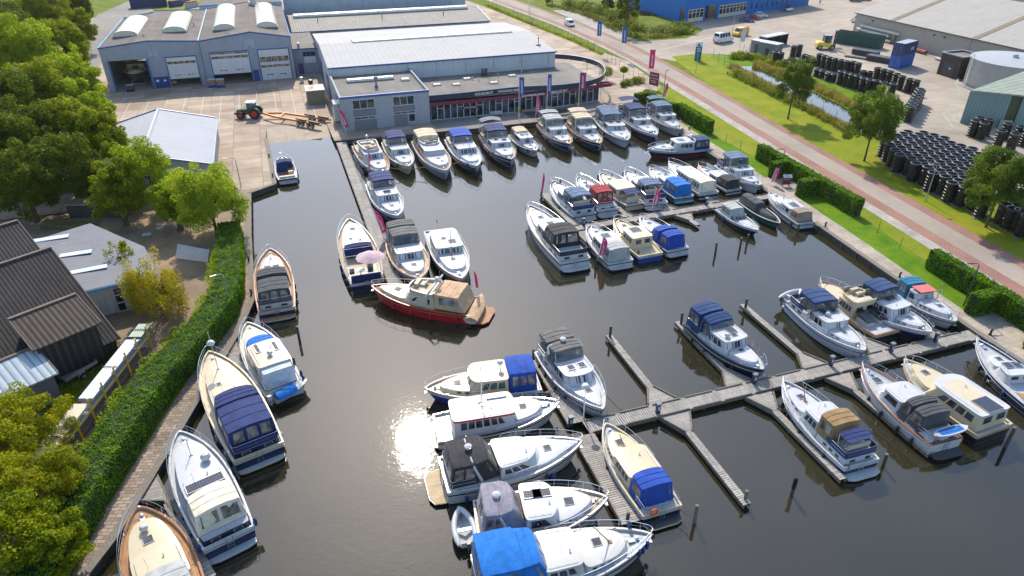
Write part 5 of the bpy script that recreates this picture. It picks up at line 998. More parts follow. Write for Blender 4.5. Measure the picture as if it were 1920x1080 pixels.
boat('long cream boat with royal blue rear tent and an orange lifebuoy on its stern', (1136, 793, 1.5), (1240, 973, .2), hull='kc', dk='G', cap='C', group=GC, B=3.3, F=1.0, Fb=1.5, cabc='C', st=.9, house=(.27, .58, 1.25, dict(n=4, f=0, rake=.1, w=.84, wf=.9, bulge=.1)), trunk=(.56, .84, .62, dict(n=3, w=.78, wf=.66, r=.3)), can=[dict(a=.08, b=.28, z=(.95, 2.4), col='blue', kind='closed', w=.88, win=1, aw=1, fwin=0, rake=0, rb=.25)],
     hatch=[(.72, .1, .5)], mast=(.64, .5, 'w', -1.8), plat=.7, platm='D', davit=True, fend=[(.9, 1), (.6, 1)], fcol='k',
     extra=lambda t, L, y_, zs, sz: (lambda m: (m.loft([[(-.12+.07*cos(b)*0-.07*sin(b), .75+(.27+.07*cos(b))*cos(a), 1.25+(.27+.07*cos(b))*sin(a)) for b in [2*pi*j/8 for j in range(8)]] for a in [2*pi*k/18 for k in range(19)]], 0, False), m.build('lifebuoy', ORANGE, t)))(MB()))
# ================================================================== BUILDINGS
CL_GREY = ribbed('blue_grey_cladding', (.30, .34, .40), 'x', .25, .5, .0, .35, .08, .3, .8)
CL_GREYY = ribbed('blue_grey_cladding_side', (.30, .34, .40), 'y', .25, .5, .0, .35, .08, .3, .8)
RF_WHITE = ribbed('white_roof_sheet', (.46, .455, .445), 'x', 1.0, .9, .0, .15, .05, .15, .93)
RF_CORR = ribbed('corrugated_cement_roof', (.33, .31, .275), 'x', .55, .8, .0, .6, .12, .5, .6)
RF_SHED = ribbed('pale_blue_profiled_roof', (.41, .43, .46), 'y', .5, .9, .0, .6, .06, .15, .78)
RF_DARK = ribbed('dark_corrugated_roof', (.050, .045, .044), 'x', .33, .8, .0, .6, .25, .5, .5)
RF_DARK2 = ribbed('brown_corrugated_roof', (.085, .068, .058), 'x', .42, .8, .0, 1., .25, .4, .4)
RF_ZINC = ribbed('zinc_roof', (.38, .45, .50), 'x', .55, .8, .0, .7, .1, .25, .5)
RF_GREYF = ribbed('grey_flat_corrugated_roof', (.20, .21, .24), 'y', .35, .7, .0, .5, .12, .3, .75)
RF_BEIGE = ribbed('grey_beige_corrugated_roof', (.36, .345, .315), 'y', .8, .7, .0, .6, .08, .3, .72)
CL_BEIGE = ribbed('beige_cladding', (.40, .36, .30), 'y', .35, .6, .0, .4, .06, .35, .85)
CL_BLUE = ribbed('bright_blue_cladding', (.01, .16, .52), 'z', .45, .5, .0, .5, .08, .2, .8)
BITUM = slabs('bitumen_roofing', (.135, .115, .105), (.10, .085, .08), 1.0, 9., .02, .9, .12, 0., None, 0, .25, .8)
BITUMG = slabs('grey_roofing_felt', (.19, .18, .165), (.15, .14, .13), 1.0, 9., .02, .9, .08, 0., None, 0, .2, .8)
BLUETRIM = paint('blue_trim', (.015, .09, .33), .4, var=.1); LBLUE = paint('light_blue_trim', (.12, .38, .62), .4)
RENDER_G = paint('grey_render', (.33, .35, .38), .85, var=.05, dirt=.15); RENDER_D = paint('dark_grey_panel', (.17, .185, .21), .7, var=.05, dirt=.1)
DOORW = paint('white_door_panel', (.60, .61, .62), .4, var=.04, dirt=.2); DOORBL = paint('blue_door', (.01, .045, .22), .35, dirt=.1)
MAG = paint('maroon_fascia', (.16, .018, .06), .4, var=.06); NVF = paint('midnight_fascia', (.012, .028, .065), .35, var=.1)
PINK = paint('pink_banner_cloth', (.62, .02, .15), .7, var=.1); FBLUE = paint('blue_flag_cloth', (.025, .09, .33), .7, var=.1)
LETW = paint('white_lettering', (.8, .8, .8), .5, var=.02); VAULT = paint('domed_skylight_plastic', (.66, .63, .52), .3, var=.08, dirt=.3)
INTERIOR_SHADE = paint('interior_shade', (.05, .05, .055), .9); BRICKG = slabs('grey_brick', (.20, .21, .23), (.12, .125, .14), .5, .16, .02, .9, .15, .5)
BLOCKW = slabs('white_blockwork', (.62, .62, .60), (.4, .4, .39), .6, .3, .02, .9, .05, .5); DKWOOD = planks('dark_tarred_boards', (.040, .034, .028), 'x', .3, (.015, .013, .012), .3)
BRICKB = slabs('brown_brick', (.085, .06, .05), (.06, .045, .04), .25, .1, .01, .9, .2, .5); CURT = paint('beige_panel', (.55, .50, .40), .6)
CONCP = paint('concrete', (.36, .35, .33), .9, var=.12, dirt=.3)
def wall(mb, p, q, z0, top, th=.25, ops=(), mi=0):
 """a wall standing on the line p-q with rectangular openings (s0, s1, z0, z1); top is a height or a function of s"""
 p = Vector(p[:2]); q = Vector(q[:2]); L = (q-p).length; d = (q-p)/L
 tf = top if callable(top) else (lambda s: top)
 cuts = sorted(set([0, L]+[min(L, max(0, s)) for o in ops for s in o[:2]]+([L*k for k in RIDGES.get(id(top), [])])))
 for a, b in zip(cuts, cuts[1:]):
  if b-a < 1e-4: continue
  op = sorted([o for o in ops if o[0] <= a+1e-4 and o[1] >= b-1e-4], key=lambda o: o[2]); z = z0
  for o in op:
   if o[2] > z+1e-4: mb.obox(p+d*a, p+d*b, th, z, o[2], mi)
   z = o[3]
  mb.obox(p+d*a, p+d*b, th, z, (tf(a), tf(b)), mi)
RIDGES = {}
def gable(L, ze, zr, k=.5, ze2=None):
 ze2 = ze if ze2 is None else ze2
 f = lambda s: ze+(zr-ze)*(s/(L*k)) if s <= L*k else zr-(zr-ze2)*((s-L*k)/(L*(1-k)))
 RIDGES[id(f)] = [k]; KEEP.append(f); return f
KEEP = []
def sectional_door(t, x0, x1, z0, z1, y, bands=((.72, .85),), rows=5, sl=1):
 m = MB(); H = z1-z0; m.box(x0, x1, y-.03, y+.03, z0, z1, 0)
 for k in range(1, rows): m.box(x0, x1, y-.034, y-.0301, z0+H*k/rows-.012, z0+H*k/rows+.012, 3)
 for a, b in bands:
  n = 5
  for k in range(n): m.box(x0+.12+(x1-x0-.2)*k/n, x0+.04+(x1-x0-.2)*(k+1)/n, y-.045, y-.0301, z0+H*a, z0+H*b, 1)
 if sl:
  for k in (.18, .3, .62, .74): m.box(x0+(x1-x0)*k, x0+(x1-x0)*(k+.08), y-.045, y-.0301, z0+H*.16, z0+H*.19, 2)
 d = m.build('sectional_door', [DOORW, GLASSR, BLACKP, GREYW], t, 0, W=True)
 m = MB(); m.box(x0-.16, x0-.01, y-.14, y-.0, .7, z1+.1); m.box(x1+.01, x1+.16, y-.14, y-.0, .7, z1+.1); m.box(x0-.16, x1+.16, y-.14, y-.005, z1+.1, z1+.22); m.build('door_frame', BLUETRIM, t, 0, W=True)
 return d
GLASSR = glassmat('reflecting_door_window', (.12, .09, .07), .1)
def vault(t, x0, x1, y0, y1, z, h=1.2, along='y', n=9, name='barrel_skylight'):
 m = MB(); N = 10
 if along == 'y':
  xc = (x0+x1)/2; w = (x1-x0)/2; arc = [(xc-w*cos(pi*k/N), h*sin(pi*k/N)**.8) for k in range(N+1)]
  m.loft([[(x, y0, z+hh) for x, hh in arc], [(x, y1, z+hh) for x, hh in arc]], 0, True, False)
  ribs = [[(x, y0+(y1-y0)*k/n, z+hh+.02) for x, hh in arc] for k in range(n+1)]
 else:
  yc = (y0+y1)/2; w = (y1-y0)/2; arc = [(yc-w*cos(pi*k/N), h*sin(pi*k/N)**.8) for k in range(N+1)]
  m.loft([[(x0, y, z+hh) for y, hh in arc], [(x1, y, z+hh) for y, hh in arc]], 0, True, False)
  ribs = [[(x0+(x1-x0)*k/n, y, z+hh+.02) for y, hh in arc] for k in range(n+1)]
 s = m.build(name, VAULT, t, 40, W=True)
 m = MB()
 for r in ribs: m.tube(r, .045, 4)
 m.build('skylight_rib', CURT, s, 0, W=True)
 m = MB(); m.box(x0-.15, x1+.15, y0-.12, y1+.12, z-.3, z+.06); m.build('skylight_kerb', RENDER_D, s, 0, W=True)
def gutter(t, pts, r=.1, mat=None, name='gutter'):
 m = MB(); m.tube(pts, r, 5); m.build(name, mat or BLUETRIM, t, 0, W=True)
def logo_panel(t, x, z, y, w=1.6, h=1.6):
 m = MB(); m.box(x-w/2, x+w/2, y-.06, y-.02, z-h/2, z+h/2); p_ = m.build('logo_panel', LOGOP, t, 0, W=True)
 m = MB(); R = .5; m.loft([[(x+(R+.035*cos(b))*cos(a), y-.07-.02*sin(b), z+.18+(R+.035*cos(b))*sin(a)) for b in (0, pi/2, pi, 3*pi/2)] for a in [2*pi*k/20 for k in range(21)]], 0, False)
 m.obox((x-.3, y-.075), (x+.25, y-.075), .02, z+.36, z+.42); m.add([(x+.2, y-.08, z+.40), (x+.28, y-.08, z+.40), (x-.02, y-.08, z-.15), (x-.1, y-.08, z-.15)], [(0, 3, 2, 1)])
 m.box(x-.6, x+.6, y-.075, y-.061, z-.62, z-.5); m.box(x-.45, x+.45, y-.075, y-.061, z-.72, z-.66); m.build('emblem', SLATEL, p_, 0, W=True)
LOGOP = paint('logo_board', (.36, .42, .52), .5); SLATEL = paint('slate_lettering', (.12, .18, .28), .5)
# ---- workshop, left hall
t = thing('workshop_hall', 'grey clad boat workshop with a boat standing in its open left door', 'workshop', (-32, 158.5, .7))
m = MB(); g = gable(18.2, 9.0, 9.9, .48, 9.3)
wall(m, (-32, 158.6), (-13.8, 158.6), .7, g, .3, [(1.1, 8.0, .7, 6.6), (8.3, 11.1, .7, 2.95), (11.3, 17.1, .7, 6.6)]); m.build('front_wall', CL_GREY, t, 0, W=True)
m = MB(); wall(m, (-32.1, 158.8), (-32.1, 194), .7, 9.0, .2); wall(m, (-32, 194), (-25.7, 199), .7, 9.2, .2); wall(m, (-25.7, 199), (-14, 199), .7, 9.3, .2); wall(m, (-13.95, 158.8), (-13.95, 199), .7, 9.2, .15); m.build('side_wall', CL_GREYY, t, 0, W=True)
m = MB(); m.add([(-32.2, 158.4, 9.02), (-23.26, 158.4, 9.92), (-13.85, 158.4, 9.32), (-13.85, 199.1, 9.3), (-25.7, 199.1, 9.6), (-25.7, 196, 9.7), (-32.2, 194, 9.0)], [(0, 1, 4, 5, 6), (1, 2, 3, 4)]); m.build('roof', BITUM, t, 0, W=True)
gutter(t, [(-32.2, 158.4, 9.1), (-23.26, 158.4, 10.0), (-13.9, 158.4, 9.4)], .12, None, 'roof_edge'); gutter(t, [(-32.2, 158.4, 9.12), (-32.2, 194, 9.1), (-25.7, 196.5, 9.8), (-25.7, 199.2, 9.75), (-13.9, 199.2, 9.4), (-13.9, 158.4, 9.45)], .13, LBLUE, 'roof_edge')
m = MB(); m.add([(-32, 158.8, .706), (-14, 158.8, .706), (-14, 198, .706), (-32, 198, .706)], [(0, 1, 2, 3)]); m.build('floor', CONCP, t, 0, W=True)
vault(t, -30.6, -25.9, 167.5, 187.5, 9.5, 1.1); vault(t, -21.3, -16.6, 168, 189, 9.75, 1.1)
sectional_door(t, -20.6, -15.0, 2.3, 6.5, 158.5, ((.70, .82),), 5); logo_panel(t, -22.7, 7.55, 158.4)
m = MB(); m.box(-23.6, -22.35, 158.38, 158.5, .72, 2.9); m.box(-22.3, -21.05, 158.38, 158.5, .72, 2.9); d = m.build('double_door', DOORBL, t, 0, W=True)
m = MB(); m.box(-23.3, -22.8, 158.36, 158.379, 2.0, 2.4); m.build('door_sign', LETW, d, 0, W=True); m = MB(); m.box(-21.9, -21.45, 158.36, 158.379, 2.05, 2.35); m.build('door_sign', LETW, d, 0, W=True)
m = MB(); m.box(-24.2, -23.9, 158.2, 158.44, .7, 6.6); m.box(-31.1, -30.9, 158.2, 158.44, .7, 6.6); m.build('door_frame', BLUETRIM, t, 0, W=True)
for x, y in ((-29, 172), (-24.5, 165), (-15.5, 176), (-19, 195)):
 m = MB(); m.tube([(x, y, 9.4), (x, y, 10.3)], .12, 8); m.lathe([(.22, 10.3), (.02, 10.5)], (x, y, 0), 8); m.build('roof_vent', GALV, t, 40, W=True)
# ---- workshop, right hall
t = thing('workshop_hall', 'taller grey clad workshop with two white sectional doors, right of the open one', 'workshop', (-13.8, 158.5, .7))
g = gable(17.7, 9.3, 10.5, .56, 9.1); m = MB()
wall(m, (-13.7, 158.3), (4.0, 158.3), .7, g, .3, [(1.4, 9.0, .7, 7.0), (9.2, 10.4, .7, 3.0), (10.7, 17.1, .7, 7.0)]); m.build('front_wall', CL_GREY, t, 0, W=True)
m = MB(); wall(m, (4.0, 158.5), (4.0, 200), .7, 9.1, .2); wall(m, (-13.6, 200.2), (4, 200.2), .7, g, .2); m.build('side_wall', CL_GREYY, t, 0, W=True)
m = MB(); m.add([(-13.82, 158.1, 9.32), (-3.79, 158.1, 10.52), (4.1, 158.1, 9.12), (4.1, 200.4, 9.12), (-3.79, 200.4, 10.52), (-13.82, 200.4, 9.32)], [(0, 1, 4, 5), (1, 2, 3, 4)]); m.build('roof', BITUM, t, 0, W=True)
gutter(t, [(-13.7, 158.1, 9.4), (-3.79, 158.1, 10.6), (4.1, 158.1, 9.2), (4.12, 200.4, 9.2), (-3.79, 200.4, 10.6), (-13.8, 200.4, 9.4)], .13, None, 'roof_edge')
vault(t, -11.1, -6.7, 166, 195, 9.95, 1.2, n=13); vault(t, -2.4, 1.9, 166, 194, 9.95, 1.2, n=13)
sectional_door(t, -12.2, -4.8, 2.6, 6.9, 158.25, ((.72, .84), (.92, .99)), 6); sectional_door(t, -2.8, 3.2, .75, 6.9, 158.25, ((.42, .50), (.60, .77)), 6); logo_panel(t, -4.2, 8.3, 158.15)
m = MB(); m.box(-4.5, -3.3, 158.1, 158.22, .72, 2.9); m.build('side_door', DOORBL, t, 0, W=True)
m = MB(); m.box(-13.5, 3.9, 159.5, 199, .704, .708); m.build('floor', CONCP, t, 0, W=True)
for x, y in ((-9, 199.0), (-3.8, 190)): m = MB(); m.tube([(x, y, 10), (x, y, 11.2)], .1, 8); m.build('roof_vent', GALV, t, 40, W=True)
m = MB(); m.box(-3.3, -1.7, 196, 199, 10.2, 13.5); m.build('chimney', GALV, t, 0, W=True)
# ---- link building
t = thing('link_building', 'low grey clad link with a square window between workshop and white hall', 'building', (4.2, 161.5, .7)); m = MB()
wall(m, (4.2, 161.6), (9.3, 161.6), .7, 5.9, .25, [(2.0, 4.7, 2.9, 5.3)]); m.build('front_wall', CL_GREY, t, 0, W=True)
m = MB(); m.prism([(4.15, 161.5), (9.3, 161.5), (9.3, 181), (4.15, 181)], 5.7, 5.85); m.build('roof', BITUMG, t, 0, W=True)
m = MB(); m.box(6.2, 8.9, 161.5, 161.6, 2.9, 5.3, 1); m.box(6.3, 8.8, 161.46, 161.499, 2.95, 4.3, 0)
for k in range(4): m.box(6.3+k*.63, 6.86+k*.63, 161.46, 161.498, 4.4, 5.2, 2)
m.build('window', [DOORW, BLUETRIM, GLASS], t, 0, W=True); m = MB(); m.box(4.9, 6.0, 161.38, 161.47, .7, 3.0); m.build('door', DOORBL, t, 0, W=True)
gutter(t, [(4.15, 161.45, 5.95), (9.3, 161.45, 5.95)], .12); m = MB(); m.lathe([(.25, 5.8), (.25, 6.8), (.3, 6.85), (.02, 7.0)], (5.6, 163.5, 0), 10); m.build('roof_vent', GALV, t, 40, W=True)
# ---- corrugated hall behind
t = thing('corrugated_hall', 'long hall with a corrugated cement roof and glazed ridge light', 'hall', (5.4, 181.3, .7)); m = MB()
gx = gable(24.6, 6, 7.6, .5); wall(m, (54.4, 181.5), (54.4, 206), .7, gx, .2); wall(m, (5.5, 206), (5.5, 181.5), .7, gx, .2); m.build('end_wall', CL_GREYY, t, 0, W=True)
m = MB(); wall(m, (5.5, 181.4), (54.5, 181.4), .7, 5.9, .2); m.build('long_wall', ribbed('pale_blue_cladding', (.42, .48, .52), 'x', .3, .5, 0, .3, .06, .3, .85), t, 0, W=True)
m = MB(); m.add([(5.2, 181.0, 5.95), (54.7, 181.0, 5.95), (54.7, 193.7, 7.65), (5.2, 193.7, 7.65), (54.7, 206.4, 5.95), (5.2, 206.4, 5.95)], [(0, 1, 2, 3), (3, 2, 4, 5)]); m.build('roof', RF_CORR, t, 0, W=True)
vault(t, 6.5, 51.5, 191.6, 194.2, 7.55, .7, 'x', 36, 'ridge_light'); gutter(t, [(5.2, 180.95, 5.9), (54.7, 180.95, 5.9)], .12); gutter(t, [(54.75, 181, 6), (54.75, 193.7, 7.7), (54.75, 206.4, 6)], .12, LBLUE, 'roof_edge')
for i in range(6): m = MB(); x = 12+i*8; y = 188+(i % 2)*9; m.tube([(x, y, 6.6), (x, y, 7.9)], .12, 6); m.build('roof_vent', RENDER_D, t, 40, W=True)
# ---- big hall at the back
t = thing('back_hall', 'big pale blue hall whose long wall runs along the top edge', 'hall', (-14, 209, .7)); m = MB()
wall(m, (5, 210.5), (56, 210.5), .7, 11.5, .3); wall(m, (-16, 206), (4.5, 206), .7, 9.2, .3); m.build('long_wall', ribbed('pale_blue_cladding_big', (.36, .43, .50), 'x', .5, .5, 0, .4, .06, .35, .85), t, 0, W=True)
m = MB(); m.prism([(5, 210.2), (56.2, 210.2), (56.2, 262), (5, 262)], 11.5, 11.7); m.prism([(-16, 205.8), (4.4, 205.8), (4.4, 262), (-16, 262)], 9.2, 9.35); m.build('roof', BITUM, t, 0, W=True)
gutter(t, [(-16, 205.7, 9.4), (4.5, 205.7, 9.4), (4.5, 262, 9.4)], .15, LBLUE, 'roof_edge')
for k in range(4): gutter(t, [(14+k*12.5, 210.3, .8), (14+k*12.5, 210.3, 11.4)], .08, GALV, 'downpipe')
# ---- white roofed hall
t = thing('white_hall', 'large hall with a smooth white roof and a long narrow ridge skylight', 'hall', (9.3, 135, .7)); m = MB()
gx = gable(34, 7.5, 8.7, .47); wall(m, (54.3, 135.2), (54.3, 169.2), .7, gx, .2); wall(m, (9.5, 135.2), (9.5, 169.2), .7, gx, .2, [(3, 8, .7, 5.0), (17, 22, .7, 5.0)]); m.build('end_wall', ribbed('white_cladding_side', (.50, .53, .56), 'y', .3, .5, 0, .3, .05, .3, .85), t, 0, W=True)
m = MB(); wall(m, (9.5, 135.1), (54.4, 135.1), .7, 7.4, .2); m.build('long_wall', ribbed('white_cladding', (.50, .54, .57), 'x', .35, .5, 0, .5, .05, .5, .8), t, 0, W=True)
m = MB(); zz = 8.72; m.add([(9.2, 134.8, 7.48), (54.7, 134.8, 7.48), (54.7, 151.0, zz), (9.2, 151.0, zz), (54.7, 169.6, 7.45), (9.2, 169.6, 7.45)], [(0, 1, 2, 3), (3, 2, 4, 5)]); m.build('roof', RF_WHITE, t, 0, W=True)
vault(t, 16, 50.2, 150.3, 152.4, 8.68, .4, 'x', 24, 'ridge_light'); gutter(t, [(9.2, 134.75, 7.45), (54.7, 134.75, 7.45)], .14, BLUETRIM)
for k in range(6): gutter(t, [(24+k*5.8, 134.95, 4.9), (24+k*5.8, 134.95, 7.3)], .06, GALV, 'downpipe')
m = MB(); m.box(9.3, 9.38, 138.2, 143.2, .72, 5.0); m.box(9.3, 9.38, 152.2, 157.2, .72, 5.0); m.build('sliding_door', DOORBL, t, 0, W=True)
m = MB(); m.lathe([(.55, 7.95), (.5, 8.05), (.08, 8.1), (.08, 9.2), (.14, 9.25), (.14, 9.5), (.02, 9.55)], (52.6, 140, 0), 10); m.build('roof_vent', MAG, t, 40, W=True)
# ---- office
t = thing('office_block', 'two storey grey rendered office with blue roof edge beside the quay', 'office', (9.3, 117.6, .7)); m = MB()
win = [(1.9, 5.6, 4.25, 5.85, 3), (1.9, 5.6, 2.45, 2.95, 3), (8.7, 12.4, 4.25, 5.85, 3), (8.7, 12.4, 2.75, 3.2, 3), (11.2, 12.4, 1.25, 2.7, 1)]
wall(m, (9.4, 118.2), (24.4, 118.2), .7, 6.15, .3, [w[:4] for w in win[:4]]+[(11.2, 12.4, 1.25, 2.75)] if False else [w[:4] for w in win]); m.build('front_wall', RENDER_G, t, 0, W=True)
m = MB(); wall(m, (9.5, 118.4), (9.5, 135), .7, 6.15, .3, [(2, 4.2, 4.2, 5.6), (6, 8.5, 4.2, 5.6)]); wall(m, (24.35, 118.4), (24.35, 134.9), .7, 6.15, .2); m.build('side_wall', RENDER_G, t, 0, W=True)
for a, b, c, d in ((11.3, 15.1, 3.0, 4.2), (11.3, 15.1, .72, 2.4), (18.1, 21.8, 3.25, 4.2), (18.1, 20.4, .72, 2.7)): m = MB(); m.box(a, b, 117.985, 118.049, c, d); m.build('dark_panel', RENDER_D, t, 0, W=True)
for s0, s1, a, b, n in win:
 x0, x1 = 9.4+s0, 9.4+s1; m = MB(); m.box(x0+.1, x1-.1, 118.12, 118.16, a+.08, b-.08, 0)
 m.box(x0, x1, 118.0, 118.14, a, a+.1, 1); m.box(x0, x1, 118.0, 118.14, b-.1, b, 1)
 for k in range(n+1): xx = x0+(x1-x0-.09)*k/n; m.box(xx, xx+.09, 117.99, 118.13, a+.1, b-.1, 1)
 m.build('window', [BUILDGL, WHITE], t, 0, W=True)
m = MB()
for y0 in (120.5, 124.5): m.box(9.32, 9.5, y0, y0+2.2, 4.2, 5.6)
m.build('side_window', [BUILDGL], t, 0, W=True)
m = MB(); m.prism([(9.5, 118.3), (24.3, 118.3), (24.3, 134.9), (9.5, 134.9)], 5.7, 5.85); m.build('roof', BITUMG, t, 0, W=True)
m = MB(); m.box(9.3, 24.5, 117.98, 118.3, 6.15, 6.5, 0); m.box(9.3, 9.6, 118.3, 135, 6.15, 6.4, 1); m.box(24.25, 24.5, 118.3, 135, 6.15, 6.4, 1); m.build('parapet', [BLUETRIM, RENDER_G], t, 0, W=True)
vault(t, 12.0, 20.3, 129.3, 130.9, 6.0, .5, 'x', 12); vault(t, 21.6, 22.9, 127.6, 129, 5.95, .35, 'x', 2)
m = MB(); m.lathe([(.3, 5.85), (.3, 6.3), (.16, 6.35), (.16, 7.2), (.34, 7.25), (.34, 7.7), (.02, 7.85)], (16.5, 125, 0), 10); m.build('chimney', RENDER_D, t, 40, W=True)
m = MB(); m.box(8.5, 9.3, 122.5, 125.5, 1.2, 4.2); m.build('air_unit', WHITE, t, 0, W=True)
# ---- showroom
t = thing('showroom', 'low glazed yacht showroom with maroon sign band and curved dark ring on its roof', 'showroom', (24.5, 119, .7))
m = MB(); m.prism([(24.5, 119.4), (46, 119.4), (58.4, 121.4), (58.4, 138), (54.6, 138), (54.6, 134.9), (24.5, 134.9)], 4.15, 4.4); m.build('roof', BITUMG, t, 0, W=True)
m = MB(); m.box(54.6, 58.3, 137.8, 138.0, .7, 4.15); wall(m, (58.2, 121.6), (58.2, 137.9), .7, 4.15, .2, [(.4, 4, .9, 3.6)]); m.build('side_wall', RENDER_G, t, 0, W=True)
def glazing(x0, y0, x1, y1, n, group=1):
 L = hypot(x1-x0, y1-y0); dx, dy = (x1-x0)/L, (y1-y0)/L
 for k in range(n):
  a, b = L*k/n, L*(k+1)/n; m = MB(); zz0, zz1 = .72, 3.35
  pt = lambda s, o: (x0+dx*s+dy*o, y0+dy*s-dx*o)
  m.obox(pt(a+.05, -.02), pt(b-.05, -.02), .04, zz0+.1, zz1-.08, 0)
  for s0, s1 in ((a, a+.07), (b-.07, b)): m.obox(pt(s0, .02), pt(s1, .02), .1, zz0, zz1, 1)
  m.obox(pt(a+.07, .02), pt(b-.07, .02), .1, zz0, zz0+.12, 1); m.obox(pt(a+.07, .02), pt(b-.07, .02), .1, zz1-.1, zz1, 1)
  if k % 3 == 1: m.obox(pt(a+.07, .02), pt(b-.07, .02), .09, zz1-.65, zz1-.57, 1)
  m.build('shop_window', [BUILDGL, WHITE], t, 0, W=True)
glazing(24.8, 119.3, 41.6, 119.3, 14); glazing(41.6, 119.9, 46.4, 119.9, 4); glazing(46.6, 119.7, 58.2, 121.5, 9)
m = MB(); m.box(24.6, 58.1, 133.9, 134.1, .75, 4.1); m.box(24.6, 58, 121.8, 133.8, .72, .76, 1); m.build('interior', [CONCP, DARKG], t, 0, W=True)
for x, y, w in ((27, 124, 1.6), (31, 126, 2.2), (36, 123.5, 2.8), (42, 125, 1.4), (48, 124.5, 2), (53, 126, 2.4)):
 m = MB(); m.box(x, x+w, y, y+1.2, .78, 1.7); m.build('display_desk', WHITE if w > 1.9 else MAG, t, 0, W=True)
m = MB(); R = [(24.5, 118.95), (30, 118.9), (36, 118.95), (41, 119.2), (44, 119.35), (47, 119.6), (49.5, 120.1), (52, 120.3), (56, 120.6), (60.7, 121.3), (60.7, 122.6), (58.3, 122.6)]
for p_, q_ in zip(R, R[1:]): m.obox(p_, q_, .16, 3.35, 4.0)
m.build('maroon_fascia', MAG, t, 40, W=True)
ring = [(24.5, 119.2), (30, 119.2), (36, 119.6), (40.4, 119.9), (44, 119.6), (47.5, 119.0), (51, 118.9), (54, 119.4), (56.8, 120.6), (59.2, 122.6), (61.1, 125.3), (62.5, 128.6), (63.2, 132), (63.0, 135.4), (61.9, 138.4), (60.2, 140.8), (57.8, 142.6), (54.8, 143.4)]
fine = []
for i in range(len(ring)-1):
 p0, p1, p2, p3 = (Vector(ring[max(0, min(len(ring)-1, i+k))]) for k in (-1, 0, 1, 2))
 for k in range(4):
  u = k/4; fine.append(.5*((2*p1)+(p2-p0)*u+(2*p0-5*p1+4*p2-p3)*u*u+(3*p1-p0-3*p2+p3)*u**3))
fine.append(Vector(ring[-1])); m = MB(); n_ = len(fine); rings_ = []
for i, p_ in enumerate(fine):
 d = (fine[min(i+1, n_-1)]-fine[max(i-1, 0)]).normalized(); nn = Vector((d.y, -d.x)); o_ = p_+nn*.06; i_ = p_-nn*.06
 rings_.append([(o_.x, o_.y, 4.25), (o_.x, o_.y, 5.15), (i_.x, i_.y, 5.15), (i_.x, i_.y, 4.25)])
m.loft(rings_, 0); m.build('roof_ring', NVF, t, 30, W=True)
m = MB(); m.tube([(p_.x, p_.y, 5.2) for p_ in fine], .05, 5); m.build('ring_trim', LETW, t, 40, W=True)
for i in (30, 36, 42, 48, 54, 60, 66):
 p_ = fine[i]; m = MB(); m.tube([(p_.x, p_.y, .7 if p_.x > 59 else 4.4), (p_.x, p_.y, 4.3 if p_.x > 59 else 4.41)], .07, 6); m.tube([(p_.x, p_.y, 4.7), (min(p_.x, 58)-.5*(p_.x < 59), max(p_.y, 121.5) if p_.y < 123 else min(p_.y, 137.5), 4.4)], .04, 5); m.build('ring_bracket', STEEL, t, 40, W=True)
for nm, s_, sz, ux, y_s, z_, mt, ang in (('sign_lettering', 'AQUANAUT', .62, 34.6, 119.28, 4.7, LETW, .07), ('sign_lettering', 'YACHTING SNEEK', .55, 39.6, 119.62, 4.7, LETW, .0), ('sign_lettering', 'JACHTMAKELAARDIJ', .50, 43.9, 119.17, 3.66, LETW, .09), ('sign_lettering', '4BEAUFORT', .68, 49.3, 119.9, 3.66, LETW, .16)):
 text(nm, s_, sz, (ux-24.5, y_s-119-.1, z_-.7), (1, ang, 0), (0, 0, 1), mt, t, .02, .008)
m = MB(); m.loft([[(36.55+(.26+.03*cos(b))*cos(a), 119.38, 4.7+(.26+.03*cos(b))*sin(a)) for b in (0, 2, 4)] for a in [2*pi*k/16 for k in range(17)]], 0, False); m.build('emblem', LETW, t, 0, W=True)
for x, y in ((27.5, 128), (31, 127), (34, 130.5), (38, 126), (43, 130)): vault(t, x, x+1.3, y, y+1.1, 4.45, .3, 'x', 2)
for x, y in ((35.5, 130), (36.5, 129), (41, 131), (46, 131.5)): m = MB(); m.tube([(x, y, 4.4), (x, y, 5.0)], .09, 6); m.build('roof_vent', GALV, t, 40, W=True)
for x in (38.2, 38.9): m = MB(); m.box(x, x+.35, 132.5, 133.2, 4.4, 5.9); m.build('air_unit', DARKG, t, 0, W=True)
m = MB(); m.box(30.6, 33.3, 118.98, 119.06, 2.3, 2.75); m.build('hanging_sign', MAG, t, 0, W=True); text('sign_lettering', 'JACHTMAKELAARS', .26, (31.95-24.5, -.05, 2.52-.7), (1, 0, 0), (0, 0, 1), LETW, t, .01)
# ---- white shed by the trees
t = thing('white_roofed_shed', 'shed with a pale profiled gable roof and blue edges beside the trees', 'shed', (-27, 99, .7)); m = MB()
gx = gable(16.2, 4.1, 6.2, .5); wall(m, (-26.6, 99.2), (-10.6, 99.2), .7, gable(16, 4.0, 6.1, .5), .2); wall(m, (-26.6, 120.6), (-10.6, 120.6), .7, gable(16, 4.0, 6.1, .5), .2); wall(m, (-10.6, 99.2), (-10.6, 120.6), .7, 4.0, .15); wall(m, (-26.6, 99.2), (-26.6, 120.6), .7, 4.0, .2); m.build('wall', ribbed('pale_cladding', (.42, .45, .48), 'x', .3, .5, 0, .3), t, 0, W=True)
m = MB(); m.add([(-10.3, 98.8, 4.05), (-10.3, 121, 4.05), (-18.6, 121, 6.25), (-18.6, 98.8, 6.25), (-26.9, 121, 4.05), (-26.9, 98.8, 4.05)], [(0, 1, 2, 3), (3, 2, 4, 5)]); m.build('roof', RF_SHED, t, 0, W=True)
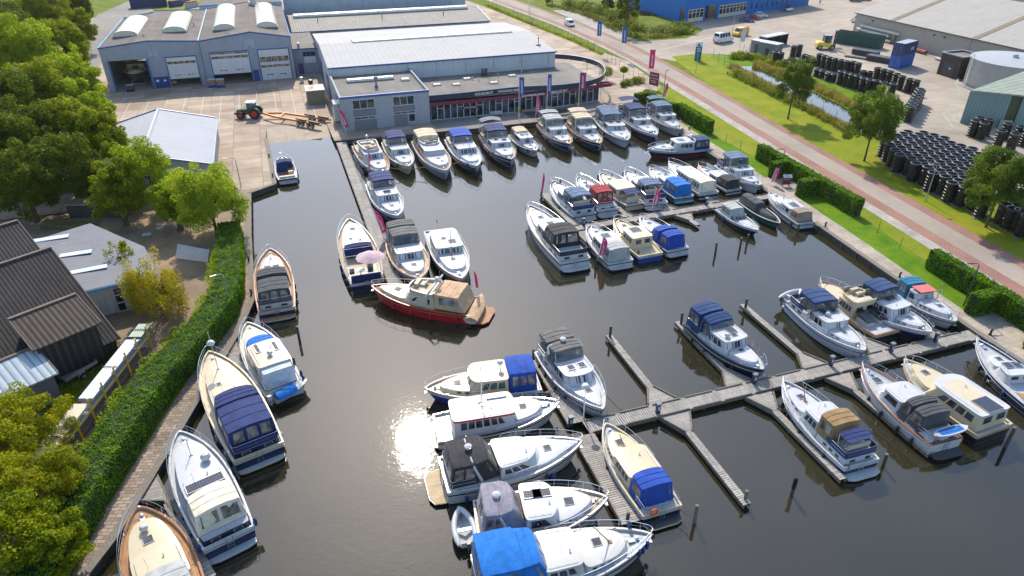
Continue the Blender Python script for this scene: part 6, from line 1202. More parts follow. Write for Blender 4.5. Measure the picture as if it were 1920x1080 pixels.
gutter(t, [(-10.3, 98.75, 4.1), (-18.6, 98.75, 6.3), (-26.9, 98.75, 4.1)], .12, BLUETRIM, 'roof_edge'); gutter(t, [(-10.3, 121.05, 4.1), (-18.6, 121.05, 6.3), (-26.9, 121.05, 4.1)], .12, BLUETRIM, 'roof_edge'); gutter(t, [(-18.6, 98.8, 6.3), (-18.6, 121, 6.3)], .2, WHITE, 'ridge_cap')
gutter(t, [(-10.2, 98.8, 4.0), (-10.2, 121, 4.0)], .1, WHITE); gutter(t, [(-10.4, 98.9, .8), (-10.4, 98.9, 4.0)], .06, WHITE, 'downpipe')
# ---- barns on the left
def roofquad(t, name, pts, mat, th=.12, W=True):
 m = MB(); m.slab(*pts, th); return m.build(name, mat, t, 0, W=W)
def barn(name, label, cat, org, d, wid, dep, ze, zr, roofm, wallm, k=1., trim=None, z0=.7):
 """mono/duo pitch shed in its own frame: x along the eave (wid), y away from the eave (dep); eave ze, ridge zr at dep*k"""
 t = thing(name, label, cat, (org[0], org[1], z0), d); h = z0
 m = MB(); m.prism([(0, 0), (wid, 0), (wid, .18), (0, .18)], 0, ze-h); m.build('front_wall', wallm, t, 0)
 m = MB()
 for x in (0.02, wid-.2):
  pr = [(x, .2, 0), (x, dep, 0), (x, dep, (zr if k >= 1 else ze)-h)]+([(x, dep*k, zr-h)] if k < 1 else [])+[(x, .2, ze-h)]
  q = [Vector(p)+Vector((.18, 0, 0)) for p in pr]; m.loft([pr, q], 0)
 m.build('side_wall', wallm, t, 0)
 m = MB(); oh = .35; s = (zr-ze)/(dep*k); m.slab((-oh, -oh, ze-h-s*oh+.03), (wid+oh, -oh, ze-h-s*oh+.03), (wid+oh, dep*k, zr-h+.03), (-oh, dep*k, zr-h+.03), .1)
 m.build('roof', roofm, t, 0)
 if k < 1: m = MB(); m.slab((-oh, dep*k+.01, zr-h+.03), (wid+oh, dep*k+.01, zr-h+.03), (wid+oh, dep, ze-h+.03), (-oh, dep, ze-h+.03), .1); m.build('rear_roof', roofm, t, 0)
 m = MB(); tm = trim or DKWOOD2
 for x in (-oh-.04, wid+oh-.06): m.obox((x+.05, -oh), (x+.05, dep*k), .1, (ze-h-s*oh+.0, zr-h+.0), (ze-h-s*oh+.2, zr-h+.2))
 m.box(-oh, wid+oh, dep*k-.15, dep*k+.15, zr-h+.12, zr-h+.24); m.build('verge_board', tm, t, 0)
 return t
DKWOOD2 = paint('brown_verge_board', (.13, .10, .08), .8, var=.2)
TRANSL = paint('translucent_sheet', (.55, .62, .66), .3)
A32 = radians(32); u32 = Vector((cos(A32), sin(A32))); v32 = Vector((-sin(A32), cos(A32)))
o = Vector((-17.5, 59.6))-u32*22; barn('dark_barn', 'large barn with dark corrugated roof at the left edge', 'barn', o, A32, 22, 20.4, 2.6, 8.0, RF_DARK, DKWOOD, .5)
o = Vector((-22.1, 67.5))-u32*18; barn('dark_barn', 'second dark corrugated barn roof, above the large one at the left edge', 'barn', o, A32, 18, 20, 3.0, 8.0, RF_DARK, DKWOOD, .5)
o = Vector((-18.25, 58.7))-u32*4.7; barn('lean_to', 'brown roofed lean-to with dark board wall in front of the large barn', 'lean-to', o, A32, 4.7, 3.7, 4.9, 6.1, RF_DARK2, DKWOOD, 1.)
e = P(98, 700, 3.5); o = Vector((e.x, e.y))-u32*10; t = barn('brick_shed', 'small grey brick shed with a pale zinc roof beside the yellow bushes', 'shed', o, A32, 10, 3.4, 3.5, 4.3, RF_ZINC, BRICKG, 1.)
m = MB(); m.box(6.9, 7.9, -.05, .02, 1.0, 1.9, 1); m.box(7.0, 7.8, -.07, -.051, 1.1, 1.8, 0); m.build('window', [GLASS, WHITE], t, 0)
t = thing('grey_workshop', 'grey flat sheet roofed workshop with bright translucent strips and white framed doors', 'workshop', (-21.8, 67, .7), radians(12))
pp = [tuple(P(x, y, z)[:2]) for x, y, z in ((150, 546, 3.9), (292, 513, 3.9), (268, 465, 3.9), (170, 422, 4.4), (40, 462, 4.4))]; tz = [3.95, 3.95, 4.0, 4.5, 4.5]
m = MB(); m.prism(pp, .7, 3.9, tops=[z-.08 for z in tz]); m.build('wall', BLOCKW, t, 0, W=True)
c_ = sum((Vector(p) for p in pp), Vector((0, 0)))/5; m = MB(); m.prism([tuple(c_+(Vector(p)-c_)*1.04) for p in pp], 3.8, 4, tops=tz);
rf_ = MB(); rf_.v = [(v[0], v[1], v[2] if v[2] > 3.81 else v[2]) for v in m.v]; rf_.f = m.f; rf_.m = m.m; rf_.build('roof', RF_GREYF, t, 0, W=True)
for a, b, w in (((58, 456), (130, 445), .8), ((112, 480), (172, 471), .75), ((130, 509), (200, 496), .75)):
 m = MB(); p0 = P(*a, 4.3); p1 = P(*b, 4.3); d = (p1-p0).normalized(); n = Vector((-d.y, d.x, 0))*w/2; tzf = lambda q: 4.02+max(0, min(.5, (q.y-69)*.045))
 m.slab(*[Vector((q.x, q.y, tzf(q)+.03)) for q in (p0-n, p1-n, p1+n, p0+n)], .04, nrm=(0, 0, 1)); m.build('translucent_strip', TRANSL, t, 0, W=True)
p0 = Vector(pp[0]); d = (Vector(pp[1])-p0).normalized(); nn = Vector((d.y, -d.x)); Lf = (Vector(pp[1])-p0).length
for k, a in enumerate((.36, .60, .82)):
 s0 = Lf*a; m = MB(); m.obox(p0+d*s0+nn*.04, p0+d*(s0+Lf*.17)+nn*.04, .12, .7, 3.5, 1)
 for zz0, zz1 in ((.9, 1.65), (1.85, 2.55), (2.7, 3.35)): m.obox(p0+d*(s0+.25)+nn*.12, p0+d*(s0+Lf*.17-.25)+nn*.12, .04, zz0, zz1, 0)
 m.build('garage_door', [GLASS, WHITE], t, 0, W=True)
m = MB(); m.obox(p0+nn*.3-d*.2, p0+d*(Lf+.2)+nn*.3, .14, 3.72, 3.9); m.build('gutter', LBLUE, t, 0, W=True)
# open timber pile at the back of that shed and a black fence
# ---- right hand works buildings
t = thing('beige_hall', 'very long beige clad factory hall with ribbed roof and brown strips', 'factory hall', (153, 60, .7)); m = MB()
wall(m, (153, 50), (153, 160.5), .7, 6.1, .3); m.build('long_wall', CL_BEIGE, t, 0, W=True); m = MB(); wall(m, (153.2, 160.4), (193, 160.4), .7, gable(40, 6, 12, .5), .3); m.build('end_wall', CL_BEIGE, t, 0, W=True)
m = MB(); m.add([(152.6, 50, 6.05), (152.6, 160.8, 6.05), (173, 160.8, 12), (173, 50, 12), (193, 160.8, 6.1), (193, 50, 6.1)], [(3, 2, 1, 0), (2, 3, 5, 4)]); m.build('roof', RF_BEIGE, t, 0, W=True)
RUSTS = paint('rusty_walkway_strip', (.20, .16, .11), .9, var=.25)
for y in (147, 122.5, 98.5, 75): m = MB(); m.add([(152.5, y, 6.1), (173, y, 12.05), (173, y+1.5, 12.05), (152.5, y+1.5, 6.1)], [(0, 1, 2, 3)]); m.build('roof_strip', RUSTS, t, 0, W=True)
gutter(t, [(152.5, 50, 6.0), (152.5, 160.9, 6.0)], .14, DARKG)
for y in (154, 134, 131, 108): m = MB(); m.box(152.6, 152.86, y, y+.4, 4.8, 5.1); m.build('wall_lamp', DARKG, t, 0, W=True)
for y in (124, 100): gutter(t, [(152.8, y, .8), (152.8, y, 5.9)], .08, GALV, 'downpipe')
t = thing('tall_beige_building', 'tall plain beige building with a white 11 sign at the top right corner', 'building', (196, 50, .7)); m = MB(); wall(m, (196, 40), (196, 190), .7, 17, .4); m.build('long_wall', CL_BEIGE, t, 0, W=True)
m = MB(); wall(m, (196.3, 190), (240, 190), .7, 17, .4); m.prism([(196, 40), (240, 40), (240, 190), (196, 190)], 16.8, 17.0); m.build('end_wall', CL_BEIGE, t, 0, W=True)
q_ = P(1862, 18, 12); m = MB(); m.box(195.6, 195.78, 156.3, 160, 11.5, 14.6); m.build('sign_panel', WHITE, t, 0, W=True); text('sign_lettering', '11', 2.6, (-.42, 108.2, 12.3), (0, -1, 0), (0, 0, 1), BLUETRIM, t, .02, .03)
t = thing('green_shed', 'sage green clad shed with open dark bay at the right edge', 'shed', (112.7, 88.4, .7)); A_ = Vector((112.7, 88.4)); B_ = A_+Vector((.72, -.69))*24; C_ = B_+Vector((22, 3.4)); D_ = A_+Vector((22, 3.4)); m = MB()
wall(m, A_, B_, .7, 6.4, .25, [(6.1, 7.7, .7, 6.4)]); wall(m, D_, A_, .7, gable(22.2, 8.9, 8.95, .01, 6.4), .25); m.build('wall', ribbed('sage_green_cladding', (.20, .29, .28), 'x', .33, .55, .0, .6, .07, .2, .72), t, 0, W=True)
m = MB(); o_ = Vector((-.3, -.3)); m.prism([A_+o_, B_+o_, C_, D_], 6.3, 6.5, tops=[6.55, 6.55, 9.1, 9.1]); m.build('roof', ribbed('mossy_green_roof', (.30, .34, .28), 'y', 1., .8, 0, .5, .15, .5, .8), t, 0, W=True)
d = Vector((.72, -.69)); n_ = Vector((.69, .72)); m = MB(); m.obox(A_+d*5.9+n_*.5, A_+d*7.9+n_*.5, .2, .7, 6.2); m.build('open_bay', paint('olive_mesh_panel', (.09, .10, .05), .8), t, 0, W=True); m = MB(); m.obox(A_+d*5.6-n_*.5, A_+d*7.4-n_*.5, .4, .7, 2.2); m.build('concrete_block', CONCP, t, 0, W=True)
t = thing('storage_tank', 'round galvanised storage tank with flat lid and access ladder', 'storage tank', (142.5, 104, .7)); m = MB(); m.lathe([(8.2, 0), (8.2, 5.4)], (0, 0, 0), 48, cap=False); m.build('tank_wall', paint('tank_sheet', (.36, .39, .40), .38, metal=.55, var=.12, vs=.4, dirt=.3), t)
m = MB(); m.lathe([(8.35, 5.35), (8.35, 5.5), (.02, 6.1)], (0, 0, 0), 48); m.build('lid', paint('tank_lid', (.33, .35, .38), .6, metal=.1, var=.08, dirt=.3), t); m = MB(); m.lathe([(.5, 6.05), (.5, 6.6), (.02, 6.7)], (-1, 0, 0), 12); m.build('hatch', GALV, t)
m = MB(); m.lathe([(8.24, 2.6), (8.24, 2.72)], (0, 0, 0), 48, cap=False); m.build('hoop', GALV, t)
m = MB();
for a in (pi-.5, pi-.42): m.tube([(8.5*cos(a), 8.5*sin(a), 0), (8.5*cos(a), 8.5*sin(a), 6.4)], .05, 5)
for k in range(14): m.tube([(8.5*cos(pi-.5), 8.5*sin(pi-.5), .4+k*.4), (8.5*cos(pi-.42), 8.5*sin(pi-.42), .4+k*.4)], .03, 4)
m.build('ladder', GALV, t); m = MB(); m.lathe([(9.4, 0), (9.4, .25), (9.0, .25)], (0, 0, 0), 48, cap=False); m.build('base_ring', CONCP, t)
t = thing('brick_hut', 'dark brown flat roofed brick hut with double doors beside the storage tank', 'hut', (137.8, 112.3, .7)); m = MB(); wall(m, (0, 0), (0, 5.2), 0, 4.5, .25); wall(m, (.15, 0), (5.5, 0), 0, 4.5, .25); wall(m, (.15, 5.2), (5.5, 5.2), 0, 4.5, .25); wall(m, (5.5, 0), (5.5, 5.2), 0, 4.5, .25); m.build('wall', BRICKB, t, 0)
m = MB(); m.prism([(0, 0), (5.5, 0), (5.5, 5.2), (0, 5.2)], 4.2, 4.3); m.build('roof', BITUMG, t, 0)
m = MB()
for a, b, c, d in ((-.2, -.2, 5.7, .05), (-.2, 5.15, 5.7, 5.4), (-.2, .05, .05, 5.15), (5.45, .05, 5.7, 5.15)): m.box(a, c, b, d, 4.45, 4.7)
m.build('roof_edge', GALV, t, 0); m = MB(); m.box(-.17, -.13, 1.4, 2.7, .05, 2.9); m.box(-.17, -.13, 2.75, 4.05, .05, 2.9); m.build('double_door', DARKG, t, 0); m = MB(); m.box(-.2, -.171, 2.1, 2.5, 1.6, 1.9); m.build('door_sign', LETW, t, 0)
t = thing('blue_factory', 'bright blue clad factory with white framed office windows behind the parked cars', 'factory', (116.9, 188.2, .7)); m = MB()
c0, c1, c2, c3 = (116.9, 188.2), (174, 205.5), (168, 240), (114.8, 222)
wall(m, c0, c3, .7, 10.5, .3, [(.6, 3.2, .9, 4.4)]); wall(m, c0, c1, .7, 10.5, .3, [(.6, 7.2, .9, 4.4), (8, 13, .7, 4.9), (14.2, 27, .9, 4.4)]); m.build('wall', CL_BLUE, t, 0, W=True)
m = MB(); m.prism([c0, c1, c2, c3], 10.2, 10.4); m.build('roof', BITUMG, t, 0, W=True)
d = (Vector(c1)-Vector(c0)).normalized(); nrm = Vector((d.y, -d.x))
for s0, s1, n in ((.6, 7.2, 4), (14.2, 27, 8)):
 for k in range(n):
  a = s0+(s1-s0)*k/n; b = s0+(s1-s0)*(k+1)/n; p0 = Vector(c0)+d*a+nrm*.1; p1 = Vector(c0)+d*b+nrm*.1; m = MB()
  m.obox(p0, p1, .1, .9, 4.4, 1); m.obox(p0+d*.15+nrm*.06, p1-d*.15+nrm*.06, .03, 2.0, 3.4, 0); m.obox(p0+d*.15+nrm*.06, p1-d*.15+nrm*.06, .03, 3.55, 4.2, 0); m.build('window', [BUILDGL, CURT], t, 0, W=True)
for k in range(9): a = 29+k*2.6; p0 = Vector(c0)+d*a+nrm*.17; m = MB(); m.obox(p0, p0+d*.8, .04, 2.2, 4.0); m.build('slit_window', BUILDGL, t, 0, W=True)
p0 = Vector(c0)+d*8-nrm*3; m = MB(); m.obox(p0, p0+d*5, .1, .7, 4.9); m.build('doorway_shade_sheet', INTERIOR_SHADE, t, 0, W=True)  # dark sheet set back in the opening, standing for the shade inside
# ================================================================== VEGETATION
BARK = paint('bark', (.09, .07, .05), .95, var=.3, vs=8., bump=.8)
LF_DARK = leafmat('leaf_dark_green', (.04, .075, .004), (.10, .15, .006), (.20, .23, .008), .38)
LF_MID = leafmat('leaf_mid_green', (.07, .12, .004), (.19, .25, .005), (.38, .38, .008), .45)
LF_LIME = leafmat('leaf_lime_green', (.12, .20, .006), (.26, .37, .012), (.42, .47, .02), .5)
LF_YEL = leafmat('leaf_yellow_green', (.10, .15, .004), (.26, .29, .008), (.48, .40, .015), .5, .35)
LF_OAK = leafmat('leaf_street_tree', (.04, .085, .008), (.095, .165, .014), (.22, .28, .028), .38)
LF_HEDGE = leafmat('hedge_leaf', (.035, .11, .002), (.10, .23, .003), (.24, .38, .006), .42, 1.2)
REED = leafmat('reed_blades', (.13, .13, .03), (.28, .25, .07), (.42, .36, .13), .35)
SHRUB = leafmat('shrub_leaf', (.05, .10, .008), (.13, .18, .012), (.25, .25, .02), .35)
def leaves(centres, n, size, spread, up=.35, droop=0., flat=0.):
 """n leaf-sized quads scattered round the given clump centres (k,4: x,y,z,r)"""
 C_ = np.asarray(centres); w = C_[:, 3]**2; idx = rng.choice(len(C_), n, p=w/w.sum()); c = C_[idx]
 d = rng.normal(size=(n, 3)); d /= np.linalg.norm(d, axis=1)[:, None]; r = c[:, 3:4]*rng.uniform(.35, 1., (n, 1))**.6*spread
 p = c[:, :3]+d*r*np.array([1, 1, .8])
 if droop: p[:, 2] -= droop*rng.uniform(0, 1, n)**2
 nrm = d*.8+rng.normal(size=(n, 3))*.6+np.array([0, 0, up]); nrm /= np.linalg.norm(nrm, axis=1)[:, None]
 a = np.cross(nrm, rng.normal(size=(n, 3))); a /= np.linalg.norm(a, axis=1)[:, None]; b = np.cross(nrm, a)
 s = size*rng.uniform(.55, 1.35, (n, 1)); a = a*s; b = b*s*.62
 return np.stack([p-a*.5, p+b*.5, p+a*.5, p-b*.5], 1)
def crown_clumps(cx, cy, cz, R, H, k, seed_in=.55, bottom=-.8):
 """clump centres over an uneven, gappy crown"""
 out = []
 ph = [random.uniform(0, 6.28) for _ in range(4)]
 for i in range(k):
  z = random.uniform(bottom, 1.); a = random.uniform(0, 2*pi); rr = sqrt(max(0, 1-z*z)) if z > 0 else sqrt(max(.05, 1-(z*.9)**2))
  bump_ = 1+.16*sin(3*a+ph[0])*cos(2*z+ph[1])+.10*sin(5*a+ph[2]+3*z)
  q = random.uniform(seed_in, 1.)**.5
  out.append((cx+R*rr*cos(a)*q*bump_, cy+R*rr*sin(a)*q*bump_, cz+H*z*q*bump_, R*random.uniform(.16, .30)))
 return out
def tree(label, x, y, h, R, mat, nleaf, leaf=.3, trunk=.22, z0=LAND, crown_lo=.28, name='tree', group=None, clumps=60, droop=0., spread=1., cat='tree', lean=0., H=None, inner=.4):
 t = thing(name, label, cat, (x, y, z0), 0, group)
 H = H or h*(1-crown_lo)/2; cz = z0+h-H
 cl = crown_clumps(x+lean, y, cz, R*.86, H*.88, clumps, inner)
 m = MB(); top = Vector((x+lean, y, cz+H*.3))
 m.tube([(x, y, z0-.1), (x+.02, y, z0+.4), Vector((x, y, z0)).lerp(top, .4), Vector((x, y, z0)).lerp(top, .75)+Vector((.1, -.08, 0)), top], [trunk*1.35, trunk, trunk*.8, trunk*.5, trunk*.15], 9); m.build('trunk', BARK, t, 50, W=True)
 m = MB()
 for c in random.sample(cl, min(len(cl), 16)):
  s = Vector((x, y, z0)).lerp(top, random.uniform(.35, .8)); e = Vector(c[:3]); mid = s.lerp(e, .5)+Vector((0, 0, R*.08)); m.tube([s, mid, e], [trunk*.32, trunk*.18, trunk*.05], 5)
 m.build('limbs', BARK, t, 50, W=True)
 V = leaves(cl, nleaf, leaf, spread, droop=droop); mesh_quads('crown', V, mat, t); return t
def hedge(label, pts, w, h, dens=90, name='hedge', group=None, leaf=.11, mat=None, rough=.05, z0=LAND):
 """clipped hedge along a polyline (centre line): dense core with leaf-sized faces all over it"""
 t = thing(name, label, 'hedge', (pts[0][0], pts[0][1], z0), 0, group); Q = []
 m = MB()
 for p, q in zip(pts, pts[1:]): m.obox(p, q, w-.16, z0, z0+h-.08)
 for p in pts[1:-1]: m.lathe([((w-.16)/2, z0), ((w-.16)/2, z0+h-.09)], (p[0], p[1], 0), 16)
 m.build('branches', HCORE, t, 0, W=True)
 for p, q in zip(pts, pts[1:]):
  p = np.array([p[0], p[1]]); q = np.array([q[0], q[1]]); L = np.linalg.norm(q-p); d = (q-p)/L; nn = np.array([-d[1], d[0]])
  for kind, area in (('t', L*w), ('s', L*h), ('r', L*h), ('e', w*h), ('f', w*h)):
   n = int(area*dens)
   s = rng.uniform(0, L, n); o = rng.uniform(-w/2, w/2, n); z = rng.uniform(0.02, h, n); base = np.zeros((n, 3)); nr = np.zeros((n, 3))
   if kind == 't': z = np.full(n, h); nr[:, 2] = 1
   elif kind in 'sr': sg = 1 if kind == 's' else -1; o = np.full(n, sg*w/2); nr[:, :2] = nn*sg
   else: sg = -1 if kind == 'e' else 1; s = np.full(n, 0. if kind == 'e' else L); nr[:, :2] = d*sg
   base[:, :2] = p+np.outer(s, d)+np.outer(o, nn); base[:, 2] = z0+z
   wob = .05*np.sin(s*1.7+z*2)+.04*np.sin(s*4.1+o*3)
   base += nr*(rng.normal(0, rough, (n, 1))+wob[:, None]-.02)
   N = nr*.9+rng.normal(size=(n, 3))*.55; N /= np.linalg.norm(N, axis=1)[:, None]
   a = np.cross(N, rng.normal(size=(n, 3))); a /= np.linalg.norm(a, axis=1)[:, None]; b = np.cross(N, a); sc = leaf*rng.uniform(.6, 1.5, (n, 1))
   Q.append(np.stack([base-a*sc, base+b*sc*.7, base+a*sc, base-b*sc*.7], 1))
 mesh_quads('foliage', np.concatenate(Q), mat or LF_HEDGE, t); return t
HCORE = paint('hedge_core', (.012, .025, .006), .95, var=.4, vs=6.)
def shrubs(name, label, pts, R, n, mat, leaf=.22, hz=.7, cat='shrub', group=None, kind=None, clump=.5, z0=LAND, up=.5):
 """low uneven planting following a polyline"""
 cl = []
 P_ = [Vector(p) for p in pts]; Ls = [(b-a).length for a, b in zip(P_, P_[1:])]; T = sum(Ls)
 for i in range(int(T/clump*2.2)+4):
  s = random.uniform(0, T); k = 0
  while k < len(Ls)-1 and s > Ls[k]: s -= Ls[k]; k += 1
  q = P_[k].lerp(P_[k+1], min(1, s/Ls[k])) if Ls else P_[0]; cl.append((q.x+random.uniform(-R, R), q.y+random.uniform(-R, R), z0+hz*random.uniform(.1, .9), clump*random.uniform(.7, 1.5)))
 V = leaves(cl, n, leaf, 1., up=up)
 V[:, :, 2] = np.maximum(V[:, :, 2], z0+.01); t = None
 if kind == 'stuff': return tag(mesh_quads(name, V, mat), label, cat, kind='stuff')
 t = thing(name, label, cat, (pts[0][0], pts[0][1], z0), 0, group); mesh_quads('foliage', V, mat, t)
 m = MB()
 for c in cl[:14]: m.tube([(c[0], c[1], z0-.05), (c[0]+.1, c[1], c[2])], [.04, .015], 5)
 m.build('stems', BARK, t, 0, W=True); return t
def reeds(name, label, poly_pts, w, n, h, mat, lean=.25):
 P_ = np.array(poly_pts); seg = np.linalg.norm(np.diff(P_, axis=0), axis=1); cum = np.concatenate([[0], np.cumsum(seg)]); s = rng.uniform(0, cum[-1], n); k = np.clip(np.searchsorted(cum, s)-1, 0, len(seg)-1)
 f = (s-cum[k])/seg[k]; d = (P_[k+1]-P_[k])/seg[k][:, None]; nn = np.stack([-d[:, 1], d[:, 0]], 1); o = rng.normal(0, w/2.2, n)
 base = np.zeros((n, 3)); base[:, :2] = P_[k]+d*(f*seg[k])[:, None]+nn*o[:, None]; base[:, 2] = LAND
 hh = h*rng.uniform(.5, 1.15, n)*(1-.35*np.abs(np.sin(s*.35))); top = base.copy(); top[:, :2] += rng.normal(0, lean*h, (n, 2)); top[:, 2] += hh
 a = rng.uniform(0, 2*pi, n); wv = np.stack([np.cos(a), np.sin(a), np.zeros(n)], 1)*rng.uniform(.03, .08, (n, 1)); mid = (base+top)/2+np.array([0, 0, .12*h])
 V = np.concatenate([np.stack([base-wv, base+wv, mid+wv, mid-wv], 1), np.stack([mid-wv, mid+wv, top+wv*.3, top-wv*.3], 1)])
 return tag(mesh_quads(name, V, mat), label, 'reeds', kind='stuff')
# big wood on the left
def TP(px, py, z): q = P(px, py, z); return q.x, q.y
BT = [(-10, 40, 12, 15, 7.5, 'D', 'very tall dark tree in the top left corner'), (75, 22, 11, 14.5, 7.5, 'M', 'yellow green tree at the top edge, left of the road'), (140, 18, 9, 12, 5, 'D', 'dark tree with hanging branches over the road at the top left'),
      (35, 110, 12, 15, 7.5, 'L', 'broad sunlit tree under the top left corner'), (105, 95, 11, 14, 6.5, 'M', 'big round tree left of the workshop corner'), (135, 155, 9.5, 12, 5.2, 'L', 'light green tree nearest the workshop'), (10, 205, 11, 14, 6.8, 'D', 'dark tree at the left edge above the barns'),
      (85, 190, 10.5, 13.5, 6.0, 'M', 'rounded mid green tree left of the pale roofed shed'), (165, 215, 8.5, 10.8, 4.2, 'L', 'lime tree overlapping the yard beside the shed'), (65, 270, 9.5, 12, 5.4, 'D', 'shaded tree behind the barn roofs'),
      (0, 300, 9, 11.5, 5.4, 'D', 'dark tree at the left edge just above the corrugated roofs'), (185, 262, 9, 11, 4.2, 'M', 'darker tree between the shed and the wood'), (130, 325, 8, 10.5, 4.4, 'D', 'shady tree over the dim path behind the grey workshop'), (45, 350, 7.5, 10, 4.2, 'D', 'low dark tree leaning over the ridge of the far barn'), (150, 60, 8, 10.5, 3.8, 'M', 'tree at the bend of the far left road'), (130, 260, 9, 11.5, 4.6, 'M', 'mid green tree in the middle of the wood above the barns'), (222, 372, 6, 8.6, 3.2, 'M', 'tree shading the bare earth behind the grey workshop'), (330, 395, 4.5, 6.6, 2.4, 'L', 'small tree between the two lime green trees and the hedge')]
MATS = dict(D=LF_DARK, M=LF_MID, L=LF_LIME, Y=LF_YEL)
for px, py, zc, h, R, mt, lb in BT:
 x, y = TP(px, py, zc*.72); tree(lb, x, y, h, R, MATS[mt], int(950*R*R)+3000, .34, .35, clumps=150, crown_lo=.1, inner=.25)
x, y = TP(278, 335, 5.6); tree('lime green round tree in front of the pale shed, second from the water', x, y, 9.9, 4.3, LF_LIME, 26000, .24, .2, clumps=120, crown_lo=.0, inner=.3)
x, y = TP(392, 378, 5.2); tree('bright yellow green round tree overhanging the quay edge', x, y, 9.5, 4.5, leafmat('leaf_bright_lime', (.14, .22, .012), (.30, .40, .025), (.48, .52, .045), .5), 32000, .24, .2, clumps=130, crown_lo=.0, inner=.3)
x, y = TP(228, 320, 5); tree('slim tree between the shaded wood and the lime trees', x, y, 8.4, 2.8, LF_MID, 8000, .28, .16, clumps=40, crown_lo=.2)
# willow like yellow tree and the shrubs in the lower left
x, y = TP(292, 545, 3.4); tree('golden weeping birch drooping over the path by the hedge', x, y, 6.9, 2.9, leafmat('leaf_golden', (.16, .17, .006), (.36, .32, .012), (.54, .44, .025), .45, .6), 14000, .17, .13, clumps=60, crown_lo=.0, droop=1.8, name='birch_tree')
x, y = TP(225, 492, 3.2); tree('thin wispy birch with bare twigs in front of the grey workshop', x, y, 5.6, 1.6, LF_YEL, 2200, .18, .1, clumps=22, crown_lo=.2, droop=.8, name='birch_tree')
for px, py, zc, h, R, n, mt, lb in ((55, 815, 3.5, 5.6, 3.3, 15000, LF_YEL, 'big golden green bush beneath the zinc roofed shed'), (-15, 900, 4, 6.4, 3.4, 13000, LF_YEL, 'orange tinted bush at the left edge'), (70, 935, 4, 6., 3.0, 15000, LF_YEL, 'golden bush touching the hedge in the lower left'),
       (20, 1030, 4, 6, 3.2, 15000, LF_MID, 'green bush in the bottom left corner'), (110, 1040, 3, 4.6, 2.0, 8000, LF_MID, 'lower green bush beside the walkway at the bottom')):
 x, y = TP(px, py, zc*.75); tree(lb, x, y, h, R, mt, n, .2, .14, clumps=90, crown_lo=.02, name='bush', cat='bush', inner=.45)
shrubs('dark_shrub', 'dark shrub where the hedge meets the timber rack', [TP(318, 640, 1.2), TP(335, 672, 1.0)], .5, 2600, LF_DARK, .2, 1.6); shrubs('dark_shrub', 'ivy bush at the corner of the black barn wall', [TP(200, 665, 1.2), TP(212, 650, 1.2)], .3, 1500, LF_DARK, .2, 1.6)
# hedges
hb_ = [(-19.6, 30), (-17.9, 38.5), (-16.5, 44.0), (-13.9, 52.3), (-10.9, 58.3), (-9.1, 62.6), (-8.4, 67.0), (-8.35, 76), (-8.5, 81)]
hedge('long tall green hedge following the brick walkway on the left bank', [(a+.35, b) for a, b in hb_], 2.5, 2.35, 115, leaf=.075, rough=.07)
shrubs('hedge_overgrowth', 'unclipped fringe of young shoots along the back of the left hedge', [(a-1.15, b+.2) for a, b in hb_[1:-1]], .45, 11000, LF_LIME, .17, 2.5, cat='shrub')
HG = 'clipped hedges along the right quay'
hedge('clipped hedge nearest the showroom car park', [(66.7, 118.6), (66.2, 108.8)], 1.0, 2.2, 70, group=HG, leaf=.13)
hedge('short hedge return at the end of the terrace', [(63.6, 116.9), (66.1, 116.9)], 1.0, 2.1, 70, group=HG, leaf=.13)
hedge('clipped hedge above the white cruiser at the quay corner, with a square end', [(67.9, 108.2), (67.5, 97.0)], 1.2, 2.3, 70, group=HG, leaf=.13); hedge('short hedge return beside the last boat of the quay row', [(64.3, 108.4), (67.2, 108.4)], 1.2, 2.3, 70, group=HG, leaf=.13)
hedge('long clipped hedge behind the middle jetty banner', [(68.2, 84.6), (67.9, 76), (67.3, 62.6)], 1.15, 2.35, 80, group=HG, leaf=.11)
hedge('hedge return left of the small notice board', [(65.0, 77.3), (67.4, 77.3)], 1.1, 2.3, 80, group=HG, leaf=.11); hedge('hedge return right of the small notice board', [(64.4, 70.4), (67.2, 70.4)], 1.1, 2.3, 80, group=HG, leaf=.11)
hedge('clipped hedge above the red roofed boat', [(65.2, 49.2), (64.6, 42), (63.8, 30)], 1.2, 2.3, 90, group=HG, leaf=.1); hedge('hedge return with the lamp post in front of it', [(61.2, 40.4), (63.9, 40.4)], 1.2, 2.2, 90, group=HG, leaf=.1); hedge('hedge return at the right edge of the picture', [(61.0, 33.9), (63.6, 33.9)], 1.2, 2.2, 90, group=HG, leaf=.1)
# topiary and planting by the showroom
def ball_tree(label, x, y, h, r):
 t = thing('ball_tree', label, 'topiary tree', (x, y, LAND)); m = MB(); m.tube([(0, 0, 0), (.03, 0, h-r)], .06, 7); m.build('trunk', BARK, t)
 V = leaves([(x, y, LAND+h, r)], 2600, .16, 1.05); mesh_quads('crown', V, LF_LIME if 'small' in label else LF_MID, t)
q = P(1168, 154); ball_tree('small clipped ball tree on a thin stem beside the terrace', q.x, q.y, 2.6, .85); q = P(1137, 152); ball_tree('larger clipped ball tree behind the showroom ring', q.x, q.y, 2.0, 1.35)
for i, (px, py, r) in enumerate(((1168, 163, .8), (1178, 160, .95), (1191, 157, .9), (1200, 155, .95))):
 q = P(px, py); shrubs('clipped_shrub', ['round clipped shrub, leftmost by the maroon sign', 'round clipped shrub, second from the left by the maroon sign', 'round clipped shrub, second from the right by the maroon sign', 'round clipped shrub closest to the maroon sign'][i], [(q.x-.2, q.y), (q.x+.2, q.y)], .35, 1600, LF_MID, .16, 1.1, group='clipped shrubs beside the maroon sign', clump=r*.75)
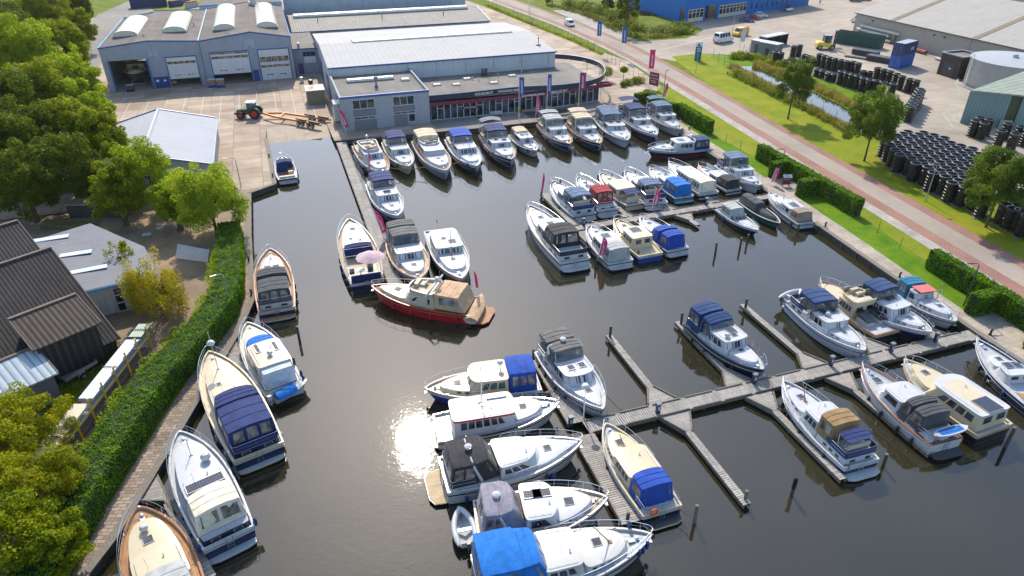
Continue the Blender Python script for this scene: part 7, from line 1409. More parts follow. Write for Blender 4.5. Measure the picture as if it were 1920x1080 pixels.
# street trees on the right
TR = 'young street trees along the right hand verge'
for px, py, h, R, n, lb in ((1477, 223, 11.2, 3.6, 8500, 'street tree nearest the road junction'), (1620, 302, 11.0, 4.4, 12000, 'street tree in the middle, beside the ditch'), (1848, 426, 10.2, 4.6, 16000, 'street tree at the right edge in front of the black shafts')):
 q = P(px, py); tree(lb, q.x, q.y, h, R, LF_OAK, int(n*2.2), .24, .15, clumps=100, crown_lo=.22, group=TR, name='street_tree', inner=.3)
q = P(1174, 64); tree('tall dark street tree on the grassy corner opposite the flags', q.x, q.y, 13, 3.6, LF_DARK, 8000, .36, .2, clumps=60, crown_lo=.2, name='street_tree')
for px, py, h, R, lb in ((1035, 8, 7, 3.2, 'dark bushy tree at the top edge, left of the parked van road'), (1100, 4, 5, 2.6, 'small round tree at the top edge, middle'), (1165, 2, 8, 3.2, 'dark bushy tree at the top edge beside the blue factory'), (1140, 20, 4, 2.0, 'low bush tree below the black parked car')):
 q = P(px, py); tree(lb, q.x, q.y, h, R, LF_DARK, 3500, .4, .2, clumps=40, crown_lo=.05, name='scrub_tree')
# rough planting, reeds
shrubs('verge_scrub', 'tangle of weeds and scrub on the far side of the road', [(97, 228), (101, 205), (97.5, 186), (103, 176), (110, 176)], 3.2, 16000, SHRUB, .45, 1.9, kind='stuff', clump=1.6, cat='scrub')
shrubs('verge_scrub', 'golden weeds along the edge of the far verge', [(92.6, 225), (95.2, 208), (93, 190), (93, 174), (102, 171.5)], 1.3, 9000, leafmat('weed_leaf', (.06, .09, .01), (.16, .17, .02), (.28, .24, .03), .3), .3, .8, kind='stuff', clump=.8, cat='scrub')
reeds('reeds', 'dry brown reeds lining the far bank of the ditch', [(105.0, 137), (105.0, 122), (103.2, 108), (100.2, 95)], 1.4, 8000, 1.3, REED)
reeds('reeds', 'brown and green reeds lining the near bank of the ditch', [(98.6, 137), (95.3, 118), (92.9, 103), (91.0, 91)], 1.3, 7000, 1.0, REED)
shrubs('ditch_scrub', 'green scrub along the fence beside the ditch', [(94.5, 132), (92.9, 115), (91.4, 98), (90.0, 88)], .7, 8000, SHRUB, .26, .9, kind='stuff', clump=.8, cat='scrub')
shrubs('ditch_scrub', 'dark clumps at the head of the ditch', [(104, 146), (108, 141), (109.5, 134)], 1.5, 6000, LF_MID, .3, 1.0, kind='stuff', clump=1., cat='scrub')
reeds('long_grass', 'long grass along the fence behind the showroom car park', [(71, 238), (73, 205), (75.6, 175), (76, 158)], .9, 5000, .5, LF_MID, .4)
reeds('long_grass', 'weeds at the foot of the works fence', [(91.5, 82), (86.2, 72), (84.6, 64), (82.6, 57), (81.4, 50)], .5, 3500, .4, LF_MID, .4)
reeds('long_grass', 'uncut grass under the timber rack and around the trailer', [(-17.8, 60.5), (-20.3, 57.0), (-21.2, 52.5), (-21, 48)], 1.4, 5000, .28, LF_LIME, .5)
# ================================================================== LOOSE THINGS
TYRE = paint('tyre_rubber', (.02, .02, .022), .8); RIMM = paint('wheel_rim', (.45, .46, .47), .35, metal=.6); LAMPG = paint('headlight_glass', (.75, .76, .78), .1); REDL = paint('tail_light', (.45, .01, .01), .3)
def wheel(t, x, y, z, r, w, rim=None, name='wheel'):
 m = MB(); R = []
 for k in range(16):
  a = 2*pi*k/16; R.append((cos(a), sin(a)))
 m.loft([[(x+c*r*f, y+o, z+s*r*f) for c, s in R] for o, f in ((-w/2, .8), (-w/2*.9, 1), (w/2*.9, 1), (w/2, .8))], 0); o_ = m.build(name, TYRE, t)
 m = MB(); m.loft([[(x+c*r*.55, y+o, z+s*r*.55) for c, s in R] for o in (-w/2-.015, w/2+.015)], 0); m.build('rim', rim or RIMM, o_); return o_
def car(label, x, y, ang, col, L=4.3, W=1.75, H=1.48, kind='car', cat='car', group=None, z=LAND+.01, name='parked_car'):
 t = thing(name, label, cat, (x, y, z), ang, group)
 h = L/2; b0 = .28; bel = .86 if kind == 'car' else .98*H/1.9+.1
 if kind == 'car':
  side = [(-h, .45), (-h+.05, bel), (-h+.5, bel+.04), (h*.38, bel), (h-.25, bel-.16), (h, .55), (h-.03, b0), (-h+.03, b0)]
  cabp = [(-h+.25, bel+.02), (-h+.75, H-.06), (-h*.1, H), (h*.12, H-.08), (h*.45, bel)]
 else:
  side = [(-h, .45), (-h, bel), (h*.55, bel), (h*.9, bel-.22), (h, .6), (h-.03, b0), (-h+.03, b0)]
  cabp = [(-h+.03, bel-.02), (-h+.12, H-.05), (-h+.4, H), (h*.28, H-.03), (h*.40, H-.14), (h*.66, bel-.02)]
 m = MB(); n = len(side)
 def ring(pts, w, inset=0): return [(px, w, pz) for px, pz in pts]
 m.loft([[(px*.97, -W/2+.08, pz*.98+.01) for px, pz in side], ring(side, -W/2), ring(side, W/2), [(px*.97, W/2-.08, pz*.98+.01) for px, pz in side]], 0, False)
 for w in (-W/2+.0, W/2-.0):
  pass
 m.add(ring(side, -W/2), [tuple(range(n))]); m.add(ring(side, W/2), [tuple(range(n))[::-1]])
 m.build('body', col, t, 30)
 m = MB(); wt = W/2-.22; wb = W/2-.05; zb, zt = bel, H
 wf = lambda pz: wb+(wt-wb)*(pz-zb)/(zt-zb)
 m.loft([[(px, -wf(pz), pz) for px, pz in cabp], [(px, wf(pz), pz) for px, pz in cabp]], 0, True); m.build('cabin', col, t, 30)
 m = MB(); e = .012
 for sg in (-1, 1):
  x0, x1 = cabp[0][0]+.35, cabp[-1][0]-.35; zz = zb+.05; zu = zt-.16
  if kind == 'van': x0 = cabp[-1][0]-1.25
  xt0, xt1 = x0+(.3 if kind == 'car' else 0), x1-(.45 if kind == 'car' else .3)
  segs = [(0, .46), (.54, 1)] if kind != 'van' else [(0, 1)]
  if kind == 'bus': segs = [(0, .22), (.26, .48), (.52, .72), (.78, 1)]
  for a, b in segs:
   q = [(x0+(x1-x0)*a, sg*(wf(zz)+e), zz), (x0+(x1-x0)*b, sg*(wf(zz)+e), zz), (xt0+(xt1-xt0)*b, sg*(wf(zu)+e), zu), (xt0+(xt1-xt0)*a, sg*(wf(zu)+e), zu)]
   m.slab(*q, .006, nrm=(0, sg, 0))
 m.build('side_window', GLASS, t, 0)
 def sl(a, b, f0, f1):
  p = (a[0]+(b[0]-a[0])*f0, a[1]+(b[1]-a[1])*f0); q = (a[0]+(b[0]-a[0])*f1, a[1]+(b[1]-a[1])*f1); n = Vector((-(q[1]-p[1]), 0, q[0]-p[0])).normalized()
  if n.z < 0: n = -n
  mm = MB(); mm.slab((p[0], -wf(p[1])*.88, p[1]), (p[0], wf(p[1])*.88, p[1]), (q[0], wf(q[1])*.88, q[1]), (q[0], -wf(q[1])*.88, q[1]), .014, nrm=n); return mm
 sl(cabp[-1], cabp[-2], .08, .92).build('windshield', GLASS, t, 0); sl(cabp[0], cabp[1], .3 if kind != 'car' else .12, .9).build('rear_window', GLASS, t, 0)
 for sx in (-1, 1):
  for sg in (-1, 1): wheel(t, sx*(h-.85), sg*(W/2-.1), .32, .32, .2)
 for sg in (-1, 1):
  m = MB(); m.box(h-.12, h+.01, sg*(W/2-.32)-.16, sg*(W/2-.32)+.16, .58, .72); m.build('headlight', LAMPG, t, 0); m = MB(); m.box(-h-.01, -h+.05, sg*(W/2-.16)-.1, sg*(W/2-.16)+.1, .6, .8 if kind == 'car' else 1.1); m.build('tail_light', REDL, t, 0)
  m = MB(); m.box(h*.36, h*.42, sg*(W/2+.02)-.02, sg*(W/2+.14), bel, bel+.14) if sg > 0 else m.box(h*.36, h*.42, -W/2-.14, -W/2, bel, bel+.14); m.build('wing_mirror', col, t, 0)
 m = MB(); m.box(h-.08, h+.03, -W/2+.15, W/2-.15, .3, .5); m.box(-h-.03, -h+.08, -W/2+.15, W/2-.15, .3, .5); m.build('bumper', DARKG, t, 0)
 m = MB(); m.box(h+.03, h+.04, -.26, .26, .4, .5); m.build('number_plate', YELLOW, t, 0)
 return t
CARW = paint('car_white', (.72, .73, .74), .2, coat=.6); CARB = paint('car_blue', (.02, .06, .20), .2, coat=.7); CARR = paint('car_red', (.38, .03, .02), .2, coat=.7); CARK = paint('car_black', (.015, .017, .02), .15, coat=.7); CARY = paint('van_yellow', (.80, .42, .01), .3, coat=.4)
car('white panel van driving along the road', 83.0, 195.5, radians(-92), CARW, 4.4, 1.8, 1.82, 'van', 'van', name='delivery_van')
car('white passenger minibus with dark windows and a pale roof', 112.2, 161.5, radians(18), CARW, 5.9, 2.0, 2.6, 'bus', 'minibus', name='minibus')
car('yellow delivery van behind the white minibus', 121.5, 167.5, radians(197), CARY, 4.9, 1.95, 2.2, 'van', 'van', name='delivery_van')
G_ = 'cars parked in front of the blue factory'
for px, py, c, lb in ((1400, 41, CARB, 'dark blue hatchback, leftmost of the three parked cars'), (1413, 36, CARR, 'red hatchback between the blue and the white car'), (1426, 32, CARW, 'white hatchback, rightmost of the three parked cars')):
 q = P(px, py); car(lb, q.x, q.y, radians(-38), c, 4.2, 1.78, 1.5, group=G_)
for px, py, lb in ((1140, 6, 'black estate car parked by the scrub at the top edge'), (1212, 28, 'black car standing beside the blue factory wall')): q = P(px, py); car(lb, q.x, q.y, radians(-35), CARK, 4.6, 1.8, 1.45)
q = P(1607, 44); car('white van half hidden behind the end of the beige hall', q.x+1, q.y, radians(100), CARW, 5.4, 2.0, 2.4, 'van', 'van', name='delivery_van')
for px, py, c, lb in ((1604, 3, CARB, 'blue car at the top edge, left of the beige hall'), (1622, 1, CARK, 'black car at the top edge, left of the beige hall')): q = P(px, py); car(lb, q.x, q.y, radians(-10), c)
# tractor and trailer
def tractor():
 t = thing('tractor', 'green farm tractor with white cab roof and red wheel rims', 'tractor', (-5.3, 131.3, LAND+.01), radians(166))
 G = paint('tractor_green', (.015, .09, .05), .4, dirt=.3); R = paint('red_rim', (.45, .02, .03), .4)
 m = MB(); m.loft([[(x, -w, z0), (x, w, z0), (x, w*.9, z1), (x, -w*.9, z1)] for x, w, z0, z1 in ((.5, .42, .8, 1.65), (1.6, .4, .75, 1.6), (2.5, .34, .8, 1.42))]); m.build('bonnet', G, t)
 m = MB(); m.box(-1.0, 2.4, -.28, .28, .6, .95); m.box(-1.3, -.6, -.5, .5, .7, 1.2); m.box(2.4, 2.9, -.45, .45, .7, 1.1); m.build('chassis', DARKG, t, 0)
 m = MB()
 for sx, sy in ((-.95, -.75), (-.95, .75), (.5, -.68), (.5, .68)): m.tube([(sx, sy, 1.2), (sx*.85, sy*.92, 2.75)], .06, 5)
 m.build('cab_frame', G, t); m = MB(); m.box(-.85, .45, -.68, .68, 1.3, 2.68); m.build('cab_glass', glassmat('tractor_glass', (.03, .09, .08), .05, .5), t, 0)
 m = MB(); m.prism([(-1.1, -.85), (.65, -.85), (.65, .85), (-1.1, .85)], 2.75, 2.92); m.box(-.6, .2, -.4, .4, 2.921, 2.97, 1); m.build('cab_roof', [CARW, GREYW], t)
 for sg in (-1, 1):
  wheel(t, -.75, sg*.98, .95, .95, .55, R); wheel(t, 1.75, sg*.9, .65, .65, .42, R)
  m = MB(); m.loft([[(-.75+1.08*cos(a), y, .95+1.08*sin(a)) for y in (sg*.7, sg*1.28)]+[(-.75+1.0*cos(a), y, .95+1.0*sin(a)) for y in (sg*1.28, sg*.7)] for a in [pi*k/8 for k in range(9)]], 0); m.build('mudguard', G, t)
  m = MB(); m.tube([(.5, sg*.68, 2.3), (.6, sg*1.25, 2.35)], .02, 4); m.box(.55, .62, sg*1.25-.09, sg*1.25+.09, 2.1, 2.5); m.build('mirror', DARKG, t, 0)
 m = MB(); m.tube([(1.3, .45, 1.5), (1.3, .48, 2.7)], .05, 6); m.build('exhaust', GALV, t)
tractor()
ORNG = paint('orange_steel', (.58, .20, .02), .5, dirt=.35)
def boat_trailer():
 """two long box rails meeting at a drawbar; low wheels sit between the rails' rear ends, so it stands on the slip"""
 t = thing('boat_trailer', 'long orange twin rail boat trailer reaching down the slipway', 'boat trailer', (-3.3, 130.2, LAND), radians(-36)); L = 12.6
 zr = lambda x: .95-.075*max(0, x-6)
 for sg in (-1, 1):
  m = MB(); pts = [(0, 0), (3.0, sg*1.15), (L, sg*1.6)]
  for a, b in zip(pts, pts[1:]): m.obox(a, b, .26, (zr(a[0])-.2, zr(b[0])-.2), (zr(a[0])+.12, zr(b[0])+.12))
  m.build('side_rail', ORNG, t, 0)
  m = MB()
  for x in (7.6, 10.2): m.obox((x, sg*(1.38+(x-7.6)*.05)), (x+2.0, sg*(1.44+(x-7.6)*.05)), .36, (zr(x)+.13, zr(x+2)+.13), (zr(x)+.34, zr(x+2)+.34))
  m.build('bunk_pad', RUBBER, t, 0)
  for x in (8.3, 9.1, 10.2, 11.0): wheel(t, x, sg*(1.85), zr(x)-.42, .36, .26)
 m = MB(); m.obox((4.3, -1.2), (3.6, 1.2), .3, .78, 1.05); m.build('cross_beam', ORNG, t, 0); m = MB(); m.tube([(-.6, 0, .7), (.3, 0, .95)], .09, 6); m.build('drawbar', DARKG, t)
boat_trailer()
# small boats carried or towed, each a thing of its own
def dinghy(label, x, y, z, ang, L, hullm, innerm, cover=None, W=1.5, tube_=False, motor=True, tilt=0., name='dinghy'):
 t = thing(name, label, 'dinghy', (x, y, z), ang)
 f = lambda u: W/2*(1-max(0, (u-.35)/.65)**2.2)**.7*(.88+.12*min(1, u/.35))
 TS = [0, .15, .3, .45, .6, .72, .83, .92, .97, 1.]
 if tube_:
  m = MB(); n = 10; pts = [(L*u, -f(u)+.1, .42+.15*u**3) for u in TS]+[(L*u, f(u)-.1, .42+.15*u**3) for u in TS[::-1]][1:]
  m.tube(pts, [.2 if 0 < i < len(pts)-1 else .1 for i in range(len(pts))], 9); m.build('inflatable_tube', hullm, t, 50)
  m = MB(); m.loft([[(L*u, -f(u)+.2, .3), (L*u, 0, .08), (L*u, f(u)-.2, .3)] for u in TS], 0, False, False); m.box(.0, .08, -f(0)+.25, f(0)-.25, .12, .55); m.build('floor', innerm, t)
  m = MB(); m.box(L*.35, L*.45, -f(.4)+.25, f(.4)-.25, .42, .5); m.build('bench', WHITE, t, 0)
 else:
  m = MB(); m.loft([[(L*u, -f(u), .5+.22*u*u), (L*u-.3*u**4, -f(u)*.7, .1), (L*u-.4*u**4, 0, 0), (L*u-.3*u**4, f(u)*.7, .1), (L*u, f(u), .5+.22*u*u)] for u in TS], 0, False, False)
  m.add([(0, -f(0), .5), (0, -f(0)*.7, .1), (0, 0, 0), (0, f(0)*.7, .1), (0, f(0), .5)], [(0, 1, 2, 3, 4)]); m.build('hull', hullm, t, 40)
  m = MB(); m.loft([[(L*u, -f(u)*.96, .47+.22*u*u), (L*u, 0, (.52 if u > .62 else .2)+.22*u*u), (L*u, f(u)*.96, .47+.22*u*u)] for u in TS], 0, False, False); m.build('deck', innerm, t)
  for x_ in (.25, .5): m = MB(); m.box(L*x_, L*x_+.28, -f(x_)*.92, f(x_)*.92, .38, .44); m.build('bench', innerm, t, 0)
 if cover:
  m = MB(); c0, c1 = cover[1:]; us = [c0+(c1-c0)*k/7 for k in range(8)]
  m.loft([[(L*u, -f(u)*1.04, .42+.22*u*u), (L*u, -f(u)*.75, .66+.2*u*u), (L*u, 0, .86+.12*sin(u*3)), (L*u, f(u)*.75, .66+.2*u*u), (L*u, f(u)*1.04, .42+.22*u*u)] for u in us], 0, True, False); m.build('cover', cover[0], t, 60)
 if motor: m = MB(); m.loft([[(-.5, -.13, .5), (-.1, -.13, .5), (-.1, .13, .5), (-.5, .13, .5)], [(-.45, -.12, .95), (-.12, -.12, .9), (-.12, .12, .9), (-.45, .12, .95)]]); m.box(-.3, -.18, -.05, .05, -.1, .5); m.build('outboard_motor', WHITE if not tube_ else DARKG, t, 0)
 return t
q = P(507, 758, .45); r = P(575, 722, .45); a = atan2(r.y-q.y, r.x-q.x); dinghy('small white tender under a bright blue cover, carried across a stern', q.x+.3, q.y+.1, .42, a, (r-q).length-.2, WHITE, OFFW, (CV['sky'], .08, .62), 1.35)
q = P(862, 1035, .0); r = P(851, 985, .0); dinghy('white inflatable dinghy hanging at the stern of the lilac canopied yacht', q.x+.55, q.y-.1, .25, atan2(r.y-q.y, r.x-q.x), 2.9, WHITE, GREYW, None, 1.55, True)
q = P(884, 605, .5); r = P(905, 562, .5); dinghy('tender wrapped in a tan cover on the stern platform of the red yacht', q.x-.1, q.y, .34, atan2(r.y-q.y, r.x-q.x), (r-q).length+.2, OFFW, OFFW, (CV['tan'], -.02, 1.0), 1.6, False, False)
q = P(1470, 575, .6); r = P(1512, 553, .6); dinghy('white inflatable dinghy carried behind the blue striped cruiser', q.x, q.y+.3, .75, atan2(r.y-q.y, r.x-q.x), 2.9, WHITE, GREYW, None, 1.4, True)
def board(label, px0, py0, px1, py1, z, mat, mat2):
 p_ = P(px0, py0, z); q_ = P(px1, py1, z); L = (q_-p_).length; t = thing('paddle_board', label, 'paddleboard', (p_.x, p_.y, z), atan2(q_.y-p_.y, q_.x-p_.x)); N = 12
 f = lambda u: .42*max(.0, 1-abs(2*u-1)**2.6)**.6; m = MB(); m.loft([[(L*k/N, -max(.02, f(k/N)), 0), (L*k/N, max(.02, f(k/N)), 0), (L*k/N, max(.02, f(k/N)), .12), (L*k/N, -max(.02, f(k/N)), .12)] for k in range(N+1)]); m.build('board', mat, t, 40)
 m = MB(); m.loft([[(L*k/N, -f(k/N)*.75, .128), (L*k/N, f(k/N)*.75, .128)] for k in range(2, N-1)], 0, False, False); m.build('grip_pad', mat2, t, 0)
board('bright blue and white paddleboard laid across the stern of the trawler yacht', 1750, 818, 1814, 800, 1.75, WHITE, CV['sky'])
def parasol(x, y, z):
 t = thing('parasol', 'open dusty pink parasol over the cockpit of the dutch motor cruiser', 'parasol', (x, y, z)); m = MB(); N = 16; R = 1.55
 rim = [(R*cos(2*pi*k/N), R*sin(2*pi*k/N), 1.65-(.06 if k % 2 else 0)) for k in range(N)]; mid = [(R*.5*cos(2*pi*k/N), R*.5*sin(2*pi*k/N), 2.0) for k in range(N)]; m.loft([rim, mid, [(.02*cos(2*pi*k/N), .02*sin(2*pi*k/N), 2.15) for k in range(N)]], 0, False)
 m.build('canopy', canvas('dusty_pink_cloth', (.50, .36, .38)), t, 20); m = MB(); m.tube([(0, 0, 0), (0, 0, 2.25)], .025, 6); m.build('pole', WHITE, t)
 m = MB()
 for k in range(8): a = 2*pi*k/8; m.tube([(0, 0, 1.9), (R*cos(a)*.97, R*sin(a)*.97, 1.62)], .012, 4)
 m.build('ribs', STEEL, t)
q = P(694, 480, 2.9); parasol(q.x, q.y, 1.15)
def bicycle(x, y, z, ang):
 t = thing('bicycle', 'dark bicycle lying on the foredeck of the red trimmed boat', 'bicycle', (x, y, z), ang)
 for cx in (0, 1.0):
  m = MB(); m.loft([[(cx+(.3+.025*cos(b))*cos(a), .025*sin(b), .33+(.3+.025*cos(b))*sin(a)) for b in (0, 2, 4)] for a in [2*pi*k/16 for k in range(17)]], 0, False); m.build('wheel', TYRE, t)
 m = MB();
 for a, b in (((0, .33), (.35, .75)), ((.35, .75), (.8, .8)), ((.8, .8), (.45, .35)), ((.45, .35), (0, .33)), ((.45, .35), (.33, .9)), ((.8, .8), (1.0, .33)), ((.8, .8), (.78, 1.0))): m.tube([(a[0], 0, a[1]), (b[0], 0, b[1])], .02, 5)
 m.tube([(.72, -.25, 1.02), (.78, 0, 1.0), (.72, .25, 1.02)], .015, 5); m.build('frame', BLACKP, t); m = MB(); m.box(.2, .48, -.08, .08, .9, .96); m.build('saddle', RUBBER, t, 0)
q = P(1030, 748, 1.9); bicycle(q.x-.5, q.y, 1.62, radians(20))
# boat inside the workshop
bt, bl_ = boat('unfinished dark hulled yacht with cream deck standing inside the open workshop', (0, 0, 0), (0, -1, 0), B=5.0, L=11., hull='dc', dk='C', cap='C', cabc='C', rail=None, house=(.3, .6, 1.4, dict(n=3, f=3)), trunk=(.6, .86, .5, dict(n=2)), anchor=False)
bt.location = (-27.4, 170.6, 2.3); bt.rotation_euler = (0, 0, -pi/2)
t = thing('boat_cradle', 'steel cradle under the yacht in the workshop', 'cradle', (-27.4, 166, .71)); m = MB()
for x in (-1.3, 1.3):
 for y in (-2.5, 3): m.tube([(x, y, 0), (x*.8, y, 2.0)], .08, 6)
m.build('prop', GALV, t); m = MB(); m.box(-1.5, 1.5, -2.6, -2.4, 0, .2); m.box(-1.5, 1.5, 2.9, 3.1, 0, .2); m.build('cross_beam', GALV, t, 0)
# banners, flags, lamps, signs
def feather(label, px, py, h, mat=None, base=LAND, word='4BEAUFORT', lean=(0, 0), tall=.72, w=.62, face=None):
 q = P(px, py, base); t = thing('banner', label, 'banner', (q.x, q.y, base), face if face is not None else 0.); m = MB(); m.tube([(0, 0, 0), (lean[0]*.5, 0, h*.5), (lean[0], 0, h)], [.045, .035, .02], 6); m.build('pole', LETW, t)
 z0 = h*(1-tall); N = 9; m = MB(); L_, R_ = [], []
 for k in range(N+1):
  s = k/N; z = z0+(h-z0)*s; x = lean[0]*(z/h); ww = w*(min(1, (1-s)*2.6))**.55*(.85+.15*s); L_.append((x+.03, .02*sin(s*5), z)); R_.append((x+.03+max(.05, ww), .07*sin(s*6+1), z-(.25 if s > .8 else 0)*(s-.8)*3))
 m.loft([[L_[k], R_[k], (R_[k][0], R_[k][1]+.015, R_[k][2]), (L_[k][0], L_[k][1]+.015, L_[k][2])] for k in range(N+1)]); m.build('cloth', mat or PINK, t, 40)
 if word: text('lettering', word, w*.55, (lean[0]*.55+.03+w*.45, -.02, z0+(h-z0)*.42), (lean[0]/h, 0, 1), (-1, 0, 0), LETW, t, .004, .004); text('lettering', word, w*.55, (lean[0]*.55+.03+w*.45, .09, z0+(h-z0)*.42), (lean[0]/h, 0, 1), (1, 0, 0), LETW, t, .004, .004)
 return t
for px, py, h, ln, lb, bs in ((650, 248, 4.2, -1.0, 'pink feather banner at the corner of the grey office', .7), (690, 322, 3.2, .35, 'dark pink banner between the first boats of the narrow jetty', .6), (720, 448, 4.0, -.9, 'bright pink feather banner halfway down the narrow jetty', .6),
                          (1004, 222, 4.1, .25, 'pink feather banner by the showroom entrance', .7), (1238, 188, 3.4, .9, 'pink feather banner in front of the first clipped hedge', .7), (1013, 366, 3.3, .35, 'slim furled pink banner at the far tip of the middle jetty', 1.0),
                          (1222, 392, 3.0, .35, 'large pink banner on the middle walkway', .6), (1120, 488, 3.0, .5, 'pink feather banner on the lower finger of the middle jetty', .6), (1443, 347, 2.6, .5, 'leaning pink banner beside the right quay hedge', .7), (893, 548, 2.6, -.25, 'narrow furled pink pennant rising from the stern of the red yacht', 1.3)):
 feather(lb, px, py, h, None, bs, '4BEAUFORT' if 'furled' not in lb else None, (ln, 0), .8, .3 if ('furled' in lb or 'dark' in lb) else .7, face=radians(-15))
def flagpole(label, px, py, h, mat, word, fw=.95, fh=3.0):
 q = P(px, py); t = thing('flagpole', label, 'flagpole', (q.x, q.y, LAND), radians(-18)); m = MB(); m.lathe([(.06, 0), (.03, h)], (0, 0, 0), 8); m.build('pole', LETW, t)
 N = 8; m = MB(); m.loft([[(.04, 0, h-.15-fh*k/N), (.04+fw, .12*sin(k*.9), h-.2-fh*k/N-.05*(k == N)), (.04+fw, .12*sin(k*.9)+.012, h-.2-fh*k/N-.05*(k == N)), (.04, .012, h-.15-fh*k/N)] for k in range(N+1)]); m.build('flag', mat, t, 50)
 text('lettering', word, .42, (.04+fw*.5, -.13, h-.2-fh*.55), (0, 0, 1), (-1, 0, 0), LETW, t, .004, .006)
flagpole('tall pole with a blue flag, nearest the pale road junction', 1163, 112, 7.6, FBLUE, 'AQUANAUT', 1.1, 3.6); flagpole('tall pole with a blue flag, further up the road', 1117, 103, 8.0, FBLUE, 'AQUANAUT', 1.0, 3.4); flagpole('tall pole with a bright pink flag beside the maroon sign', 1212, 168, 8.0, PINK, '4BEAUFORT', 1.05, 3.6)
flagpole('pole with a blue flag in front of the showroom, left one', 973, 224, 7.6, FBLUE, 'AQUANAUT', .85, 3.0); flagpole('pole with a blue flag in front of the showroom, middle one', 1025, 215, 7.4, FBLUE, 'AQUANAUT', .7, 3.2); flagpole('pole with a maroon flag in front of the showroom, right one', 1084, 209, 7.2, paint('maroon_flag_cloth', (.30, .02, .13), .7), '4BEAUFORT', 1.1, 2.9); flagpole('white flag beside the works gate', 1384, 104, 6.4, paint('white_flag_cloth', (.6, .62, .66), .7), 'AQUANAUT', 1.0, 3.0); flagpole('bare white pole at the top edge left of the van', 991, 30, 7, CV['white'], '', .3, .6)
def lamp(label, px, py, h, arm, ang, kind='arm', base=LAND, mat=None):
 q = P(px, py, base); t = thing('street_lamp', label, 'street lamp', (q.x, q.y, base), ang); mt = mat or GALV; m = MB()
 if kind == 'arm': m.tube([(0, 0, 0), (0, 0, h-.25), (.12, 0, h-.05), (arm*.35, 0, h), (arm, 0, h+.03)], [.075, .05, .045, .04, .035], 7)
 else: m.tube([(0, 0, 0), (0, 0, h)], [.06, .045], 8)
 m.build('post', mt, t); m = MB()
 if kind == 'arm': m.loft([[(arm-.1, -.08, h-.02), (arm-.1, .08, h-.02), (arm-.1, .08, h+.08), (arm-.1, -.08, h+.08)], [(arm+.55, -.1, h), (arm+.55, .1, h), (arm+.5, .06, h+.08), (arm+.5, -.06, h+.08)]])
 else: m.lathe([(.05, h), (.28, h+.06), (.33, h+.14), (.2, h+.3), (.02, h+.34)], (0, 0, 0), 16)
 m.build('lamp_head', WHITE if kind != 'arm' else mt, t)
lamp('street lamp rising from the left brick walkway', 437, 592, 4.8, .7, radians(200)); lamp('lamp post on the concrete platform beside the yellow green tree', 452, 350, 4.2, 1.1, radians(175)); lamp('white globe lamp post where the wide pier meets the walkway', 1094, 783, 3.1, 0, 0, 'globe', .55, LETW)
lamp('pale street lamp on the right hand verge', 1735, 377, 5.2, .7, radians(175)); lamp('dark lamp post in front of the hedge at the right edge', 1806, 574, 4.9, .7, radians(165), mat=DARKG); lamp('dark lamp post behind the small notice board', 1461, 335, 4.4, .6, radians(165), mat=DARKG); lamp('thin lamp post on the verge beside the road at the junction', 1304, 138, 6.0, 1.0, radians(160)); lamp('tall plain lamp post left of the driving van', 993, 46, 6.6, .2, 0); lamp('double headed lamp by the works gate', 1372, 66, 6.5, 1.4, radians(20)); lamp('plain grey post beside the maroon sign', 1244, 176, 4.6, .15, 0, mat=DARKG)
t = thing('sales_sign', 'maroon sign board with white lettering in front of the terrace', 'sign', (72.3, 125.6, LAND), radians(-66)); m = MB(); m.box(-1.15, 1.15, -.06, .06, .8, 3.4); m.build('board', MAG, t, 0); m = MB(); m.tube([(-1.1, .1, 0), (-1.1, .1, 3.5)], .06, 6); m.tube([(1.1, .1, 0), (1.1, .1, 3.5)], .06, 6); m.build('post', LETW, t)
text('lettering', '4BEAUFORT', .34, (0, -.08, 2.8), (1, 0, 0), (0, 0, 1), LETW, t, .01); text('lettering', 'JACHTMAKELAARDIJ', .21, (0, -.08, 2.2), (1, 0, 0), (0, 0, 1), LETW, t, .01); m = MB(); m.box(-.7, .7, -.075, -.062, 1.7, 1.76); m.box(-.5, .5, -.075, -.062, 1.4, 1.46); m.build('lettering_line', LETW, t, 0)
t = thing('totem_sign', 'tall blue and white information totem on the corner lawn', 'sign', (94.6, 145.2, LAND), radians(-10)); m = MB(); m.box(-.75, .75, -.15, .15, 0, 4.2, 0); m.box(-.76, .76, -.16, .16, 3.2, 4.22, 1); m.build('panel', [paint('totem_blue', (.01, .13, .25), .4), CV['white']], t, 0); m = MB(); m.lathe([(.3, 0), (.3, .02)], (0, 0, 0), 12); m.v = [(v[0]-.1, -.165-v[2], 3.5+v[1]*1.0) for v in m.v]; m.build('emblem', FBLUE, t, 0); m = MB()
for z in (2.7, 2.4, 2.1): m.box(-.5, .4, -.165, -.152, z, z+.1)
m.build('lettering_line', LETW, t, 0)
t = thing('notice_board', 'small maroon notice board with a sloping top beside the hedge', 'sign', (65.0, 73.8, LAND), radians(-20)); m = MB(); m.box(-.55, .55, -.05, .05, .35, 1.35); m.build('board', MAG, t, 0); m = MB(); m.slab((-.6, -.35, 1.4), (.6, -.35, 1.4), (.6, .1, 1.75), (-.6, .1, 1.75), .04); m.build('lid', GREYW, t, 0); m = MB(); m.box(-.5, -.4, -.05, .05, 0, .35); m.box(.4, .5, -.05, .05, 0, .35); m.build('leg', DARKG, t, 0); text('lettering', '4BEAUFORT', .15, (0, -.07, 1.05), (1, 0, 0), (0, 0, 1), LETW, t, .005)
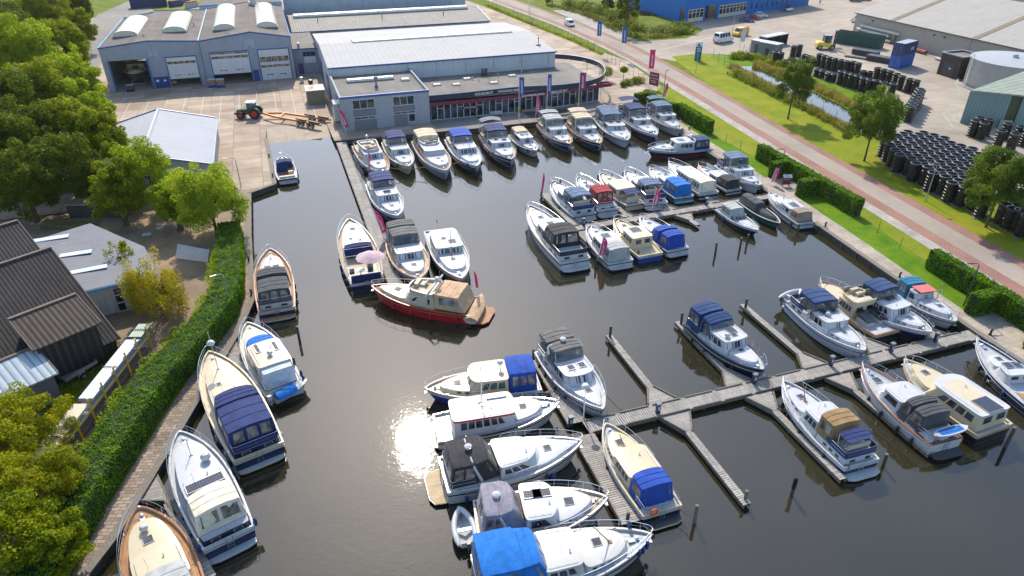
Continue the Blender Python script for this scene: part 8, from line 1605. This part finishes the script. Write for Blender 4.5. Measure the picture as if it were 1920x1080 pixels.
# fences
def fence(label, pts, h=1.9, step=2.6, mat=None, wires=5, mesh=True, thin=.02):
 t = thing('wire_fence', label, 'fence', (pts[0][0], pts[0][1], LAND)); mt = mat or GALV
 m = MB()
 for p, q in zip(pts, pts[1:]):
  for k in range(wires): z = LAND+.15+(h-.2)*k/(wires-1); m.tube([(p[0], p[1], z), (q[0], q[1], z)], thin*.5, 3)
 m.build('wires', mt, t, 0, W=True)
 for p, q in zip(pts, pts[1:]):
  L = hypot(q[0]-p[0], q[1]-p[1]); n = max(1, int(L/step))
  for k in range(n): s = k/n; x, y = p[0]+(q[0]-p[0])*s, p[1]+(q[1]-p[1])*s; m = MB(); m.tube([(x, y, LAND), (x, y, LAND+h)], .035, 5); m.build('post', mt, t, 0, W=True)
FENG = paint('green_fence', (.07, .12, .07), .7); FENK2 = paint('dark_fence', (.03, .03, .03), .6)
fence('green wire fence between the showroom car park and the road', [(70.8, 240), (73.2, 205), (75.9, 175), (77.0, 161)], 1.9, 3.4, FENG)
fence('wire fence beside the lawn next to the maroon sign', [(74.6, 152), (73.8, 142), (72.6, 128)], 1.9, 2.5, FENG); fence('wire fence along the quay lawn between the two long hedges', [(66.8, 62), (64.9, 49.6)], 1.5, 3.2, FENG, 4); fence('wire fence along the quay lawn above the middle jetty', [(67.6, 96.5), (68.0, 85)], 1.5, 3.2, FENG, 4)
fence('dark wire fence with slanted posts along the works yard', [(100, 147), (96.6, 135), (94.8, 118), (92.6, 100), (91.2, 84), (86.2, 72.5), (84.9, 65), (82.9, 59.5), (81.8, 54), (80.6, 47)], 2.0, 3.3, FENK2, 7, thin=.016)
fence('fence around the works gate', [(110.5, 150), (118, 153.5), (127.5, 156.5)], 1.8, 2.4, FENG); fence('grey mesh fence in front of the blue factory', [(98, 177), (108, 176), (113, 177.5)], 2, 2.4)
# bollards on the quays
for i, (px, py, lb) in enumerate(((1547, 425, 'black bollard at the end of the middle jetty on the quay'), (1686, 520, 'black bollard on the quay above the small red roofed boat'), (1292, 243, 'black bollard at the quay corner'), (1856, 628, 'black bollard where the right jetty meets the quay'), (467, 490, 'black bollard beside the topmost left bank boat'), (472, 552, 'black bollard on the left quay by the charcoal cover'), (512, 332, 'black bollard on the concrete platform beside the small boat'), (505, 295, 'black bollard halfway up the concrete platform'))):
 q = P(px, py); t = thing('bollard', lb, 'bollard', (q.x, q.y, LAND)); m = MB(); m.lathe([(.14, 0), (.11, .1), (.10, .5), (.15, .55), (.15, .62), (.05, .68)], (0, 0, 0), 10); m.build('post', BLACKP, t); m = MB(); m.lathe([(.2, 0), (.2, .04)], (0, 0, 0), 10); m.build('foot_plate', DARKG, t)
# ropes
ROPEO = paint('orange_rope', (.62, .30, .04), .8); ROPEG = paint('dark_rope', (.05, .06, .05), .9); ROPEW = paint('white_rope', (.5, .5, .46), .9)
def rope(label, p, q, sag, mat, r=.03):
 p = Vector(p); q = Vector(q); m = MB(); m.tube([p.lerp(q, k/12)-Vector((0, 0, sag*4*(k/12)*(1-k/12))) for k in range(13)], r, 5); tag(m.build('mooring_rope', mat), label, 'rope')
rope('orange rope slung between the cream cruiser and the big teak decked yacht', P(728, 314, 1.4), P(800, 312, 1.3), .35, ROPEO, .05); rope('orange rope from the teak decked yacht to the navy yacht', P(840, 308, 1.3), P(866, 300, 1.4), .2, ROPEO, .045)
rope('dark rope from the bow of the grey canopied cruiser to the walkway', P(1136, 740, 1.3), P(1172, 774, .6), .15, ROPEG); rope('thin rope from the stern with the lifebuoy to its pile', P(1275, 955, .9), P(1306, 970, 1.2), .15, ROPEG, .02); rope('white rope holding the bowrider to the middle walkway', P(1350, 398, .7), P(1326, 385, .55), .1, ROPEW, .025); rope('white rope from the launch with the paddleboard to the quay', P(1524, 420, .8), P(1547, 424, 1.1), .1, ROPEW, .025)
# buoys
for px, py, m_, lb in ((1037, 892, FENB, 'round blue ball fender floating beside the sports cruiser'), (1108, 978, GREYP, 'round grey ball fender floating under the teak bow')):
 q = P(px, py, .25); m = MB(); m.sph((0, 0, 0), .3, n=14, m=9); t = thing('ball_fender', lb, 'fender', (q.x, q.y, .22)); m.build('ball', m_, t, 60); m = MB(); m.lathe([(.06, .28), (.06, .36), (.02, .38)], (0, 0, 0), 8); m.build('eyelet', WHITE, t)
# yard furniture by the workshop
def crate(label, px, py, w, d, h, m1, m2, name='crate', ang=0.):
 q = P(px, py); t = thing(name, label, 'crate', (q.x, q.y, LAND+.02), ang); m = MB(); m.box(-w/2, w/2, -d/2, d/2, 0, h*.3); m.build('base', m2, t, 0); m = MB(); m.box(-w/2+.03, w/2-.03, -d/2+.03, d/2-.03, h*.3, h*.95); m.box(-w/2, w/2, -d/2, d/2, h*.95, h, 1); m.build('load', [m1, GREYW], t, 0)
crate('pallet box with blue base, left one of the pair between the workshop doors', 399, 163, 1.55, 1.3, 1.6, paint('cardboard', (.28, .20, .14), .9), DOORBL); crate('pallet box with blue base, right one of the pair between the workshop doors', 415, 163, 1.55, 1.3, 1.6, paint('cardboard_b', (.28, .20, .14), .9), DOORBL)
crate('small cream crate standing inside the second workshop door', 328, 158, .9, .8, .8, CREAM, DARKG); crate('grey machine on the floor of the open workshop', 246, 171, 1.4, 1.1, 1.3, DARKG, BLACKP, 'machine')
t = thing('storage_hut', 'small flat roofed green grey hut leaning beside the white hall', 'hut', (6.5, 138.0, LAND)); m = MB(); m.box(-1.6, 1.6, -2, 2, 0, 2.6); m.build('wall', paint('olive_sheet', (.20, .19, .13), .8, dirt=.4), t, 0); m = MB(); m.box(-1.75, 1.75, -2.15, 2.15, 2.6, 2.75); m.build('roof', GREYW, t, 0); m = MB()
for k in range(4): m.tube([(-1.3+k*.25, -1.8+k*.2, 2.8), (-.9+k*.3, 1.2, 2.95)], .04, 5)
m.build('stored_pole', ORNG, t)
for px, py, lb, c in ((566, 155, 'white sack bin beside the link building', WHITE), (583, 160, 'dark waste trolley beside the link building', DARKG), (590, 172, 'dark drum in front of the storage hut', DARKG)):
 q = P(px, py); t = thing('bin', lb, 'bin', (q.x, q.y, LAND)); m = MB(); m.lathe([(.4, 0), (.5, .9), (.45, 1.15), (.05, 1.25)], (0, 0, 0), 12); m.build('body', c, t); m = MB(); m.lathe([(.53, .85), (.53, .95)], (0, 0, 0), 12); m.build('rim', BLACKP, t)
# scrap yard behind the workshop
def skip(label, x, y, ang, L, W, H, mat, load=None, name='skip', cat='skip'):
 t = thing(name, label, cat, (x, y, LAND+.02), ang); m = MB(); th = .08
 for a, b, c, d in ((-L/2, L/2, -W/2, -W/2+th), (-L/2, L/2, W/2-th, W/2), (-L/2, -L/2+th, -W/2+th, W/2-th), (L/2-th, L/2, -W/2+th, W/2-th)): m.box(a, b, c, d, .1, H)
 m.box(-L/2, L/2, -W/2, W/2, 0, .12); m.build('body', mat, t, 0); m = MB(); n = int(L/.7)
 for k in range(n+1):
  x_ = -L/2+L*k/n
  for sg in (-1, 1): m.box(x_-.05, x_+.05, sg*(W/2+.04)-.05, sg*(W/2+.04)+.05, .1, H-.05)
 m.build('side_rib', mat, t, 0); m = MB()
 for sg in (-1, 1): m.box(-L/2-.05, L/2+.05, sg*W/2-.07, sg*W/2+.07, H, H+.1)
 m.build('rim', mat, t, 0)
 if load:
  m = MB()
  for k in range(60): a = random.uniform(-L/2+.3, L/2-.3); b = random.uniform(-W/2+.3, W/2-.3); s = random.uniform(.15, .5); m.obox((a, b), (a+random.uniform(-s, s)+.01, b+s), .12, H*.5, H*.62+random.uniform(0, .35))
  m.build('load', load, t, 0)
RUST = paint('rusty_load', (.22, .09, .04), .9, var=.4, vs=3.); WOODL = paint('wood_waste', (.62, .30, .10), .9, var=.3, vs=3.)
q = P(1608, 85); skip('long dark green skip full of orange wood waste', q.x, q.y, radians(-65), 11.5, 2.6, 2.9, paint('dark_green_skip', (.01, .075, .06), .5, dirt=.3), WOODL)
q = P(278, 14, 1); skip('dark blue scrap skip behind the workshop', q.x, q.y+3, radians(8), 11, 3, 3.2, paint('dark_blue_skip', (.01, .03, .12), .5, dirt=.4), RUST)
for i, (px, py) in enumerate(((300, 8), (345, 6), (330, 12), (360, 14))):
 q = P(px, py); t = thing('scrap_bin', ['grey scrap container furthest left behind the workshop', 'grey scrap container nearest the big hall', 'low scrap box in the middle behind the workshop', 'low scrap box against the workshop roof edge'][i], 'container', (q.x, q.y, LAND+.02), .3*i); m = MB(); m.box(-2, 2, -1, 1, 0, 1.6); m.build('body', [DARKG, GREYP, DOORBL, GREYW][i], t, 0); m = MB(); m.box(-1.8, 1.8, -.8, .8, 1.6, 1.9); m.build('load', RUST, t, 0)
# containers
def container(label, x, y, z, ang, col, marks):
 t = thing('shipping_container', label, 'container', (x, y, z), ang, None); L, W, H = 6.4, 2.5, 2.72; m = MB(); n = 26
 for sg in (-1, 1):
  for k in range(n): a = -L/2+.15+(L-.3)*k/n; d = .04 if k % 2 else 0; m.box(a, a+(L-.3)/n, sg*(W/2-.06)-.03+(-sg*d), sg*(W/2-.06)+.03-sg*d, .1, H-.1)
 for k in range(12): a = -W/2+.12+(W-.24)*k/12; d = .04 if k % 2 else 0; m.box(L/2-.08-d, L/2-.03-d, a, a+(W-.24)/12, .1, H-.1)
 m.box(-L/2+.1, L/2-.1, -W/2+.1, W/2-.1, H-.09, H-.03, 1); m.build('side_panel', [col, GREYP], t, 0)
 m = MB()
 for sx in (-1, 1):
  for sy in (-1, 1): m.box(sx*(L/2-.08)-.08, sx*(L/2-.08)+.08, sy*(W/2-.08)-.08, sy*(W/2-.08)+.08, 0, H)
 for z_ in (0, H-.14):
  for sy in (-1, 1): m.box(-L/2+.16, L/2-.16, sy*(W/2-.06)-.062, sy*(W/2-.06)+.062, z_, z_+.14)
  for sx in (-1, 1): m.box(sx*(L/2-.06)-.062, sx*(L/2-.06)+.062, -W/2+.16, W/2-.16, z_, z_+.14)
 m.build('corner_frame', col, t, 0)
 for sg in (-1, 1):
  m = MB(); m.box(-L/2+.03, -L/2+.09, sg*.6-.56, sg*.6+.56, .15, H-.15); d = m.build('door', col, t, 0); m = MB()
  for y_ in (sg*.6-.25, sg*.6+.25): m.tube([(-L/2, y_, .2), (-L/2, y_, H-.2)], .025, 5)
  m.build('locking_bar', GALV, d, 0)
 for s_, sz, x_, z_, mt in marks: text('lettering', s_, sz, (x_, -W/2-.04, z_), (1, 0, 0), (0, 0, 1), mt, t, .01, .01)
BC1 = paint('container_blue', (.01, .11, .42), .5, dirt=.35); BC2 = paint('container_navy', (.02, .035, .13), .5, dirt=.5)
a_ = radians(20.3); cx, cy = 131.6, 129.2
pa = P(1685, 130); pb = P(1717, 120); dd = Vector((pb.x-pa.x, pb.y-pa.y)).normalized(); nn_ = Vector((-dd.y, dd.x)); cc = Vector((pa.x, pa.y))+dd*3.2+nn_*1.25; a_ = atan2(dd.y, dd.x)
container('bright blue shipping container at the bottom of the stack of two', cc.x, cc.y, LAND+.02, a_, BC1, []); container('dark blue shipping container with red and white marks, on top of the stack', cc.x, cc.y, LAND+2.76, a_, BC2, [('APL', .95, .9, 1.25, LETW), ('CAI', .4, .9, 2.1, paint('red_lettering', (.5, .03, .03), .5))])
# forklifts
def forklift(label, x, y, ang, s, col):
 t = thing('forklift', label, 'forklift', (x, y, LAND+.02), ang); m = MB(); m.loft([[(x_*s, -w*s, .45*s), (x_*s, w*s, .45*s), (x_*s, w*.9*s, h*s), (x_*s, -w*.9*s, h*s)] for x_, w, h in ((-1.9, .85, 1.1), (-1.6, .95, 1.35), (-.4, .95, 1.25), (.9, .9, 1.0))]); m.build('body', col, t, 30)
 m = MB()
 for sx in (-.7, .6):
  for sy in (-.7, .7): m.tube([(sx*s, sy*s, 1.1*s), (sx*s*.9, sy*.9*s, 2.4*s)], .05*s, 5)
 m.box(-.75*s, .65*s, -.7*s, .7*s, 2.4*s, 2.48*s); m.build('cab', BLACKP, t, 0); m = MB(); m.box(-.6*s, .5*s, -.62*s, .62*s, 1.2*s, 2.38*s); m.build('cab_glass', glassmat('forklift_glass', (.02, .05, .05)), t, 0)
 m = MB()
 for sy in (-.45, .45): m.box(1.25*s, 1.45*s, (sy-.1)*s, (sy+.1)*s, .2*s, 3.3*s)
 for z_ in (.6, 1.8, 3.1): m.box(1.2*s, 1.5*s, -.45*s, .45*s, z_*s, (z_+.18)*s)
 m.build('mast', DARKG, t, 0); m = MB()
 for sy in (-.4, .4): m.box(1.5*s, 2.9*s, (sy-.08)*s, (sy+.08)*s, .12*s, .2*s)
 m.build('fork', DARKG, t, 0)
 for sx in (-1.3, .85):
  for sy in (-.85, .85): wheel(t, sx*s, sy*s, .42*s, .42*s, .3*s)
q = P(1548, 92); forklift('big yellow forklift with a tall black mast beside the green skip', q.x, q.y, radians(-25), 1.35, YELLOW); q = P(1477, 21); forklift('small white forklift by the corner of the blue factory', q.x, q.y, radians(150), .8, CARW)
# steel racks and pipes
def stackrack(label, px, py, ang, L, W, H):
 q = P(px, py); t = thing('steel_rack', label, 'steel stack', (q.x, q.y, LAND+.02), ang); m = MB()
 for k in range(int(H/.22)):
  for j in range(5): m.box(-L/2, L/2, -W/2+j*W/5, -W/2+j*W/5+W/5*.8, .12+k*.24, .12+k*.24+.16)
 m.build('beams', DARKG, t, 0); m = MB()
 for sx in (-.35, .35): m.box(sx*L-.06, sx*L+.06, -W/2-.1, W/2+.1, 0, .12)
 m.build('bearers', M_TIMB, t, 0)
stackrack('stack of dark steel racks in front of the green skip', 1622, 104, radians(-68), 6, 2.2, 1.3); stackrack('wide stack of dark steel racks beside the containers', 1652, 116, radians(-68), 6.5, 2.4, 1.1); stackrack('low pile of dark steel rails in front of the racks', 1612, 110, radians(-62), 7, 1.2, .3)
PIPEW = paint('pipe_white', (.48, .47, .42), .6, dirt=.3); PIPER = paint('pipe_rust', (.25, .08, .05), .8, dirt=.3)
for i, (y0, y1, x, z, r, mt, lb) in enumerate(((146, 158, 152.0, 1.2, .38, PIPEW, 'cream pipe, lowest of the pipes on the beige wall'), (147, 158.5, 152.2, 2.3, .36, PIPEW, 'cream pipe in the middle on the beige wall'), (144, 157.5, 152.3, 3.3, .34, PIPEW, 'cream pipe, topmost on the beige wall'), (133, 141, 150.5, 1.2, .5, PIPER, 'short rusty red pipe behind the containers'), (113, 128, 150, 1.2, .36, PIPER, 'long rusty red pipe along the beige wall'), (112, 128, 151.2, 1.4, .5, GALV, 'ribbed grey pipe along the beige wall'), (113, 128, 148.4, 1.05, .35, PIPEW, 'long white pipe on the ground before the hut'))):
 t = thing('pipe', lb, 'pipe', (x, y0, z)); m = MB(); m.loft([[(r*cos(a), y, r*sin(a)) for a in [2*pi*k/14 for k in range(14)]] for y in (0, y1-y0)], 0, True); m.build('shell', mt, t); m = MB()
 for y in (1, y1-y0-1): m.box(-.3, .3, y-.08, y+.08, -z+LAND, -r+.05)
 m.build('bearer', M_TIMB, t, 0)
# works gate cabins
for px, py, w, d, h, lb in ((1446, 108, 4.6, 2.6, 3.2, 'grey switch cabin with a pale roof in front of the gate'), (1425, 100, 3.4, 2.2, 2.8, 'dark grey cabin left of the pale roofed one')):
 q = P(px, py); t = thing('gate_cabin', lb, 'cabin', (q.x, q.y+.8, LAND), radians(-70)); m = MB(); m.box(-w/2, w/2, -d/2, d/2, 0, h); m.build('wall', GREYP, t, 0); m = MB(); m.box(-w/2-.15, w/2+.15, -d/2-.15, d/2+.15, h, h+.15); m.build('roof', GREYW, t, 0); m = MB(); m.box(-.5, .5, -d/2-.03, -d/2-.001, .1, 2.1); m.build('door', DARKG, t, 0)
q = P(1455, 84); t = thing('shelter', 'long open grey shelter behind the gate cabins', 'shelter', (q.x, q.y, LAND), radians(18)); m = MB(); m.box(-6, 3, -1.2, 1.2, 2.5, 2.7); m.build('roof', GREYW, t, 0); m = MB(); m.box(-6, 3, 1.1, 1.2, 0, 2.5)
for x_ in (-6, -3, 0, 2.9): m.box(x_, x_+.12, -1.1, 1.1, 0, 2.5)
m.build('wall', DARKG, t, 0)
# black plastic shafts
PLK = paint('black_plastic', (.006, .007, .009), .42, var=.3); PLR = paint('black_plastic_rim_highlight', (.05, .055, .065), .4, var=.3)  # grey-blue highlight on the rims is put into a lighter colour
def shaft(label, h, r=.72):
 t = thing('shaft_stack', label, 'plastic shaft', (0, 0, 0), 0, 'stacks of black plastic shafts in the works yard'); m = MB(); pr = []; z = .12
 while z < h-.35:
  pr += [(r*.94, z), (r*.94, z+.22), (r*1.02, z+.26), (r*1.02, z+.34), (r*.94, z+.38)]; z += .42
 pr += [(r*.93, h-.2)]; m.lathe(pr, (0, 0, 0), 16, cap=False); m.build('shell', PLK, t, 50)
 m = MB(); m.lathe([(r*1.05, h-.22), (r*1.08, h-.03), (r*1.02, h), (r*.88, h), (r*.84, h-.5), (.02, h-.52)], (0, 0, 0), 16, cap=False); m.build('rim', PLR, t, 50)
 m = MB(); m.box(-r, r, -r, r, 0, .11); m.build('pallet', M_TIMB, t, 0); return t
tall = shaft('tall stack of black plastic shafts on a pallet in the works yard', 2.75); short = shaft('short black plastic shaft on a pallet in the works yard', 1.6); used = {'t': False, 's': False}
def put(x, y, kind='t'):
 src = tall if kind == 't' else short
 if not used[kind]: used[kind] = True; src.location = (x, y, LAND+.02); return
 copy_tree(src, None, (x, y, LAND+.02), random.uniform(0, 6.28))
back = [(65, 360, 't'), (125, 370, 't'), (180, 395, 's'), (270, 290, 't'), (335, 280, 't'), (400, 330, 's'), (445, 345, 's'), (500, 375, 's'), (555, 385, 't'), (610, 405, 't'), (665, 425, 't'), (725, 440, 't'), (795, 455, 't'), (860, 470, 't'), (925, 475, 't'), (985, 495, 't'), (1060, 520, 's'), (1130, 530, 's'), (1200, 550, 't'), (1270, 570, 't'), (1340, 590, 't'), (1410, 620, 't'), (1470, 650, 't'), (1555, 680, 't'), (1630, 700, 't'),
  (540, 500, 's'), (600, 520, 's'), (665, 550, 's'), (730, 560, 's'), (795, 590, 't'), (860, 610, 't'), (915, 630, 't'), (975, 645, 't'), (1040, 670, 't'), (1110, 690, 't'), (1180, 700, 't'), (1260, 720, 't'), (1370, 740, 't')]
for x, y, k in back: q = P(1440+x/6, 60+y/6); put(q.x, q.y, k)
for i in range(7):
 for j in range(2): q = P(1697+i*3.4+j*3, 226-i*5.5+j*3); put(q.x, q.y, 't')
for i, (px, py) in enumerate(((1820, 256), (1828, 250), (1836, 261), (1845, 254), (1868, 276), (1880, 262), (1893, 282), (1905, 268), (1917, 275))): q = P(px, py); put(q.x, q.y, 't')
poly = [P(x, y, 3.4) for x, y in ((1660, 262), (1690, 240), (1712, 246), (1752, 244), (1775, 258), (1800, 266), (1842, 282), (1845, 310), (1836, 345), (1850, 372), (1835, 366), (1790, 345), (1735, 318), (1700, 300), (1672, 288))]
def inside(x, y, pl):
 c = False; n = len(pl)
 for i in range(n):
  a, b = pl[i], pl[(i+1) % n]
  if (a.y > y) != (b.y > y) and x < (b.x-a.x)*(y-a.y)/(b.y-a.y)+a.x: c = not c
 return c
for px, py in ((1872, 420), (1885, 428), (1900, 432), (1912, 444), (1892, 412), (1908, 420)): q = P(px, py); put(q.x, q.y, 't')
for i in range(-30, 60):
 for j in range(-30, 60):
  x = 96+(i*cos(.30)-j*sin(.30))*1.62; y = 72+(i*sin(.30)+j*cos(.30))*1.62
  if inside(x, y, poly): put(x+random.uniform(-.08, .08), y+random.uniform(-.08, .08), 't')
# left bank odds and ends
def car_trailer(x, y, ang):
 t = thing('car_trailer', 'small empty galvanised trailer on the grass by the black barn', 'trailer', (x, y, LAND+.02), ang); m = MB(); L, W = 3.0, 1.5
 for a, b, c, d in ((-L/2, L/2, -W/2, -W/2+.05), (-L/2, L/2, W/2-.05, W/2), (-L/2, -L/2+.05, -W/2+.05, W/2-.05), (L/2-.05, L/2, -W/2+.05, W/2-.05)): m.box(a, b, c, d, .62, .95)
 m.build('side_board', GALV, t, 0); m = MB(); m.box(-L/2+.05, L/2-.05, -W/2+.05, W/2-.05, .58, .63); m.build('bed', M_TIMB, t, 0)
 m = MB(); m.tube([(L/2, 0, .55), (L/2+1.3, 0, .5)], .04, 5); m.tube([(L/2+1.1, 0, .5), (L/2+1.1, 0, 0)], .03, 5); m.build('drawbar', GALV, t)
 for sg in (-1, 1): wheel(t, -.1, sg*(W/2+.14), .32, .32, .2); m = MB(); m.loft([[(-.1+.42*cos(a), sg*(W/2+.03), .34+.42*sin(a)), (-.1+.42*cos(a), sg*(W/2+.27), .34+.42*sin(a))] for a in [pi*k/7 for k in range(8)]], 0, False, False); m.build('mudguard', GALV, t)
q = P(148, 705); car_trailer(q.x, q.y, radians(46))
def rack():
 p0 = P(288, 650); p1 = P(140, 850); d = Vector((p1.x-p0.x, p1.y-p0.y)); L = d.length+3; a = atan2(d.y, d.x)
 t = thing('timber_rack', 'yellow cantilever rack holding long sheets and planks behind the hedge', 'storage rack', (p0.x, p0.y, LAND), a)
 for k in range(9): x = .3+k*(L-.6)/8; m = MB(); m.tube([(x, .0, 0), (x, .0, 2.5)], .09, 4); m.tube([(x, .0, 1.0), (x, -.95, 1.05)], .06, 4); m.tube([(x, .0, 1.8), (x, -.95, 1.85)], .06, 4); m.tube([(x, 0, .1), (x, -1.0, .1)], .07, 4); m.build('upright', YELLOW, t, 0)
 m = MB(); m.tube([(0, 0, 1.4), (L, 0, 1.4)], .05, 5); m.build('tie_bar', YELLOW, t)
 for z, ln, of in ((1.12, L*.95, .2), (.2, L*.9, .5)):
  m = MB()
  for j in range(5): m.box(of, of+ln, -.95+j*.18, -.82+j*.18, z, z+.28)
  m.build('stored_plank', M_TIMB if z < 1 else GREYW, t, 0)
 return t, L
rt, rl = rack()
def sheetstack(label, s0, s1, off, mat, z=1.95):
 t = thing('roof_sheet_stack', label, 'sheet stack', (rt.location.x, rt.location.y, LAND), rt.rotation_euler.z); m = MB(); n = 14; pr = [(-1.05+1.15*k/n+off, .035*(k % 2)) for k in range(n+1)]
 for j in range(4): m.loft([[(x, y, z+j*.05+zz) for y, zz in pr]+[(x, y, z+j*.05+zz-.03) for y, zz in pr[::-1]] for x in (s0+j*.06, s1-j*.05)], 0, True)
 m.build('sheets', mat, t, 0); m = MB(); m.box((s0+s1)/2-.05, (s0+s1)/2+.05, -1.1+off, .12+off, z+.24, z+.26); m.build('strap', BLACKP, t, 0)
sheetstack('stack of green roof sheets on the upper end of the rack', -.8, 1.6, -.05, paint('green_sheet', (.10, .20, .15), .4, dirt=.2)); sheetstack('stack of shiny lilac blue roof sheets in the middle of the rack', 1.7, rl*.60, -.05, paint('lilac_sheet', (.36, .38, .48), .3, dirt=.15)); sheetstack('stack of long cream planks on the lower end of the rack', rl*.62, rl+1.5, -.05, paint('cream_planks', (.52, .46, .36), .6, dirt=.3))
t = thing('fence_panel', 'leaning grey wire panel propped up behind the yellow green tree', 'panel', tuple(P(360, 488, LAND)), radians(-30)); m = MB(); m.slab((-2.1, 0, .05), (2.1, -.2, .05), (2.2, .5, 1.3), (-2.0, .9, 1.4), .04); m.build('sheet', GALV, t, 0); m = MB()
for k in range(12): m.tube([(-2.05+k*.37, -.02, .1), (-1.97+k*.37, .86-k*.03, 1.42)], .015, 3)
m.build('grid', GREYW, t, 0)
for i, (px, py, w, lb) in enumerate(((275, 440, 1.0, 'pale board lying on the bare earth, nearest the hedge'), (300, 428, .8, 'pale board lying on the bare earth, upper one'), (248, 432, .9, 'grey slab lying in the shade by the wood'))):
 q = P(px, py); t = thing('loose_board', lb, 'board', (q.x, q.y, LAND+.02), .5*i); m = MB(); m.box(-w/2, w/2, -.35, .35, 0, .06); m.build('plank', M_TIMB if i == 2 else GREYW, t, 0)
t = thing('log_pile', 'pile of long mossy poles between the barns and the wood', 'timber pile', tuple(P(128, 425, LAND)), radians(-25)); m = MB()
for k in range(14): y = -1+.16*k; m.tube([(-3.2+random.uniform(-.4, .4), y, .15+.12*(k % 3)), (3.2+random.uniform(-.4, .4), y+random.uniform(-.3, .3), .15+.12*(k % 3))], .08, 5)
m.build('poles', paint('mossy_pole', (.13, .13, .05), .9, var=.3), t)
t = thing('sand_heap_shed', 'low flat shelter roof dappled with light under the trees', 'shelter', tuple(P(198, 395, LAND)), radians(-18)); m = MB(); m.box(-3.6, 3.6, -2.2, 2.2, 1.7, 1.82); m.build('roof', paint('light_dappled_felt', (.42, .38, .30), .9, dirt=.6), t, 0); m = MB(); m.box(-3.5, 3.5, -2.1, -1.95, 0, 1.7); m.box(-3.5, -3.35, -1.95, 2.1, 0, 1.7); m.box(3.35, 3.5, -1.95, 2.1, 0, 1.7); m.build('wall', DARKG, t, 0)  # dapple of light put into the roof colour as darker blotches
# terrace furniture
q = P(828, 238)
for px, py, lb in ((930, 217, 'grey bench on the terrace in front of the shop windows, left one'), (1005, 204, 'grey bench beside the showroom door')):
 q = P(px, py); t = thing('bench', lb, 'bench', (q.x, q.y-.4, LAND+.01), radians(0)); m = MB(); m.box(-1.1, 1.1, -.2, .2, .42, .47); m.build('seat', GREYW, t, 0); m = MB(); m.box(-1.1, 1.1, .2, .25, .5, .9); m.build('backrest', GREYW, t, 0)
 for x_ in (-.9, .85): m = MB(); m.box(x_, x_+.06, -.2, .2, 0, .42); m.build('leg', GALV, t, 0)
for px, py, s, lb in ((972, 216, .65, 'tall spiky plant in a pot beside the showroom entrance'), (1027, 202, .6, 'round green shrub in a pot right of the entrance'), (1082, 196, .6, 'yellow green shrub in a pot near the glass corner')):
 q = P(px, py); t = thing('potted_plant', lb, 'potted plant', (q.x, q.y-.3, LAND+.01)); m = MB(); m.lathe([(.32, 0), (.42, .5), (.38, .5), (.34, .42), (.02, .4)], (0, 0, 0), 12); m.build('pot', CURT, t); mesh_quads('foliage', leaves([(q.x, q.y-.3, LAND+1.0, s)], 700, .14, 1.05), LF_LIME if 'yellow' in lb else LF_MID, t)
for x0, x1, lb in ((33.0, 35.5, 'dark doormat strip leading from the quay to the shop windows'), (42.0, 50.5, 'wide dark mat across the terrace before the entrance')):
 t = thing('door_mat', lb, 'mat', ((x0+x1)/2, 115.9, Z4)); m = MB(); m.box(-(x1-x0)/2, (x1-x0)/2, -2.8, 2.9, 0, .012); m.build('mat', DARKG, t, 0); m = MB(); m.box(-(x1-x0)/2-.06, (x1-x0)/2+.06, -2.86, -2.8, 0, .014); m.build('edge', BLACKP, t, 0)
# a worker
def person(label, x, y, z, ang, top_, legs_):
 t = thing('person', label, 'person', (x, y, z), ang)
 me = bpy.data.meshes.new('body'); V = [(0, 0, .95), (0, 0, 1.2), (0, 0, 1.42), (0, 0, 1.52), (0, 0, 1.66), (0, .19, 1.40), (.03, .27, 1.14), (.12, .26, .92), (0, -.19, 1.40), (.03, -.27, 1.14), (.12, -.26, .92), (0, .1, .88), (.05, .12, .48), (0, .12, .07), (.16, .13, .03), (0, -.1, .88), (-.05, -.12, .48), (-.1, -.12, .07), (.06, -.13, .03)]
 E = [(0, 1), (1, 2), (2, 3), (3, 4), (2, 5), (5, 6), (6, 7), (2, 8), (8, 9), (9, 10), (0, 11), (11, 12), (12, 13), (13, 14), (0, 15), (15, 16), (16, 17), (17, 18)]; R = [.15, .14, .15, .06, .105, .07, .05, .04, .07, .05, .04, .1, .07, .05, .045, .1, .07, .05, .045]
 me.from_pydata(V, E, []); o = bpy.data.objects.new('body', me); COL.objects.link(o); o.parent = t; me.materials.append(top_)
 sk = o.modifiers.new('skin', 'SKIN');
 for i, r in enumerate(R): me.skin_vertices[0].data[i].radius = (r, r)
 me.skin_vertices[0].data[0].use_root = True; o.modifiers.new('sub', 'SUBSURF').levels = 1; FR[o.name] = FR[t.name]
 m = MB(); m.loft([[(r*cos(2*pi*k/10)+cx_, yy+r*sin(2*pi*k/10), zz) for k in range(10)] for yy, cx_, r, zz in ((.12, 0, .075, .1), (.12, .03, .09, .5), (.1, 0, .125, .9))]); m.loft([[(r*cos(2*pi*k/10)+cx_, yy+r*sin(2*pi*k/10), zz) for k in range(10)] for yy, cx_, r, zz in ((-.12, -.08, .075, .1), (-.12, -.04, .09, .5), (-.1, 0, .125, .9))]); m.build('trousers', legs_, t, 60)
 m = MB(); m.sph((-.02, 0, 1.72), .115, .11, .09); m.build('hair', BARK, t)
q = P(1537, 7); person('worker in an orange safety jacket standing by the blue factory', q.x, q.y, LAND+.01, radians(-90), ORANGE, DARKG)
# ================================================================== AIR
hz, nt, out = newmat('haze_air'); vp = nt.nodes.new('ShaderNodeVolumePrincipled'); vp.inputs['Color'].default_value = (1.0, .97, .92, 1); vp.inputs['Density'].default_value = .00006; vp.inputs['Anisotropy'].default_value = .35
nt.links.new(vp.outputs[0], out.inputs['Volume'])
m = MB(); m.box(-3100, 3100, -100, 4100, -2.6, 45); tag(m.build('haze', hz, smooth=0), kind='stuff')
